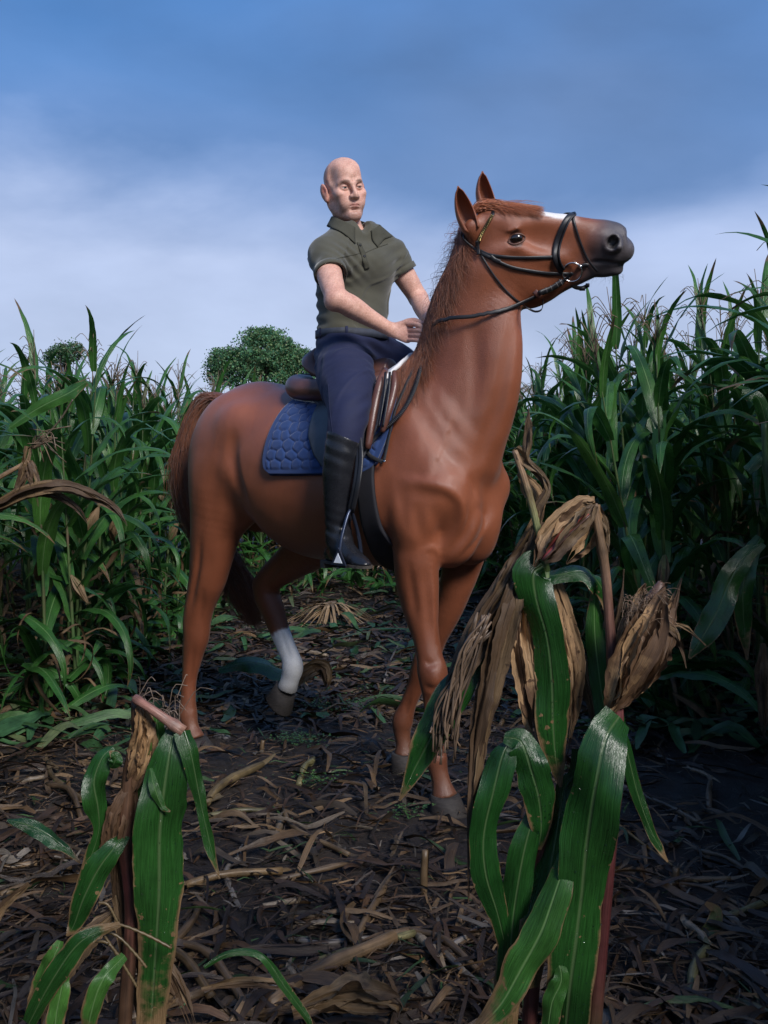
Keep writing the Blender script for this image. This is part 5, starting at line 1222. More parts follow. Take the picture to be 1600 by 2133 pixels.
def ribbon(P, W, side, fold=.22, wave=.10, wf=5.0, cross=5, ph=0.0, curl=0.0, age=None, closed=False, rag=0.0):
    "leaf blade: centre path P, half-widths W, side vectors; V-folded, wavy edges"
    P = np.asarray(P, float); n = len(P); T = unit(np.gradient(P, axis=0)); S = np.broadcast_to(np.asarray(side, float), (n, 3)); S = unit(S - T * (S * T).sum(1, keepdims=True)); N = np.cross(S, T)
    W = np.asarray(W, float); a = np.linspace(-1, 1, cross); t = np.linspace(0, 1, n)
    V = np.empty((n, cross, 3)); U = np.empty((n, cross, 2))
    if rag:
        gr = np.random.default_rng(int(abs(P[0, 0] * 1e4)) % 9999); ed = gr.normal(0, 1, (n, 2)); ed[1:] = .55 * ed[1:] + .45 * ed[:-1]; cr = gr.normal(0, 1, (n, cross)); cr[1:] = .5 * cr[1:] + .5 * cr[:-1]
    for j, x in enumerate(a):
        up = abs(x) * fold - curl * x * x + wave * abs(x)**1.5 * np.sin(2 * np.pi * wf * t + ph + (1.7 if x > 0 else 0))
        sx = x * math.sqrt(max(.1, 1 - fold * fold))
        Wj = W * (1 + rag * .45 * abs(x) * ed[:, 0 if x < 0 else 1]) if rag else W
        if rag: up = up + rag * .16 * cr[:, j]
        V[:, j] = P + S * (Wj * sx)[:, None] + N * (W * up)[:, None]; U[:, j, 0] = (x + 1) / 2; U[:, j, 1] = t * 6
    i = np.arange(n - 1)[:, None] * cross; j = np.arange(cross - 1)[None]; Q = np.stack((i + j, i + j + 1, i + cross + j + 1, i + cross + j), -1).reshape(-1, 4)
    ag = np.repeat(np.zeros(n) if age is None else age, cross)
    return V.reshape(-1, 3), Q, U.reshape(-1, 2), ag
def wprof(t, tip=.62, base=.45): return (base + (1 - base) * np.minimum(1, t / .25)**.7) * np.clip(1 - t, 0, 1)**tip

def field_leaf(L, W, a0, bend, seed, kink=None, n=15, cross=5, dryness=0.0):
    "blade growing from the origin towards +x; a0 = angle from vertical at the base, bend = total droop (radians)"
    g = np.random.default_rng(seed); t = np.linspace(0, 1, n); ang = a0 + bend * t**1.6
    if kink: ang = ang + kink[1] / (1 + np.exp(-(t - kink[0]) * 40))
    d = np.stack((np.sin(ang), 0.10 * np.sin(t * 4 + seed), np.cos(ang)), 1) * L / (n - 1); P = np.vstack((np.zeros(3), np.cumsum(d[:-1], 0)))
    tw = g.uniform(-.9, .9) * t**1.3; sd = np.stack((-np.cos(ang) * np.sin(tw) * .6, np.cos(tw), np.sin(ang) * np.sin(tw) * .6), 1)
    age = np.clip(t - g.uniform(.62, .95), 0, 1) * 1.5 + dryness
    return ribbon(P, W / 2 * wprof(t), sd, .28, .12 + .1 * g.uniform(), g.uniform(2.5, 5), cross, g.uniform(0, 6), 0, age)
def mk(name, parts, mat):
    b = Bag(); [b.add(V, Q, None, None, U, A) for V, Q, U, A in parts]; me = b.mesh(name); me.materials.append(mat); return me
LEAVES = []
for k in range(16):
    g = np.random.default_rng(100 + k); a0 = g.uniform(.25, .65); bend = g.uniform(1.2, 2.9); kk = (g.uniform(.35, .6), g.uniform(.6, 1.2)) if k % 4 == 0 else None
    LEAVES.append(mk('leaf', [field_leaf(g.uniform(.66, .98), g.uniform(.088, .125), a0, bend, k, kk)], M_LEAF))
UPLEAVES = [mk('leaf', [field_leaf(np.random.default_rng(200 + k).uniform(.42, .62), .066, .18 + .1 * k / 5, .7 + .9 * (k % 3) / 2, 40 + k)], M_LEAF) for k in range(5)]
DRYL = [mk('leaf', [field_leaf(.62, .055, .9, 2.0 + .2 * k, 60 + k, (.3, .5), dryness=.1)], M_DRY) for k in range(5)]
def stalk_mesh(h, seed):
    g = np.random.default_rng(seed); n = 26; zz_ = np.linspace(0, h, n); lean = g.normal(0, .012, 2)
    P = np.stack((lean[0] * np.sin(zz_ * 1.7), lean[1] * np.sin(zz_ * 1.3), zz_), 1); r = .0135 * (1 - zz_ / h * .72); r = r * (1 + .16 * (np.arange(n) % 3 == 0))
    b = Bag(); b.tube(P, r, 8)
    for a in range(5):                                       # prop roots
        th_ = a * 1.256; b.tube(np.array([(0, 0, .09), (math.cos(th_) * .035, math.sin(th_) * .035, .03), (math.cos(th_) * .05, math.sin(th_) * .05, -.02)]), .004, 4)
    me = b.mesh('stalk'); me.materials.append(M_STALK); return me
STALKS = [stalk_mesh(h, i) for i, h in enumerate((1.98, 2.05, 2.10, 2.16))]; STH = (1.98, 2.05, 2.10, 2.16)
def tassel_mesh(seed):
    g = np.random.default_rng(seed); b = Bag(); b.tube(smooth_path([(0, 0, -.02), (0, 0, .14), (g.normal(0, .01), 0, .32)], 7), np.linspace(.0042, .0018, 7), 4)
    for k in range(g.integers(8, 13)):
        z0 = g.uniform(.02, .15); a = g.uniform(0, 6.28); L = g.uniform(.12, .20); sp = g.uniform(.3, .9); d = np.array((math.cos(a), math.sin(a), 0))
        P = smooth_path([(0, 0, z0), d * L * .35 * sp + (0, 0, z0 + L * .45), d * L * .75 * sp + (0, 0, z0 + L * .78), d * L * 1.15 * sp + (0, 0, z0 + L * (.95 - .5 * sp))], 9)
        b.tube(P, .0022 * (1 + .35 * (np.arange(9) % 2)), 3)
    me = b.mesh('tassel'); me.materials.append(M_TASSEL); return me
TASSELS = [tassel_mesh(i) for i in range(5)]
def ear_mesh(seed, mat=None, L=.21, r=.030, open_=0.0):
    g = np.random.default_rng(seed); parts = []
    for k in range(7):
        a = k * 2.4; d = np.array((math.cos(a), math.sin(a), 0)); t = np.linspace(0, 1, 10); rr = r * np.sin(np.pi * np.clip(t * .82 + .12, 0, 1)) * (1 - .02 * k) + open_ * t**3 * r * 2.2
        P = d[None] * rr[:, None] * .9 + np.array((0, 0, 1)) * (t * L * g.uniform(.88, 1.12))[:, None]
        parts.append(ribbon(P, r * 1.15 * np.sin(np.pi * np.clip(t * .9 + .08, 0, 1)) + .002, np.cross((0, 0, 1.), d), 0, .05, 2, 5, k, .65, g.uniform(-.1, .3) + t * .35))
    b = Bag(); [b.add(V, Q, None, None, U, A) for V, Q, U, A in parts]
    for k in range(14): a = g.uniform(0, 6.28); q = np.array((math.cos(a), math.sin(a), 0)) * g.uniform(.004, .03); b.tube(smooth_path([(0, 0, L * .9), q * .5 + (0, 0, L * 1.06), q + (0, 0, L * (1.1 - .1 * g.uniform()))], 4), .0009, 3)
    me = b.mesh('ear'); me.materials.append(mat or M_HUSK); return me
EARS = [ear_mesh(i) for i in range(3)] + [ear_mesh(7, M_HUSKD)]

def eul(rx, ry, rz): return Matrix.Rotation(rz, 4, 'Z') @ Matrix.Rotation(ry, 4, 'Y') @ Matrix.Rotation(rx, 4, 'X')
def plant_recipe(g):
    "list of (kind name, mesh, matrix)"
    k = int(g.integers(0, 4)); h = STH[k]; out = [('stalk', STALKS[k], Matrix())]; plane = g.uniform(0, math.pi); nl = 15; a0 = g.uniform(0, 6.28)
    for i in range(nl):
        z_ = .20 + (h - .24) * (i / (nl - 1))**.95; rz = plane + (i % 2) * math.pi + g.normal(0, .45)
        s_ = (.72 + .5 * math.sin(math.pi * min(1, (i + 1.5) / nl))) * g.uniform(.85, 1.1)
        if i < 2 or (i < 5 and g.uniform() < .3): me = DRYL[int(g.integers(0, 5))]; s_ = g.uniform(.6, 1.0)
        elif i >= nl - 2: me = UPLEAVES[int(g.integers(0, 5))]; s_ = g.uniform(.8, 1.15)
        else: me = LEAVES[int(g.integers(0, 16))]
        out.append(('leaf', me, Matrix.Translation((0, 0, z_)) @ eul(g.normal(0, .08), g.normal(0, .10), rz) @ Matrix.Scale(s_, 4)))
    out.append(('tassel', TASSELS[int(g.integers(0, 5))], Matrix.Translation((0, 0, h - .02)) @ eul(g.normal(0, .1), g.normal(0, .1), g.uniform(0, 6)) @ Matrix.Scale(g.uniform(.85, 1.15), 4)))
    if g.uniform() < .75: out.append(('ear', EARS[int(g.integers(0, 4))], Matrix.Translation((0, 0, g.uniform(.75, 1.15))) @ eul(0, g.uniform(.15, .5) if g.uniform() < .75 else 2.6, g.uniform(0, 6.28)) @ Matrix.Translation((0, 0, .015))))
    return out
def plant(x, y, g, label, group, lean=(0, 0), scale=1.0):
    r = empty('corn_plant', label, 'corn plant', (x, y, 0), g.uniform(0, 6.28), group); r.rotation_euler = (lean[0], lean[1], r.rotation_euler.z); r.scale = (scale,) * 3
    for nm, me, M in plant_recipe(g):
        o = bpy.data.objects.new(nm, me); COL.objects.link(o); o.parent = r; o.matrix_local = M
    return r

# ------------------------------------------------------------ where the corn stands
gp = np.random.default_rng(77); spots = []
def block(xs, y0, y1, step=.175):
    for x in xs:
        for y in np.arange(y0, y1, step): spots.append((x + gp.normal(0, .05), y + gp.normal(0, .045)))
block([-1.68], 4.75, 16); block([-2.42], 4.25, 16); block([-3.15, -3.9, -4.65, -5.4, -6.1], 3.9, 16)
block([1.42], 4.75, 16); block([2.14], 4.35, 16); block([2.88, 3.6, 4.35, 5.1, 5.8], 4.0, 16)
block([-.95, -.2, .55], 10.1, 16); block([1.0, -1.3], 9.6, 16)
spots = np.array(spots); spots = spots[gp.uniform(size=len(spots)) > .07]
inview = (np.abs(spots[:, 0]) < spots[:, 1] * .43 + .25) & (spots[:, 1] < 12.5)
order = np.argsort(spots[:, 1] + 100 * ~inview)
def hsc(x, y): return (.80 if y < 8 else .84) if x < -.6 else ((.92 if x < 1.8 else 1.0) if x > 1.2 and y < 6.5 else .88)
def where_(x, y):
    if x < -1.3 and y < 10.2: return ('tall green corn plant in the outer row of the left field', 'corn plants in the outer row on the left') if x > -2.0 else ('tall green corn plant deeper inside the left field', 'corn plants deeper in the left field')
    if x > 1.2 and y < 9.9: return ('tall green corn plant in the outer row of the right field', 'corn plants in the outer row on the right') if x < 1.8 else ('tall green corn plant deeper inside the right field', 'corn plants deeper in the right field')
    return ('distant green corn plant closing the gap behind the horse', 'corn plants across the back behind the horse')
NI = 290
ORD = 'first second third fourth fifth sixth seventh eighth ninth tenth eleventh twelfth thirteenth fourteenth fifteenth sixteenth seventeenth eighteenth nineteenth twentieth'.split() + ['twenty-' + q for q in 'first second third fourth fifth sixth seventh eighth ninth'.split()] + ['thirtieth']
count = {}
for i in order[:NI]:
    x, y = spots[i]; g = np.random.default_rng(1000 + int(i)); lb, gr = where_(x, y); row = int(round((abs(x) - (1.68 if x < 0 else 1.42)) / .735)) if 'behind' not in gr else int(round((x + 1.3) / .6)); c_ = count[(gr, row)] = count.get((gr, row), 0) + 1
    row = max(0, min(row, 8))
    if 'behind' in gr: lb = 'distant green corn plant behind the horse, %s rank from the left, %s one back' % (ORD[row], ORD[min(c_ - 1, 29)])
    else: lb = 'green corn plant in the %s of the %s field, %s from the front' % ('outer row' if row == 0 else ORD[row] + ' row', 'left' if x < 0 else 'right', ORD[min(c_ - 1, 29)])
    edge = (x > -2.0 and x < 1.7)
    ln = g.normal(0, .06 if edge else .035, 2); plant(x, y, g, lb, gr, tuple(ln), g.uniform(.94, 1.06) * hsc(x, y))
# the rest of the field and unseen rows added for shade: one mass
def recipe_np(g):
    Vs, Fs, Us, As, Ms, n = [], [], [], [], [], 0
    for nm, me, M in plant_recipe(g):
        nv = len(me.vertices); co = np.empty(nv * 3, np.float32); me.vertices.foreach_get('co', co); co = co.reshape(-1, 3) @ np.array(M.to_3x3()).T + np.array(M.translation)
        nl = len(me.loops); li = np.empty(nl, np.int32); me.loops.foreach_get('vertex_index', li)
        lt = np.empty(len(me.polygons), np.int32); me.polygons.foreach_get('loop_total', lt)
        st_ = np.concatenate(([0], np.cumsum(lt)[:-1])); q = li[st_[lt == 4][:, None] + np.arange(4)]
        uvs = np.zeros((nv, 2), np.float32); fl = np.empty(nl * 2, np.float32); me.uv_layers[0].data.foreach_get('uv', fl); uvs[li] = fl.reshape(-1, 2)
        ag = np.empty(nv, np.float32); me.attributes['age'].data.foreach_get('value', ag)
        Vs.append(co); Fs.append(q + n); Us.append(uvs); As.append(ag); Ms.append(np.full(len(q), {'stalk': 1, 'tassel': 2, 'ear': 3}.get(nm, 4 if me.materials[0] == M_DRY else 0))); n += nv
    return np.vstack(Vs), np.vstack(Fs), np.vstack(Us), np.concatenate(As), np.concatenate(Ms)
protos = [recipe_np(np.random.default_rng(500 + k)) for k in range(6)]
V_, F_, U_, A_, M_s, n = [], [], [], [], [], 0
rest = [i for i in order[NI:] if spots[i][1] < 15][:560]
side = [(sg * x + gp.normal(0, .05), y + gp.normal(0, .05)) for sg in (1, -1) for x in (2.05, 2.78, 3.5, 4.25) for y in np.arange(-3.2, 4.2 if x > 2.1 else (4.15 if sg > 0 else 4.0), .17)] + [(x + gp.normal(0, .05), y) for x in np.arange(-2, 2.1, .4) for y in (-1.7, -2.3, -2.9)]  # unseen rows beside and behind the camera, added to shade the foreground
side = [q for q in side if abs(q[0]) > q[1] * .43 + .25 or q[1] < 0]
spots = np.vstack((spots, np.array(side))); rest = rest + list(range(len(spots) - len(side), len(spots)))
for i in rest:
    V, F, U, A, Mi = protos[int(i) % 6]; a = gp.uniform(0, 6.28); s = gp.uniform(.94, 1.04) * hsc(*spots[i]); c, d = math.cos(a) * s, math.sin(a) * s
    V_.append(np.stack((V[:, 0] * c - V[:, 1] * d + spots[i][0], V[:, 0] * d + V[:, 1] * c + spots[i][1], V[:, 2] * s), 1)); F_.append(F + n); U_.append(U); A_.append(A); M_s.append(Mi); n += len(V)
me = mesh_np('corn_field', np.vstack(V_), np.vstack(F_), True, None, np.vstack(U_), {'age': np.concatenate(A_)})
for mt in (M_LEAF, M_STALK, M_TASSEL, M_HUSK, M_DRY): me.materials.append(mt)
me.polygons.foreach_set('material_index', np.concatenate(M_s).astype(np.int32))
tag(link('corn_field', me), 'dense green corn behind the front rows, plus unseen rows added for foreground shade', 'corn field', None, 'stuff')

# fallen and drooping leaves along the edges of the field
def joined(name, items, label, cat, mats):
    V_, F_, U_, A_, M_, n = [], [], [], [], [], 0; cache = {}
    for me, M in items:
        if me.name not in cache:
            nv = len(me.vertices); co = np.empty(nv * 3, np.float32); me.vertices.foreach_get('co', co); nl = len(me.loops); li = np.empty(nl, np.int32); me.loops.foreach_get('vertex_index', li)
            uvs = np.zeros((nv, 2), np.float32); fl = np.empty(nl * 2, np.float32); me.uv_layers[0].data.foreach_get('uv', fl); uvs[li] = fl.reshape(-1, 2); ag = np.empty(nv, np.float32); me.attributes['age'].data.foreach_get('value', ag)
            cache[me.name] = (co.reshape(-1, 3), li.reshape(-1, 4), uvs, ag, mats.index(me.materials[0]))
        co, q, uvs, ag, mi = cache[me.name]; V_.append(co @ np.array(M.to_3x3()).T + np.array(M.translation)); F_.append(q + n); U_.append(uvs); A_.append(ag); M_.append(np.full(len(q), mi)); n += len(co)
    me = mesh_np(name, np.vstack(V_), np.vstack(F_), True, None, np.vstack(U_), {'age': np.concatenate(A_)})
    for m_ in mats: me.materials.append(m_)
    me.polygons.foreach_set('material_index', np.concatenate(M_).astype(np.int32)); return tag(link(name, me), label, cat, None, 'stuff')
items = []; ge = np.random.default_rng(91)
for k in range(1150):
    q = ge.uniform()
    if q < .42: x, y = -1.50 - abs(ge.normal(0, .35)), ge.uniform(4.5, 10.5)
    elif q < .80: x, y = 1.28 + abs(ge.normal(0, .35)), ge.uniform(4.5, 10.5)
    else: x, y = ge.uniform(-1.7, 1.5), 9.7 + ge.normal(0, .45)
    if abs(x) > y * .43: continue
    me = LEAVES[int(ge.integers(0, 16))] if ge.uniform() < .78 else DRYL[int(ge.integers(0, 5))]
    items.append((me, Matrix.Translation((x, y, abs(ge.normal(0, .30)) + .02)) @ eul(ge.normal(0, .5), ge.uniform(.2, 1.3), ge.uniform(0, 6.28)) @ Matrix.Scale(ge.uniform(.45, .95), 4)))
joined('drooping_corn_leaves', items, 'tangle of drooping and fallen green leaves along the edge of the field', 'fallen leaves', [M_LEAF, M_DRY])
# ------------------------------------------------------------ ground
def gz(x, y): 
    P = np.stack((np.asarray(x, float), np.asarray(y, float), np.zeros_like(np.asarray(x, float))), -1).reshape(-1, 3)
    return (.018 * mul_noise(P, 1.6, 61) + .010 * mul_noise(P, 5, 62) + .006 * mul_noise(P, 14, 63) - .004).reshape(np.shape(x))
def nonuni(fine, a, b, far): 
    c = [a]; s_ = fine
    while c[-1] < b: c.append(c[-1] + s_)
    while c[-1] < far: s_ *= 1.35; c.append(c[-1] + s_)
    return np.array(c)
xp = nonuni(.03, 0, 2.4, 700); xs = np.concatenate((-xp[:0:-1], xp)); ys = np.concatenate((-nonuni(.5, 0, 1, 300)[:0:-1] + 1.2, nonuni(.03, 1.2, 9, 1500)))
X, Y = np.meshgrid(xs, ys, indexing='ij'); near = np.exp(-((np.maximum(0, np.hypot(X, Y - 4) - 8)) / 4)**2); Z = gz(X, Y) * near
# horse's feet press the soil flat
i = np.arange(len(xs) - 1)[:, None] * len(ys); j = np.arange(len(ys) - 1)[None]; Q = np.stack((i + j, i + len(ys) + j, i + len(ys) + j + 1, i + j + 1), -1).reshape(-1, 4)
m = Mat('wet_soil'); ov = m.coord('Object'); n1 = m.noise(ov, 2.2, 6, .6); n2 = m.noise(ov, 16, 6, .65, .4); n3 = m.noise(ov, 95, 5, .7)
c = m.mix(m.ramp(n1, ((.35, 0.), (.65, 1.))), (.010, .0065, .0055), (.022, .0145, .012)); c = m.mix(1.0, c, m.ramp(n2, ((.3, .55), (.7, 1.45))), 'MULTIPLY')
m.set(Base_Color=c, Roughness=m.ramp(n1, ((.35, .45), (.6, .85))))
m.bump(m.math('ADD', m.math('MULTIPLY', n2, 1.0), m.math('MULTIPLY', n3, .45)), .9, .02); M_SOIL = m.m
o = link('ground', mesh_np('ground', np.stack((X.ravel(), Y.ravel(), Z.ravel()), 1), Q), None, M_SOIL); tag(o, kind='structure')

# ------------------------------------------------------------ litter
def gp_(px, py):                      # ground point under a photo pixel
    Yd = F_PX * CAM_H / (py - HY); x = (px - CX) / F_PX * Yd; return np.array((x, Yd, float(gz(np.array([x]), np.array([Yd]))[0])))
M_LIT = Mat('dead_leaf_litter'); m = M_LIT; ca = m.attr('tint').outputs['Color']; uvn = m.n('ShaderNodeUVMap'); sep = m.n('ShaderNodeSeparateXYZ'); m.l(uvn.outputs[0], sep.inputs[0]); oi = m.n('ShaderNodeObjectInfo')
cu = m.n('ShaderNodeCombineXYZ'); m.l(m.math('MULTIPLY', sep.outputs[0], 16.0), cu.inputs[0]); m.l(sep.outputs[1], cu.inputs[1]); m.l(m.math('MULTIPLY', oi.outputs['Random'], 40.0), cu.inputs[2])
ve = m.noise(cu.outputs[0], 1.0, 3, .6); bl_ = m.noise(m.coord('Object'), 14, 5, .6)
c = m.mix(1.0, ca, m.ramp(ve, ((.3, .55), (.7, 1.4))), 'MULTIPLY'); c = m.mix(1.0, c, m.ramp(bl_, ((.3, .6), (.7, 1.35))), 'MULTIPLY'); c = m.mix(1.0, c, m.ramp(oi.outputs['Random'], ((0., .7), (1., 1.25))), 'MULTIPLY')
m.set(Base_Color=c, Roughness=m.math('ADD', m.math('MULTIPLY', bl_, .4), .28)); m.bump(ve, .6, .003); M_LIT = m.m
PAL = np.array([(.058, .031, .016), (.085, .050, .024), (.036, .021, .013), (.024, .015, .011), (.135, .084, .042), (.062, .045, .030), (.13, .11, .09), (.028, .060, .018)])
PW = np.array((.20, .15, .20, .18, .08, .09, .05, .05)); PW /= PW.sum()
def litter_ribbon(g, L, W, n=7, cross=3, lift=1.0):
    t = np.linspace(0, 1, n); a = g.normal(0, .5) * t; x = np.cumsum(np.cos(a)) * L / n; y = np.cumsum(np.sin(a)) * L / n; x -= x.mean(); y -= y.mean()
    z_ = .006 + lift * (L * .10 * np.sin(np.pi * t) * g.uniform(0, 1) + L * .05 * g.uniform() * np.sin(2 * np.pi * t + g.uniform(0, 6)))
    tw = g.uniform(-1.2, 1.2) * t + g.normal(0, .35); sd = np.stack((-np.sin(a), np.cos(a) * np.cos(tw), np.sin(tw)), 1)
    return ribbon(np.stack((x, y, z_), 1), W / 2 * (np.sin(np.pi * (t * .86 + .08))**.6), sd, g.uniform(0, .5), g.uniform(0, .3), g.uniform(1, 3), cross, g.uniform(0, 6), g.uniform(0, .7), rag=.5)
gl = np.random.default_rng(5)
def scatter(N, y0, y1, power=1.0):
    "points spread so that the nearer ground gets more of them"
    u = gl.uniform(0, 1, N); Yd = 1 / (1 / y0 + (1 / y1 - 1 / y0) * u**power); X = gl.uniform(-.52, .52, N) * (Yd + .6); return X, Yd
def litter_mass(name, label, N, y0, y1, Lr, Wr, n, cross, lift, power=1.0, pal=PAL, pw=PW, mat=M_LIT, nproto=60, mask=None):
    pro = [litter_ribbon(gl, gl.uniform(*Lr), gl.uniform(*Wr), n, cross, lift) for _ in range(nproto)]
    X, Yd = scatter(N, y0, y1, power)
    if mask is not None: k = mask(X, Yd); X, Yd = X[k], Yd[k]; N = len(X)
    which = gl.integers(0, nproto, N); A = np.array([p[0] for p in pro])[which]; a = gl.uniform(0, 6.28, N); tx = gl.normal(0, .16, N); sc = gl.uniform(.7, 1.3, N)
    V = A * sc[:, None, None]; c, s = np.cos(a)[:, None], np.sin(a)[:, None]
    Vx = V[..., 0] * c - V[..., 1] * s; Vy = V[..., 0] * s + V[..., 1] * c; Vz = V[..., 2] + np.abs(V[..., 0] * tx[:, None]) + gl.uniform(0, .012, N)[:, None]
    Vx = Vx + X[:, None]; Vy = Vy + Yd[:, None]; Vz = Vz + gz(Vx, Vy)
    nv = A.shape[1]; Q = (pro[0][1][None] + (np.arange(N) * nv)[:, None, None]).reshape(-1, 4); U = np.array([p[2] for p in pro])[which].copy(); U[..., 1] += gl.uniform(0, 50, N)[:, None]
    col = pal[gl.choice(len(pal), N, p=pw)] * gl.uniform(.6, 1.25, (N, 1)); col = np.repeat(col, nv, 0)
    me = mesh_np(name, np.stack((Vx, Vy, Vz), -1).reshape(-1, 3), Q, True, col, U.reshape(-1, 2)); tag(link(name, me, None, mat), label, name.replace('_', ' '), None, 'stuff')
bare = lambda X, Y: gl.uniform(size=len(X)) < np.clip(.95 + 1.3 * mul_noise(np.stack((X, Y, 0 * X), 1), 1.5, 90), .16, 1) * (1 - .75 * np.exp(-((X - 1.45)**2 / .25 + (Y - 3.75)**2 / .09))) * (1 - .6 * np.exp(-((X - .2)**2 / .06 + (Y - 3.3)**2 / .06)))
litter_mass('leaf_litter', 'brown shredded corn leaves covering the dark soil', 15000, 1.6, 11, (.08, .30), (.005, .024), 9, 3, 1.3, 1.0, mask=bare)
litter_mass('chaff', 'fine shreds and broken bits of corn stubble on the soil', 52000, 1.5, 11, (.025, .13), (.0018, .007), 4, 2, 1.0, .85, mask=bare)
litter_mass('far_litter', 'brown broken leaves matted on the path behind the horse', 9000, 4.6, 11, (.08, .34), (.006, .030), 6, 3, 1.3, .8)
GP = np.array([(.035, .095, .030), (.050, .115, .035), (.09, .12, .05), (.025, .075, .028)])
litter_mass('green_trimmings', 'torn green corn leaves strewn at the foot of the field', 1500, 4.2, 11.5, (.15, .45), (.02, .06), 8, 3, 1.6, 1.0, GP, np.array((.3, .3, .15, .25)), mask=lambda X, Y: (np.abs(X + .1) > 1.0 + .3 * gl.normal(size=len(X))) | (Y > 6.2 + .9 * gl.normal(size=len(X))))
# pieces big enough to pick apart
LM = []
for k in range(14):
    V, Q, U, A = litter_ribbon(np.random.default_rng(300 + k), .24 + .02 * (k % 6), .014 + .004 * (k % 5), 14, 5, 1.5)
    col = PAL[[0, 1, 4, 2, 5, 1, 0, 4][k % 8]] * .82; me = mesh_np('dry_leaf', V, Q, True, np.tile(col, (len(V), 1)), U); me.materials.append(M_LIT); LM.append(me)
def place_ground(name, me, x, y, rz, s, label, cat, group, tilt=(0, 0), dz=.006):
    o = bpy.data.objects.new(name, me); COL.objects.link(o); z_ = float(gz(np.array([x]), np.array([y]))[0]); o.location = (x, y, z_ + dz); o.rotation_euler = (tilt[0], tilt[1], rz); o.scale = (s,) * 3 if np.isscalar(s) else s
    return tag(o, label, cat, group)
def spot_name(x, y):
    px = CX + x / y * F_PX; side = 'far left' if px < 320 else 'left' if px < 640 else 'middle' if px < 960 else 'right' if px < 1280 else 'far right'
    dep = 'at the bottom edge' if y < 2.35 else 'in the near foreground' if y < 2.9 else 'in front of the horse' if y < 3.8 else 'level with the hooves' if y < 4.7 else 'beyond the horse'
    return side, dep
HUE = ['brown', 'amber', 'pale tan', 'dark brown', 'grey brown', 'amber', 'brown', 'pale tan']
X, Yd = scatter(230, 1.9, 8.5, 1.0)
for k in range(230):
    sc_ = gl.uniform(.7, 1.35); sd_, dp_ = spot_name(X[k], Yd[k]); L_ = sc_ * (.24 + .02 * ((k % 14) % 6)); W_ = .014 + .004 * ((k % 14) % 5)
    lb = '%s %s %s dry leaf on soil %s, %s' % ('long' if L_ > .33 else 'short' if L_ < .24 else 'medium', 'narrow' if W_ < .020 else 'broad' if W_ > .026 else 'curled', HUE[(k % 14) % 8], dp_, sd_ if sd_ == 'middle' else sd_ + ' side')
    place_ground('dry_leaf', LM[k % 14], X[k], Yd[k], gl.uniform(0, 6.28), sc_, lb, 'dry leaf', 'dry leaves lying on the soil', tuple(gl.normal(0, .12, 2)))
def stalk_piece_mesh(L, r, seed, col):
    g = np.random.default_rng(seed); n = 12; P = smooth_path([(-L / 2, 0, r), (-L * .1, g.normal(0, .02), r + abs(g.normal(0, .008))), (L / 2, g.normal(0, .03), r)], n)
    b = Bag(); rr = r * (1 + .18 * (np.arange(n) % 5 == 2)) * (1 + .08 * g.normal(size=n)); V, Q, T = tube_np(P, rr, 8); uv = np.stack((np.arange(len(V)) % 8 / 8., np.arange(len(V)) // 8 * .3), 1); b.add(V, Q, T, col * g.uniform(.8, 1.2, (len(V), 1)), uv)
    for k in range(3):                                      # frayed sheath
        e = P[-1] if k % 2 else P[0]; d = unit(P[-1] - P[-2]) * (1 if k % 2 else -1)
        V, Q, U, A = ribbon(smooth_path([e - d * L * .2, e + d * .01 + (0, 0, .004), e + d * .06 + g.normal(0, .012, 3) + (0, 0, .006)], 6), np.array((.9, 1, .9, .8, .6, .3)) * r * .9, (0, 1, .3), .2, .1, 1, 3); b.add(V, Q, None, np.tile(col * .9, (len(V), 1)), U)
    me = b.mesh('stalk_piece'); me.materials.append(M_LIT); return me
SPM = [stalk_piece_mesh(L, r, k, np.array(c)) for k, (L, r, c) in enumerate(((.22, .011, (.13, .085, .045)), (.32, .010, (.10, .065, .036)), (.16, .012, (.19, .145, .10)), (.40, .010, (.08, .052, .03)), (.26, .009, (.15, .13, .115)), (.30, .012, (.09, .08, .035))))]
X, Yd = scatter(120, 1.9, 9, 1.0)
SHUE = ['tan', 'brown', 'pale', 'dark brown', 'greyish', 'olive tan']
for k in range(120):
    sc_ = gl.uniform(.6, 1.1); sd_, dp_ = spot_name(X[k], Yd[k]); L_ = sc_ * (.22, .32, .16, .40, .26, .30)[k % 6]
    place_ground('stalk_piece', SPM[k % 6], X[k], Yd[k], gl.uniform(0, 6.28), sc_, '%s %s stalk piece on soil %s, %s' % ('long' if L_ > .28 else 'short' if L_ < .17 else 'medium', SHUE[k % 6], dp_, sd_ if sd_ == 'middle' else sd_ + ' side'), 'stalk piece', 'broken corn stalk pieces on the soil', (0, gl.normal(0, .06)))
def laid(a, b, r, col, label, name='broken_stalk', cat='broken stalk', lift=0.01):
    A_, B_ = gp_(*a), gp_(*b); L = np.linalg.norm(B_ - A_); me = stalk_piece_mesh(L, r * .8, int(a[0]), np.array(col) * .62); c = (A_ + B_) / 2
    o = bpy.data.objects.new(name, me); COL.objects.link(o); o.location = tuple(c + (0, 0, lift)); o.rotation_euler = (0, 0, math.atan2(B_[1] - A_[1], B_[0] - A_[0])); tag(o, label, cat)
laid((430, 1690), (572, 1612), .020, (.20, .145, .07), 'long yellowish flattened stalk lying left of the front hoof')
laid((388, 1862), (590, 1836), .014, (.19, .12, .055), 'straight amber stalk on the soil right of the left broken plant')
laid((560, 2125), (815, 1975), .020, (.22, .14, .075), 'thick tan stalk lying diagonally at the bottom middle')
laid((1288, 1640), (1345, 1722), .014, (.22, .15, .12), 'pinkish tan stalk piece just right of the right broken plant')
laid((1352, 1668), (1462, 1716), .011, (.24, .18, .12), 'pale straight stalk piece on bare soil at the right')
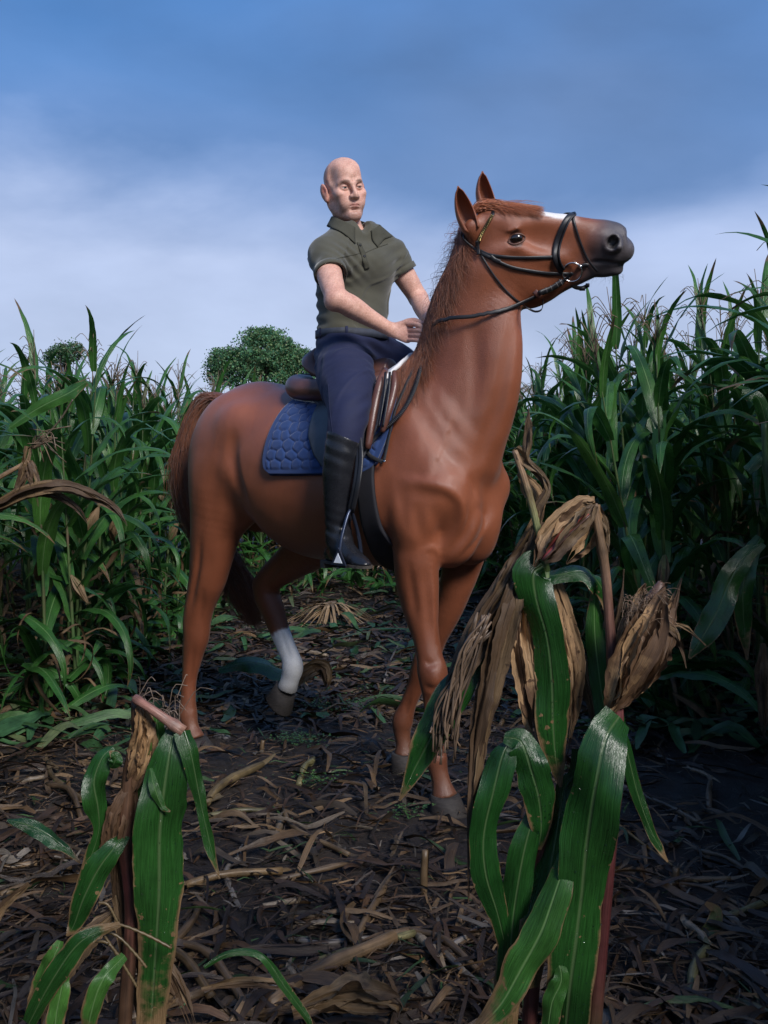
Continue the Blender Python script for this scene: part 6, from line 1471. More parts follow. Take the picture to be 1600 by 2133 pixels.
laid((1295, 1722), (1402, 1832), .006, (.26, .16, .05), 'thin yellow stick slanting on the soil at the right')
laid((1455, 1775), (1600, 1836), .010, (.14, .10, .06), 'long brown stalk lying at the right edge')
laid((800, 1425), (840, 1332), .008, (.28, .24, .21), 'pale stick standing out between the horse legs')
laid((640, 1395), (740, 1455), .010, (.10, .075, .06), 'dark stalk below the lifted white-socked leg')
laid((700, 1500), (850, 1490), .008, (.09, .065, .05), 'dark thin stalk near the small green weeds')
laid((1480, 1635), (1500, 1690), .013, (.17, .11, .07), 'stubby stalk stump lying at the far right')
laid((330, 1985), (420, 2110), .014, (.16, .10, .045), 'bent amber stalk at the bottom left')
laid((590, 1700), (700, 1800), .010, (.15, .10, .055), 'brown stalk crossing the soil in the middle foreground')
laid((100, 1600), (170, 1690), .012, (.13, .09, .05), 'brown stalk at the left behind the broken plant')
# stubs of cut stalks still standing
for px, py, h, r in ((882, 1868, .13, .011), (985, 1330, .16, .014), (1405, 1850, .07, .010), (545, 1560, .05, .010)):
    b = Bag(); p = gp_(px, py); b.tube(smooth_path([(0, 0, -.03), (.002, 0, h * .5), (.006, .004, h)], 6), r * np.array((1.1, 1, 1.15, 1, 1, .95)), 8, col=np.array((.13, .085, .045)))
    for k in range(3): V, Q, U, A = ribbon(smooth_path([(r * .8, 0, h * .3), (r * 1.3, .004 * k, h * .9), (r * (1.6 + k), .01 * k, h * 1.15)], 6), np.array((1, 1, .9, .7, .5, .2)) * r * .8, (0, 1, 0), .2, .1, 1, 3); b.add(V, Q, None, np.tile((.15, .10, .055), (len(V), 1)), U)
    o = b.obj('stalk_stub', None, M_LIT); o.location = tuple(p); tag(o, {882: 'thin dark stalk stub standing below the front hoof', 985: 'thick tan stalk stub standing behind the right broken plant', 1405: 'short stub standing at the right in bare soil', 545: 'low stub standing near the green weeds'}[px], 'stalk stub')
# heap of dry leaves behind the lifted leg
g = np.random.default_rng(12); b = Bag(); 
for k in range(90):
    a = g.uniform(-.3, 3.4); L = g.uniform(.15, .42); d = np.array((math.cos(a), -abs(math.sin(a)) * .7, 0)); P = smooth_path([(0, 0, .10 + g.uniform(0, .06)), d * L * .4 + (0, 0, .13 + g.uniform(-.03, .03)), d * L * .8 + (0, 0, .05), d * L * 1.05 + (0, 0, .008)], 8)
    V, Q, U, A = ribbon(P, .008 * np.linspace(1.2, .4, 8) * g.uniform(.6, 1.6), np.cross(d, (0, 0, 1.)), .2, .2, 1, 3, k); b.add(V, Q, None, np.tile(np.array((.21, .14, .075)) * g.uniform(.5, 1.2), (len(V), 1)), U)
o = b.obj('dry_leaf_heap', None, M_LIT); o.location = tuple(gp_(690, 1300)); tag(o, 'fanned heap of pale dry corn leaves behind the lifted hoof', 'leaf heap')
# stones by the near hind foot
M_STONE = simple('stone', (.085, .080, .082), .6, .5, 90, .3)
for k, (px, py, s) in enumerate(((437, 1500, .030), (462, 1512, .026), (480, 1490, .024), (455, 1532, .028), (488, 1470, .020), (452, 1480, .022), (498, 1512, .022), (472, 1535, .02))):
    g = np.random.default_rng(k + 20); u_, v_ = np.meshgrid(np.linspace(0, 2 * np.pi, 14, endpoint=False), np.linspace(.05, np.pi - .05, 9), indexing='ij')
    S = np.stack((np.cos(u_) * np.sin(v_), np.sin(u_) * np.sin(v_) * .8, np.cos(v_) * .55), -1).reshape(-1, 3); S *= s * (1 + .14 * mul_noise(S, 2.5, k)[:, None])
    i = np.arange(14)[:, None] * 9; j = np.arange(8)[None]; i2 = ((np.arange(14) + 1) % 14)[:, None] * 9; q = np.stack((i + j, i2 + j, i2 + j + 1, i + j + 1), -1).reshape(-1, 4)
    o = link('stone', mesh_np('stone', S, q[:, ::-1]), None, M_STONE); p = gp_(px, py); o.location = (p[0], p[1], p[2] + s * .2); o.rotation_euler.z = k; tag(o, 'smooth grey stone half sunk in soil beside the near hind hoof', 'stone', 'stones by the near hind hoof')
# little weeds
g = np.random.default_rng(31); b = Bag()
for (px, py, rx, ry, N) in ((700, 1475, .22, .12, 420), (625, 1548, .14, .08, 190), (650, 1640, .10, .06, 90), (850, 1705, .07, .05, 60), (770, 1440, .12, .08, 120), (1010, 1640, .05, .04, 30)):
    c = gp_(px, py)
    for k in range(N):
        p = c + (g.normal(0, rx * .5), g.normal(0, ry * .5), 0); h = g.uniform(.008, .045); s = g.uniform(.004, .009); a = g.uniform(0, 6.28)
        for q in range(3):
            aa = a + q * 2.1; d = np.array((math.cos(aa), math.sin(aa), g.uniform(-.2, .6))) * s; w = np.array((-math.sin(aa), math.cos(aa), 0)) * s * .55; o_ = p + (0, 0, h)
            b.add(np.array([o_, o_ + d * .6 + w, o_ + d * 1.3, o_ + d * .6 - w]), np.array([(0, 1, 2, 3)]), None, (.045, .12, .030) if k % 3 else (.07, .15, .04))
tag(b.obj('weeds', None, M_LIT), 'low bright green weeds sprouting between the horse legs', 'weeds', None, 'stuff')

# ------------------------------------------------------------ distant trees
M_BARK = simple('bark', (.035, .028, .022), .9, .8, 30, .3, bdist=.05)
m = Mat('tree_leaves'); oi = m.attr('tint').outputs['Color']; m.set(Base_Color=oi, Roughness=.6); tr_ = m.n('ShaderNodeBsdfTranslucent'); m.l(oi, tr_.inputs[0]); mx = m.n('ShaderNodeMixShader'); mx.inputs[0].default_value = .3
m.l(m.b.outputs[0], mx.inputs[1]); m.l(tr_.outputs[0], mx.inputs[2]); m.l(mx.outputs[0], m.out.inputs[0]); M_TL = m.m
def tree(label, px, Yd, lobes, trunk_r, leaf, nclump, nleaf, tint, seed):
    "lobes: (px, py, rx_px, ry_px) as the crown shows; built with true depth"
    g = np.random.default_rng(seed); base = np.array(((px - CX) / F_PX * Yd, Yd, 0)); root = empty('broadleaf_tree', label, 'tree', tuple(base)); k = Yd / F_PX
    C = []; 
    for (a, b_, rx, ry, wgt) in lobes:
        c = np.array(((a - CX) * k, Yd, CAM_H + (HY - b_) * k)) - base
        for _ in range(int(nclump * wgt)):
            d = g.normal(size=3); d /= np.linalg.norm(d); rr = g.uniform(.25, 1)**.45 * (1.0 if g.uniform() < .8 else 1.22); p = c + d * np.array((rx * k, max(rx, ry) * k * .9, ry * k)) * rr; C.append(p)
    C = np.array(C); b = Bag(); cl = g.uniform(.3, 1.0, len(C)) * leaf * 4.6
    N = len(C) * nleaf; ci = np.repeat(np.arange(len(C)), nleaf); d = g.normal(size=(N, 3)); d /= np.linalg.norm(d, axis=1, keepdims=True); P = C[ci] + d * (g.uniform(0, 1, N)**.5 * cl[ci])[:, None] * (1, 1, .6)
    a1 = unit(g.normal(size=(N, 3))); a2 = unit(np.cross(a1, g.normal(size=(N, 3)))); s = (leaf * g.uniform(.5, 1.2, N))[:, None]
    V = np.stack((P, P + a1 * s * .5 + a2 * s * .35, P + a1 * s, P + a1 * s * .5 - a2 * s * .35), 1).reshape(-1, 3); Q = np.arange(N * 4).reshape(-1, 4)
    col = tint[g.integers(0, len(tint), N)] * g.uniform(.7, 1.3, (N, 1)) * (g.uniform(.75, 1.25, len(C))[ci])[:, None]
    link('crown', mesh_np('crown', V, Q, False, np.repeat(col, 4, 0)), root, M_TL)
    top = C.mean(0); b = Bag(); H = top[2]; b.tube(smooth_path([(0, 0, -.3), (.1, 0, H * .3), (top[0] * .4, 0, H * .55), (top[0] * .9, 0, H * 1.05)], 14), trunk_r * np.linspace(1.25, .25, 14), 10); b.obj('trunk', root, M_BARK)
    for q in range(26):
        t = C[g.integers(0, len(C))]; z0 = g.uniform(.28, .75) * H; s0 = np.array((top[0] * .5 * z0 / H, 0, z0)); mid = (s0 + t) / 2 + (0, 0, -.1 * H * g.uniform(-.3, 1)) ; b = Bag(); b.tube(smooth_path([s0, mid, t], 8), trunk_r * .32 * np.linspace(1, .2, 8), 6); b.obj('limb', root, M_BARK)
    return root
TT = np.array([(.075, .20, .085), (.10, .22, .085), (.055, .16, .085), (.13, .18, .08)])
tree('round broad green tree standing alone beyond the corn behind the rider', 552, 62.0, [(560, 722, 42, 34, .9), (535, 700, 24, 18, .35), (590, 745, 48, 40, 1.1), (620, 772, 38, 36, .8), (520, 748, 34, 34, .6), (470, 752, 34, 26, .7), (455, 775, 26, 26, .4), (560, 790, 60, 30, .7), (545, 735, 60, 44, 1.0), (500, 770, 50, 34, .7), (610, 765, 46, 40, .6)], .32, .17, 105, 52, TT, 4)
tree('small dark treetop peeping over the left corn field', 142, 80.0, [(145, 732, 30, 22, 1.0), (120, 745, 26, 20, .7)], .25, .20, 60, 40, TT * .7, 5)
# ------------------------------------------------------------ broken corn plants close to the camera, leaf by leaf
DROPS = []
def blade(root, rows, Y, mat, name='leaf', face=0.0, fold=.22, wave=.08, wf=3, cross=7, n=26, age=0.0, label=None, curl=0.0, tint=None, agetip=.35):
    "rows: (px, py, full width in photo px, depth offset m)"
    dryish = mat in (M_DRY, M_HUSKD); n = int(n * 2.2) if dryish else n; rag = .38 if dryish else .09; cross = 9 if dryish else cross
    A = np.array([(r + (0,))[:4] for r in rows], float); S = smooth_path(A, n); Yd = Y + S[:, 3]
    P = np.stack(((S[:, 0] - CX) / F_PX * Yd, Yd, CAM_H - (S[:, 1] - HY) / F_PX * Yd), 1); W = np.maximum(S[:, 2], 1.5) / 2 / F_PX * Yd
    T = unit(np.gradient(P, axis=0)); view = unit(P - np.array((0, 0, CAM_H))); s0 = unit(np.cross(T, view)); f = face if np.ndim(face) else np.full(n, face); f = np.interp(np.linspace(0, 1, n), np.linspace(0, 1, len(f)), f)
    base = np.array(root.location); b = Bag(); gb = np.random.default_rng(int(abs(rows[0][0] * 7 + rows[0][1] * 3)))
    def one(P, W, f, age, rag, fold, t0):
        side = s0 * np.cos(f)[:, None] + view * np.sin(f)[:, None]; W = W / np.maximum(np.abs(np.cos(f)), .45)
        V, Q, U, A_ = ribbon(P, W, side, fold, wave, wf, cross, t0, curl, np.linspace(0, 1, n)**3 * agetip + age, rag=rag); U[:, 0] = U[:, 0] * (.45 if dryish else 1) + (gb.uniform(0, .5) if dryish else 0); b.add(V - base, Q, None, tint, U, A_); return V
    if dryish:
        t = np.linspace(0, 1, n); k_ = 6 if W.max() > .018 else 3
        for q in range(k_):
            o_ = (q + .5) / k_ * 2 - 1; w = gb.uniform(.22, .5); end = gb.uniform(.72, 1.0); ph = gb.uniform(0, 6.28, 3)
            prof = np.clip((end - t) * 7, 0, 1)**.7; drift = o_ * .72 + .16 * np.sin(t * 5 + ph[0]); ff = f + .75 * np.sin(t * gb.uniform(3, 8) + ph[1]) + .3 * np.sin(t * 17 + ph[2])
            Pq = P + s0 * (W * drift)[:, None] + view * ((.35 * np.sin(t * 6 + ph[2]) + gb.uniform(-.3, .3)) * W.max() * .6)[:, None]
            one(Pq, W * w * prof + .0004, ff, age + gb.uniform(-.12, .28), .30, gb.uniform(-.6, .6), ph[0])
    else:
        t = np.linspace(0, 1, n); gl_ = one(P, W, f + .30 * np.sin(t * 9 + rows[0][0]) + .12 * np.sin(t * 23 + rows[0][1]), age, rag, fold, rows[0][0])
        if mat is M_LEAFB and W.max() > .028:                       # beads of rain
            N_ = n * cross
            for q in range(70):
                vi = int(gb.integers(cross, N_ - cross * 2)); c_ = gl_[vi] * gb.uniform(.2, .8) + gl_[vi + (1 if vi % cross < cross - 1 else -1)] * .5; c_ = gl_[vi] + (gl_[vi + cross] - gl_[vi]) * gb.uniform(); c_ = c_ - view[0] * .0006; r_ = gb.uniform(.0006, .0016)
                DROPS.append((root, c_ - base, r_))
    o = b.obj(name, root, mat)
    if label: o['label'] = label
    return o
def stem(root, rows, Y, col, name='stalk', seg=12, n=22, nodes=(), label=None):
    A = np.array([(r + (0,))[:4] for r in rows], float); S = smooth_path(A, n); Yd = Y + S[:, 3]; P = np.stack(((S[:, 0] - CX) / F_PX * Yd, Yd, CAM_H - (S[:, 1] - HY) / F_PX * Yd), 1); r = S[:, 2] / 2 / F_PX * Yd
    t = np.linspace(0, 1, n); C = np.array([np.interp(t, np.linspace(0, 1, len(col)), np.array(col)[:, k]) for k in range(3)]).T
    for q in nodes: k = int(q * (n - 1)); r[k] *= 1.22; C[k] *= .6
    V, Q, T_ = tube_np(P, r, seg); cc = np.vstack((np.repeat(C, seg, 0), C[:1], C[-1:])); uv = np.stack((np.arange(len(V)) % seg / seg, np.arange(len(V)) // seg * .25), 1)
    b = Bag(); b.add(V - np.array(root.location), Q, T_, cc, uv); o = b.obj(name, root, M_LIT)
    if label: o['label'] = label
    return o
TAN = (.24, .15, .085); BRN = (.08, .042, .024); MAR = (.085, .022, .022); GRN = (.035, .08, .022); PNK = (.34, .16, .12)

# --- right-hand plants ---
Y1 = 1.55
pA = empty('broken_corn_plant', 'broken corn plant at the front with long wet green leaf and fuzzy dry ear', 'corn plant', tuple(PX(1215, 2330, Y1)))
stem(pA, [(1225, 2330, 34), (1240, 2100, 32), (1262, 1850, 30), (1280, 1650, 28), (1286, 1500, 27), (1282, 1440, 24), (1270, 1300, 21), (1262, 1200, 20), (1250, 1120, 19), (1236, 1050, 18)], Y1, [GRN, MAR, MAR, (.16, .05, .05), MAR, (.20, .10, .07), TAN, TAN], nodes=(.35, .62, .85), n=34)
blade(pA, [(1290, 1492, 60, -.02), (1262, 1540, 92, -.05), (1240, 1640, 106, -.07), (1222, 1760, 112, -.06), (1212, 1860, 96, -.05), (1200, 1960, 102, -.05), (1185, 2080, 96, -.04), (1175, 2200, 70, -.02)], Y1, M_LEAFB, fold=.16, wave=.05, n=40, face=(.1, -.15, .2, -.1), label='long wet green leaf hanging down with pale midrib')
blade(pA, [(1288, 1500, 34), (1305, 1560, 30), (1328, 1650, 27), (1352, 1720, 22), (1375, 1765, 16), (1392, 1795, 4)], Y1, M_LEAFB, fold=.3, face=.5, age=.08, label='thin green strip bent to the right')
blade(pA, [(1262, 1500, 40, .03), (1250, 1420, 44, .04), (1240, 1330, 40, .05), (1238, 1260, 24, .05), (1236, 1215, 4, .05)], Y1, M_LEAF, fold=.2)
blade(pA, [(1296, 1450, 22, .03), (1290, 1380, 22, .03), (1284, 1300, 16, .03), (1295, 1240, 6, .03), (1300, 1185, 3, .03)], Y1, M_DRY, fold=.4)
# fuzzy dry ear
ear_root = []
for k, (rows, f, mt) in enumerate((
        ([(1272, 1478, 24, -.01), (1290, 1440, 50, -.02), (1320, 1370, 74, -.03), (1352, 1300, 70, -.03), (1375, 1240, 30, -.02), (1385, 1222, 6, -.02)], -.2, M_HUSKD),
        ([(1276, 1478, 24, .0), (1310, 1430, 52, -.01), (1345, 1370, 66, -.015), (1375, 1310, 50, -.01), (1400, 1260, 22, .0), (1420, 1205, 4, .0)], .5, M_HUSKD),
        ([(1270, 1478, 22, .01), (1278, 1420, 44, .01), (1300, 1350, 56, .01), (1320, 1290, 50, .01), (1335, 1235, 16, .02), (1345, 1215, 4, .02)], -.7, M_HUSKD),
        ([(1280, 1470, 22, .02), (1330, 1400, 70, .02), (1360, 1330, 72, .02), (1385, 1270, 40, .02)], .1, M_HUSKD),
        ([(1372, 1300, 16, .0), (1400, 1298, 13, -.01), (1430, 1310, 9, -.01), (1470, 1345, 3, .0)], .2, M_DRY),
        ([(1370, 1295, 18, -.01), (1402, 1312, 16, -.02), (1418, 1345, 12, -.02), (1430, 1392, 3, -.02)], .2, M_DRY))):
    blade(pA, rows, Y1, mt, 'husk', face=f, fold=-.30, curl=.35, wave=.06, n=22, age=.05)
def cob(root, a, b, Y, r, n=22):
    A = PX(*a, Y); Bp = PX(*b, Y); ax = Bp - A; L = np.linalg.norm(ax); ax = ax / L; P = smooth_path([A, A + ax * L * .5, Bp], n); t = np.linspace(0, 1, n); bag = Bag(); bag.tube(P - np.array(root.location), r * (1 - .75 * t**2.5) * (1 + .12 * (np.arange(n) % 2)), 14, col=np.array((.075, .04, .03))); bag.obj('cob', root, M_LIT)
cob(pA, (1330, 1330), (1378, 1212), Y1, .019)
g = np.random.default_rng(8); b = Bag()
for k in range(420):                                            # silk fuzz on the husk tip
    px, py = g.uniform(1300, 1385), 0; py = 1215 + g.uniform(0, 75) + (1385 - px) * .35; P0 = PX(px, py, Y1 - .03 + g.uniform(-.01, .05)); d = np.array((g.uniform(-.5, .9), g.uniform(-.6, .2), g.uniform(-.7, .9))); L = g.uniform(.008, .028)
    b.tube(smooth_path([P0, P0 + d * L * .5, P0 + d * L + (0, 0, -.3 * L)], 4) - np.array(pA.location), .00045, 3, cap=False, col=np.array((.30, .20, .13)) * g.uniform(.4, 1.2))
b.obj('corn_silk', pA, M_LIT)
# drooping husk at the broken top
for k, (rows, f, mt, tn) in enumerate((
        ([(1240, 1048, 20), (1215, 1055, 44), (1180, 1085, 56), (1150, 1120, 60), (1130, 1150, 44), (1112, 1180, 10)], .2, M_HUSKD, None),
        ([(1238, 1052, 16, -.015), (1222, 1080, 34, -.02), (1190, 1115, 40, -.02), (1160, 1150, 34, -.02), (1135, 1172, 12, -.02)], -.3, M_DRY, None),
        ([(1244, 1050, 14, .01), (1235, 1085, 30, .01), (1215, 1125, 40, .01), (1195, 1155, 26, .01), (1180, 1175, 6, .01)], .6, M_HUSKD, None),
        ([(1246, 1056, 12, .02), (1256, 1090, 22, .02), (1262, 1120, 20, .02), (1268, 1150, 5, .02)], .2, M_DRY, None))):
    blade(pA, rows, Y1, mt, 'husk', face=f, fold=-.25, curl=.3, wave=.10, n=20)
b = Bag()
for k in range(9):
    o_ = g.uniform(-10, 10, 2); q = [(1225 + o_[0], 1068 + o_[1]), (1180 + o_[0], 1110 + o_[1]), (1130 + o_[0] * .4, 1165 + o_[1] * .4)]; P = smooth_path([PX(a, c, Y1 - .022 + .003 * k) for a, c in q], 10) - np.array(pA.location); b.tube(P, .0022, 5, col=np.array((.30, .05, .04) if k % 3 else (.08, .04, .03)))
b.obj('red_husk_ribs', pA, M_LIT)

pB = empty('broken_corn_plant', 'broken corn plant left of the fuzzy ear, bleached leaves folded over its snapped stem', 'corn plant', tuple(PX(1100, 2330, Y1 + .02)))
YB = 1.58
stem(pB, [(1090, 2330, 32), (1105, 2100, 32), (1122, 1900, 31), (1128, 1740, 32), (1128, 1600, 32), (1130, 1450, 30), (1128, 1300, 28), (1132, 1190, 26)], YB, [GRN, MAR, (.10, .04, .03), MAR, (.22, .14, .10), TAN, GRN, (.12, .17, .07)], nodes=(.45, .7, .9), n=30)
stem(pB, [(1138, 1190, 18), (1122, 1110, 16), (1105, 1040, 15), (1088, 985, 15), (1072, 938, 13)], YB, [(.10, .16, .05), (.16, .17, .07), TAN, TAN], nodes=(.6,), label='pale green snapped stem above the collar')
blade(pB, [(1072, 935, 16), (1090, 960, 26), (1120, 985, 22), (1140, 1020, 18), (1122, 1060, 26), (1110, 1110, 22), (1098, 1150, 8)], YB, M_DRY, face=.4, curl=.3, wave=.2, n=26)
blade(pB, [(1080, 985, 16), (1095, 1000, 34), (1118, 1030, 40), (1120, 1070, 30), (1090, 1130, 34), (1060, 1190, 40)], YB + .03, M_HUSKD, 'leaf', face=-.3, curl=.3, wave=.2)
blade(pB, [(1094, 960, 18), (1098, 920, 18), (1100, 880, 12), (1101, 846, 3)], YB, M_DRY, face=.2, label='brown spike pointing upward')
blade(pB, [(1132, 1178, 70, -.02), (1112, 1196, 84, -.03), (1118, 1250, 74, -.03), (1140, 1330, 66, -.03), (1150, 1420, 74, -.03), (1152, 1500, 70, -.03), (1158, 1580, 44, -.02), (1168, 1640, 5, -.02)], YB, M_LEAFB, fold=.22, wave=.06, n=36, face=(.2, -.1, .1), age=.02)
blade(pB, [(1092, 1200, 60, .0), (1088, 1260, 50, .0), (1090, 1350, 60, -.01), (1098, 1430, 62, -.01), (1112, 1510, 48, 0), (1125, 1580, 12, 0)], YB, M_HUSKD, 'leaf', fold=.15, wave=.12, n=30, label='bleached tan leaf hanging beside the green one')
blade(pB, [(1150, 1210, 40, .02), (1172, 1290, 50, .02), (1188, 1370, 60, .02), (1190, 1450, 54, .02), (1180, 1530, 46, .02), (1172, 1590, 20, .02)], YB, M_HUSKD, 'leaf', fold=.2, wave=.12)
blade(pB, [(1165, 1290, 16, .03), (1195, 1350, 36, .03), (1215, 1410, 38, .03), (1230, 1470, 24, .03), (1236, 1520, 4, .03)], YB, M_DRY, fold=.3, wave=.15)
blade(pB, [(1075, 1215, 30, -.01), (1060, 1260, 52, -.02), (1038, 1340, 58, -.02), (1018, 1430, 60, -.02), (998, 1520, 50, -.02), (988, 1620, 34, -.02), (982, 1720, 20, -.02), (978, 1800, 12, -.02), (976, 1880, 3, -.02)], YB, M_DRY, fold=.3, wave=.10, n=36, age=.1, label='long dark brown withered leaf hanging straight down')
blade(pB, [(1125, 1085, 20, .0), (1105, 1130, 40, .0), (1075, 1180, 48, .0), (1040, 1240, 52, -.01), (1000, 1310, 56, -.01), (965, 1380, 50, -.02), (935, 1450, 38, -.02), (915, 1520, 24, -.02), (905, 1590, 8, -.02)], YB + .01, M_DRY, fold=.35, wave=.15, n=34, face=(.2, .5, -.2, .3))
blade(pB, [(1020, 1330, 20, .02), (985, 1385, 50, .01), (940, 1450, 72, .0), (900, 1530, 66, -.01), (865, 1600, 42, -.01), (832, 1668, 4, -.01)], YB, M_LEAFB, fold=.12, wave=.03, n=28, label='bright green pointed leaf tip with a small brown spot')
blade(pB, [(1140, 1200, 30, .01), (1170, 1196, 34, .0), (1210, 1190, 34, .0), (1245, 1210, 30, .0), (1262, 1250, 20, .01), (1268, 1300, 5, .01)], YB, M_LEAFB, face=.8, fold=.3, age=.05)
blade(pB, [(1060, 1545, 20, .0), (1045, 1580, 60, -.01), (1028, 1650, 66, -.02), (1008, 1740, 56, -.02), (1012, 1820, 64, -.02), (1036, 1900, 46, -.01), (1052, 1970, 30, 0), (1062, 2040, 12, 0)], YB - .02, M_LEAFB, fold=.25, wave=.08, n=32, face=(-.3, .1, .3))
blade(pB, [(1050, 1535, 20, .0), (1085, 1545, 62, -.01), (1105, 1600, 72, -.02), (1122, 1660, 70, -.02), (1128, 1720, 44, -.01), (1122, 1770, 12, 0)], YB - .02, M_LEAFB, fold=.2, wave=.06)
blade(pB, [(1118, 1680, 30, .01), (1095, 1760, 56, 0), (1078, 1850, 64, 0), (1066, 1940, 58, 0), (1060, 2040, 60, 0), (1052, 2150, 50, 0)], YB - .03, M_LEAFB, fold=.25, wave=.06, age=.03)
blade(pB, [(1200, 1560, 16, .02), (1196, 1610, 22, .02), (1175, 1640, 34, .02), (1165, 1700, 40, .01), (1150, 1790, 60, 0), (1130, 1880, 78, -.01), (1115, 1960, 66, -.01), (1100, 2060, 50, 0)], YB - .03, M_LEAFB, fold=.3, wave=.10, n=32, face=(.2, -.4, .2))
blade(pB, [(1190, 1760, 30, 0), (1160, 1850, 60, -.02), (1128, 1940, 78, -.03), (1085, 2020, 70, -.03), (1045, 2090, 56, -.03), (990, 2150, 30, -.03)], YB - .06, M_LEAF, fold=.3, wave=.10, n=30, age=.10, label='drooping green leaf with brown edges at the base')
blade(pB, [(1160, 1990, 16, -.02), (1170, 2040, 34, -.03), (1150, 2090, 44, -.03), (1140, 2160, 30, -.03)], YB - .05, M_LEAF, fold=.3)
# withered tassel hanging over the brown leaf
g = np.random.default_rng(18); b = Bag()
for k in range(26):
    a0 = (1010 + g.uniform(-20, 15), 1300 + g.uniform(-25, 25)); a1 = (975 + g.uniform(-18, 18), 1370 + g.uniform(-15, 20)); a2 = (930 + g.uniform(-22, 28), 1470 + g.uniform(-30, 50)); a3 = (a2[0] - 8 + g.normal(0, 8), a2[1] + g.uniform(30, 90))
    P = smooth_path([PX(*q, YB - .045 + g.uniform(-.01, .01)) for q in (a0, a1, a2, a3)], 16) - np.array(pB.location); b.tube(P, .0015 * (1 + .8 * (np.arange(16) % 2)), 4, col=np.array((.09, .06, .04)) * g.uniform(.5, 1.6))
b.obj('withered_tassel', pB, M_LIT)
# water drops
b = Bag(); g = np.random.default_rng(3)
M_DROP = Mat('water_drop'); M_DROP.set(Base_Color=(1, 1, 1), Roughness=.02); M_DROP.b.inputs['Transmission Weight'].default_value = 1; M_DROP.b.inputs['IOR'].default_value = 1.33; M_DROP = M_DROP.m

# --- left-hand plant ---
Y2 = 1.72
pC = empty('broken_corn_plant', 'broken corn plant at the left front with pink snapped stem and wide hanging leaf', 'corn plant', tuple(PX(300, 2330, Y2)))
stem(pC, [(250, 2330, 30), (262, 2100, 30), (275, 1900, 30), (262, 1760, 30), (268, 1620, 28), (285, 1540, 26), (284, 1458, 22)], Y2, [BRN, BRN, MAR, BRN, (.10, .05, .03), BRN], nodes=(.5, .8), n=28)
stem(pC, [(280, 1454, 18, -.02), (310, 1474, 19, -.03), (345, 1498, 21, -.03), (382, 1524, 26, -.03)], Y2, [PNK, PNK, (.40, .22, .16)], n=12, nodes=(.1, .9), label='pink snapped stem bent sideways')
blade(pC, [(362, 1520, 30, -.02), (352, 1580, 74, -.04), (340, 1660, 98, -.05), (332, 1750, 104, -.05), (332, 1840, 104, -.05), (328, 1930, 84, -.04), (322, 2020, 72, -.03), (314, 2140, 60, -.02)], Y2, M_LEAFB, fold=.14, wave=.05, n=40, face=(0, .15, -.1), age=.03, label='wide green leaf with pale midrib hanging to the ground')
blade(pC, [(384, 1522, 36, -.03), (398, 1570, 38, -.04), (412, 1640, 30, -.04), (422, 1690, 22, -.04), (436, 1750, 24, -.04), (448, 1795, 12, -.04), (458, 1830, 3, -.04)], Y2, M_LEAFB, fold=.3, wave=.08, face=.4, n=28, age=.03)
blade(pC, [(300, 1470, 30, .0), (302, 1520, 60, -.01), (296, 1580, 62, -.01), (282, 1620, 46, -.01), (270, 1660, 20, 0)], Y2, M_HUSKD, 'husk', fold=-.3, curl=.3, age=-.05)
blade(pC, [(325, 1490, 24, .01), (330, 1540, 40, .01), (318, 1600, 44, .01), (296, 1650, 30, .01), (280, 1690, 8, .01)], Y2, M_LEAF, 'husk', fold=-.3, curl=.3)
blade(pC, [(270, 1640, 30, .0), (258, 1690, 60, -.01), (242, 1750, 54, -.01), (222, 1800, 30, 0), (210, 1840, 6, 0)], Y2, M_HUSKD, 'leaf', fold=.2, age=.3, label='rust brown husk leaf on the stem')
blade(pC, [(236, 1556, 10, .0), (212, 1580, 40, -.01), (196, 1630, 52, -.02), (204, 1680, 48, -.02), (206, 1730, 22, -.01), (188, 1790, 30, -.01), (168, 1850, 12, 0)], Y2, M_LEAFB, fold=.3, wave=.10, n=30, face=(-.5, .2, .5))
blade(pC, [(230, 1600, 6, -.02), (238, 1590, 30, -.03), (240, 1575, 24, -.03), (228, 1565, 4, -.03)], Y2, M_LEAFB, fold=.2, wave=.05)
blade(pC, [(262, 1738, 20, -.01), (238, 1766, 40, -.03), (205, 1810, 56, -.04), (175, 1870, 54, -.04), (155, 1925, 34, -.03), (140, 1950, 5, -.03)], Y2, M_LEAFB, fold=.25, wave=.08, n=28, age=.06)
blade(pC, [(313, 1600, 8, -.04), (322, 1640, 24, -.06), (338, 1680, 14, -.06), (355, 1690, 4, -.06)], Y2, M_LEAF, fold=.4, age=.05)
blade(pC, [(240, 1780, 14, .02), (250, 1850, 34, .03), (262, 1930, 44, .03), (272, 2020, 40, .03), (280, 2130, 30, .03)], Y2, M_DRY, fold=.3, wave=.1)
blade(pC, [(126, 1960, 14, -.03), (110, 2000, 42, -.04), (90, 2050, 44, -.04), (70, 2100, 30, -.04)], Y2 - .05, M_LEAF, fold=.2, age=.12)
blade(pC, [(132, 2020, 20, -.03), (128, 2060, 36, -.04), (118, 2110, 40, -.04), (112, 2170, 34, -.04)], Y2 - .06, M_LEAF, fold=.2, age=.05)
blade(pC, [(15, 1708, 4), (50, 1716, 26), (95, 1735, 32), (135, 1765, 20), (168, 1798, 4)], Y2 + .1, M_LEAFB, fold=.3, face=.5)
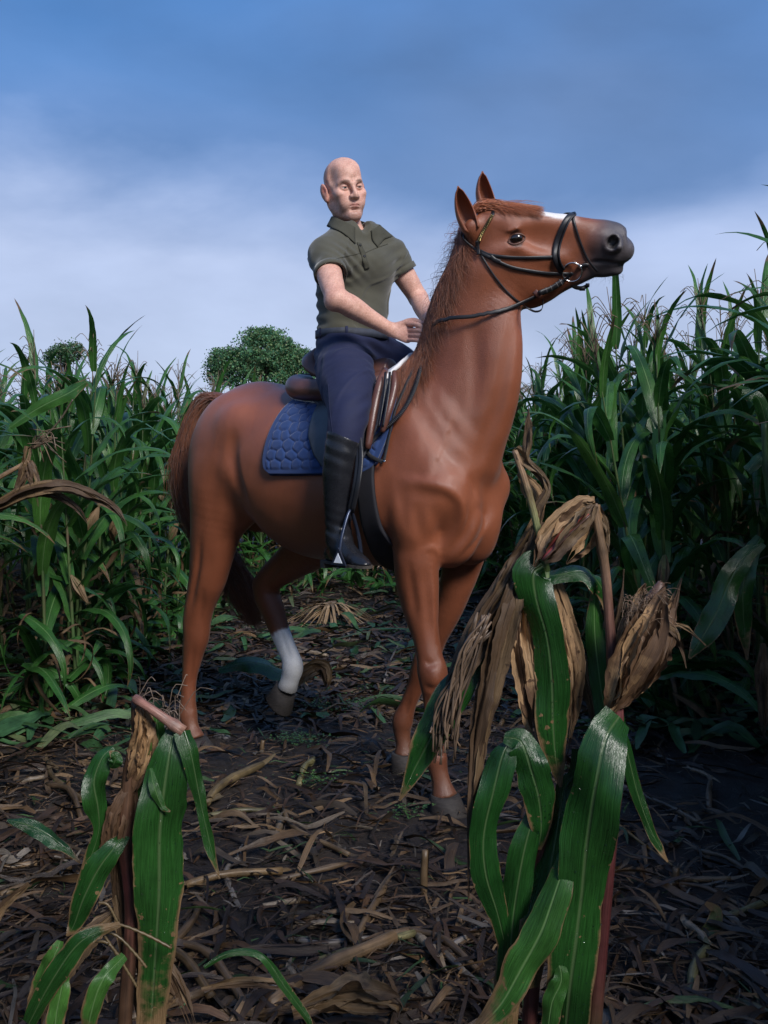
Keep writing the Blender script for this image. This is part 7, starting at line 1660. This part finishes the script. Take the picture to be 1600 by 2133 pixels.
for rows, mt, kk in (
        ([(60, 2133, 30, -.1), (110, 2040, 50, -.12), (170, 1960, 40, -.12), (250, 1925, 12, -.1)], M_LEAFB, dict(fold=.3, age=.12)),
        ([(260, 1990, 20, -.08), (215, 2040, 40, -.12), (190, 2110, 40, -.12), (180, 2180, 20, -.1)], M_LEAF, dict(fold=.3, age=.1)),
        ([(240, 1900, 14, .06), (180, 1960, 40, .05), (120, 2050, 40, .04), (90, 2140, 30, .03)], M_DRY, dict(fold=.3)),
        ([(285, 1880, 14, .06), (300, 1960, 40, .05), (360, 2040, 40, .04), (400, 2140, 26, .03)], M_DRY, dict(fold=.3)),
        ([(60, 1840, 8, .1), (0, 1900, 30, .1), (-40, 1990, 30, .1)], M_DRY, dict(fold=.3)),
        ([(300, 2160, 30, .05), (340, 2090, 34, .04), (380, 2060, 20, .04)], M_DRY, dict(fold=.3))):
    blade(pC, rows, Y2, mt, **kk)
g = np.random.default_rng(28); b = Bag()
for k in range(40):
    p0 = PX(310 + g.uniform(-25, 70), 1470 + g.uniform(-20, 40), Y2 + g.uniform(0, .04)); d = np.array((g.uniform(-.5, .8), 0, g.uniform(-.4, 1.0))); L = g.uniform(.02, .07)
    b.tube(smooth_path([p0, p0 + d * L * .6 + (0, 0, .01), p0 + d * L + g.normal(0, .008, 3) - (0, 0, .012)], 6) - np.array(pC.location), .0008, 3, cap=False, col=np.array((.22, .16, .12)) * g.uniform(.4, 1.2))
b.obj('corn_silk', pC, M_LIT)
b = Bag()
for k, rows in enumerate(([(170, 1935), (240, 1925), (300, 1945), (358, 1975)], [(200, 1935), (245, 1950), (285, 1990), (305, 2015)], [(215, 1945), (245, 1990), (270, 2030), (285, 2055)], [(205, 1880), (225, 1885), (245, 1920)], [(195, 1960), (225, 1965), (255, 2000)])):
    P = smooth_path([PX(a, c, Y2 - .08) for a, c in rows], 24) - np.array(pC.location); b.tube(P, .0022 * (1 + .5 * (np.arange(24) % 2)), 4, col=np.array((.16, .11, .05)))
b.obj('fallen_tassel', pC, M_LIT)

# --- small lone leaves in the foreground ---
def lone(label, rows, Y, mat, **k):
    r = rows[0]; a = k.pop('name', 'fallen_leaf'); e = empty(a, label, 'leaf', tuple(PX(r[0], r[1], Y))); blade(e, rows, Y, mat, 'blade', **k); return e
lone('thin green leaf arching over the litter at the bottom middle', [(425, 2015, 8), (480, 1985, 14), (545, 1990, 16), (590, 2050, 20), (640, 2120, 16), (650, 2150, 5)], 2.0, M_LEAFB, fold=.4, face=.3)
lone('broad curled brown leaf at the bottom centre', [(610, 2110, 20), (690, 2085, 56), (770, 2085, 70), (826, 2095, 50), (830, 2120, 16)], 2.08, M_DRY, fold=.1, curl=.4, face=.3)
lone('pink tan leaf sheath at the bottom left', [(420, 2062, 10), (500, 2048, 26), (580, 2050, 22), (612, 2056, 6)], 2.1, M_DRY, fold=.2)
lone('curled olive leaf on the soil at the lower right', [(1395, 1965, 12), (1440, 1970, 30), (1480, 1940, 34), (1492, 1900, 26), (1470, 1880, 8)], 2.6, M_HUSK, fold=.3, curl=.3)
lone('pale green leaf lying flat in the middle distance', [(455, 1395, 10), (520, 1380, 34), (600, 1400, 30), (640, 1430, 10)], 5.3, M_LEAFB, fold=.3, face=.8)
lone('tan leaf curled upright beside the white sock', [(600, 1440, 8), (640, 1400, 30), (672, 1392, 28), (680, 1420, 16), (676, 1440, 5)], 5.0, M_DRY, fold=.2, curl=.3, face=.3)
# --- distinctive leaves on the field edges ---
pD = empty('corn_plant', 'withered corn plant at the left edge with dry arching leaves and drooping tassel', 'corn plant', (-2.05, 4.15, 0))
YD = 4.15
stem(pD, [(-190, 1580, 16), (-150, 1300, 15), (-90, 1080, 14), (-40, 1020, 12), (60, 960, 8)], YD, [BRN, (.12, .12, .05), TAN, TAN], nodes=(.3, .6))
blade(pD, [(-20, 1060, 20), (60, 1020, 30), (130, 1010, 30), (190, 1030, 24), (240, 1060, 16), (265, 1095, 3)], YD, M_DRY, face=.6, fold=.3)
blade(pD, [(-20, 1070, 14), (50, 1030, 22), (110, 1030, 18), (160, 1060, 12), (182, 1090, 3)], YD + .05, M_DRY, face=.5)
blade(pD, [(62, 960, 16), (70, 990, 24), (74, 1020, 16), (80, 1055, 3)], YD, M_DRY, face=.2)
blade(pD, [(60, 930, 14), (52, 980, 18), (36, 1020, 16), (22, 1040, 6)], YD, M_DRY, face=.2)
blade(pD, [(20, 890, 10), (80, 850, 26), (140, 820, 28), (180, 795, 14)], YD + .1, M_LEAF, face=.3)
g = np.random.default_rng(48); b = Bag()
for k in range(16):
    P = smooth_path([PX(70 + g.normal(0, 3), 935, YD), PX(90 + g.uniform(-20, 30), 915 + g.uniform(-15, 10), YD), PX(100 + g.uniform(-50, 50), 930 + g.uniform(-45, 40), YD + g.uniform(-.03, .03))], 10) - np.array(pD.location); b.tube(P, .0028, 3, col=np.array((.20, .14, .09)) * g.uniform(.6, 1.2))
P = smooth_path([PX(85, 920, YD), PX(125, 875, YD), PX(152, 832, YD)], 20) - np.array(pD.location); b.tube(P, .004 * (1 + .4 * (np.arange(20) % 2)), 4, col=np.array((.10, .08, .05))); b.obj('tassel', pD, M_LIT)
pE = empty('corn_plant', 'corn plant at the right edge with large glossy leaves hanging low over bare soil', 'corn plant', (1.62, 3.75, 0))
YE = 3.75
stem(pE, [(1680, 1640, 22), (1655, 1400, 20), (1625, 1180, 18), (1600, 1000, 17), (1592, 880, 12)], YE, [BRN, GRN, GRN, GRN, GRN], nodes=(.2, .4, .6, .8), n=30)
blade(pE, [(1588, 1130, 20, -.02), (1552, 1160, 36, -.05), (1520, 1210, 50, -.08), (1496, 1270, 54, -.1), (1468, 1320, 46, -.1), (1436, 1372, 6, -.1)], YE, M_LEAFB, fold=.15, wave=.04, n=30, label='large wet leaf reaching down to the left')
blade(pE, [(1585, 1120, 20, -.02), (1560, 1160, 38, -.03), (1548, 1230, 40, -.05), (1550, 1300, 32, -.05), (1556, 1375, 4, -.05)], YE, M_LEAFB, fold=.2, wave=.05)
blade(pE, [(1590, 1340, 10, -.02), (1588, 1400, 26, -.03), (1592, 1470, 24, -.03), (1590, 1540, 6, -.03)], YE, M_DRY, fold=.3, wave=.2)
blade(pE, [(1556, 980, 22), (1600, 950, 30), (1650, 990, 30), (1680, 1050, 8)], YE, M_LEAFB, fold=.3, face=.4)
blade(pE, [(1545, 820, 20), (1580, 830, 28), (1600, 900, 28), (1610, 980, 6)], YE, M_LEAFB, fold=.3, face=.2)

for root in {d[0] for d in DROPS}:
    b = Bag(); oc = np.array([(1, 0, 0), (-1, 0, 0), (0, 1, 0), (0, -1, 0), (0, 0, 1), (0, 0, -1.)]); tt = [(0, 2, 4), (2, 1, 4), (1, 3, 4), (3, 0, 4), (2, 0, 5), (1, 2, 5), (3, 1, 5), (0, 3, 5)]
    for r_, c_, s_ in DROPS:
        if r_ == root: b.add(c_ + oc * s_, None, np.array(tt))
    tag(b.obj('water_drops', root, M_DROP), kind='stuff')
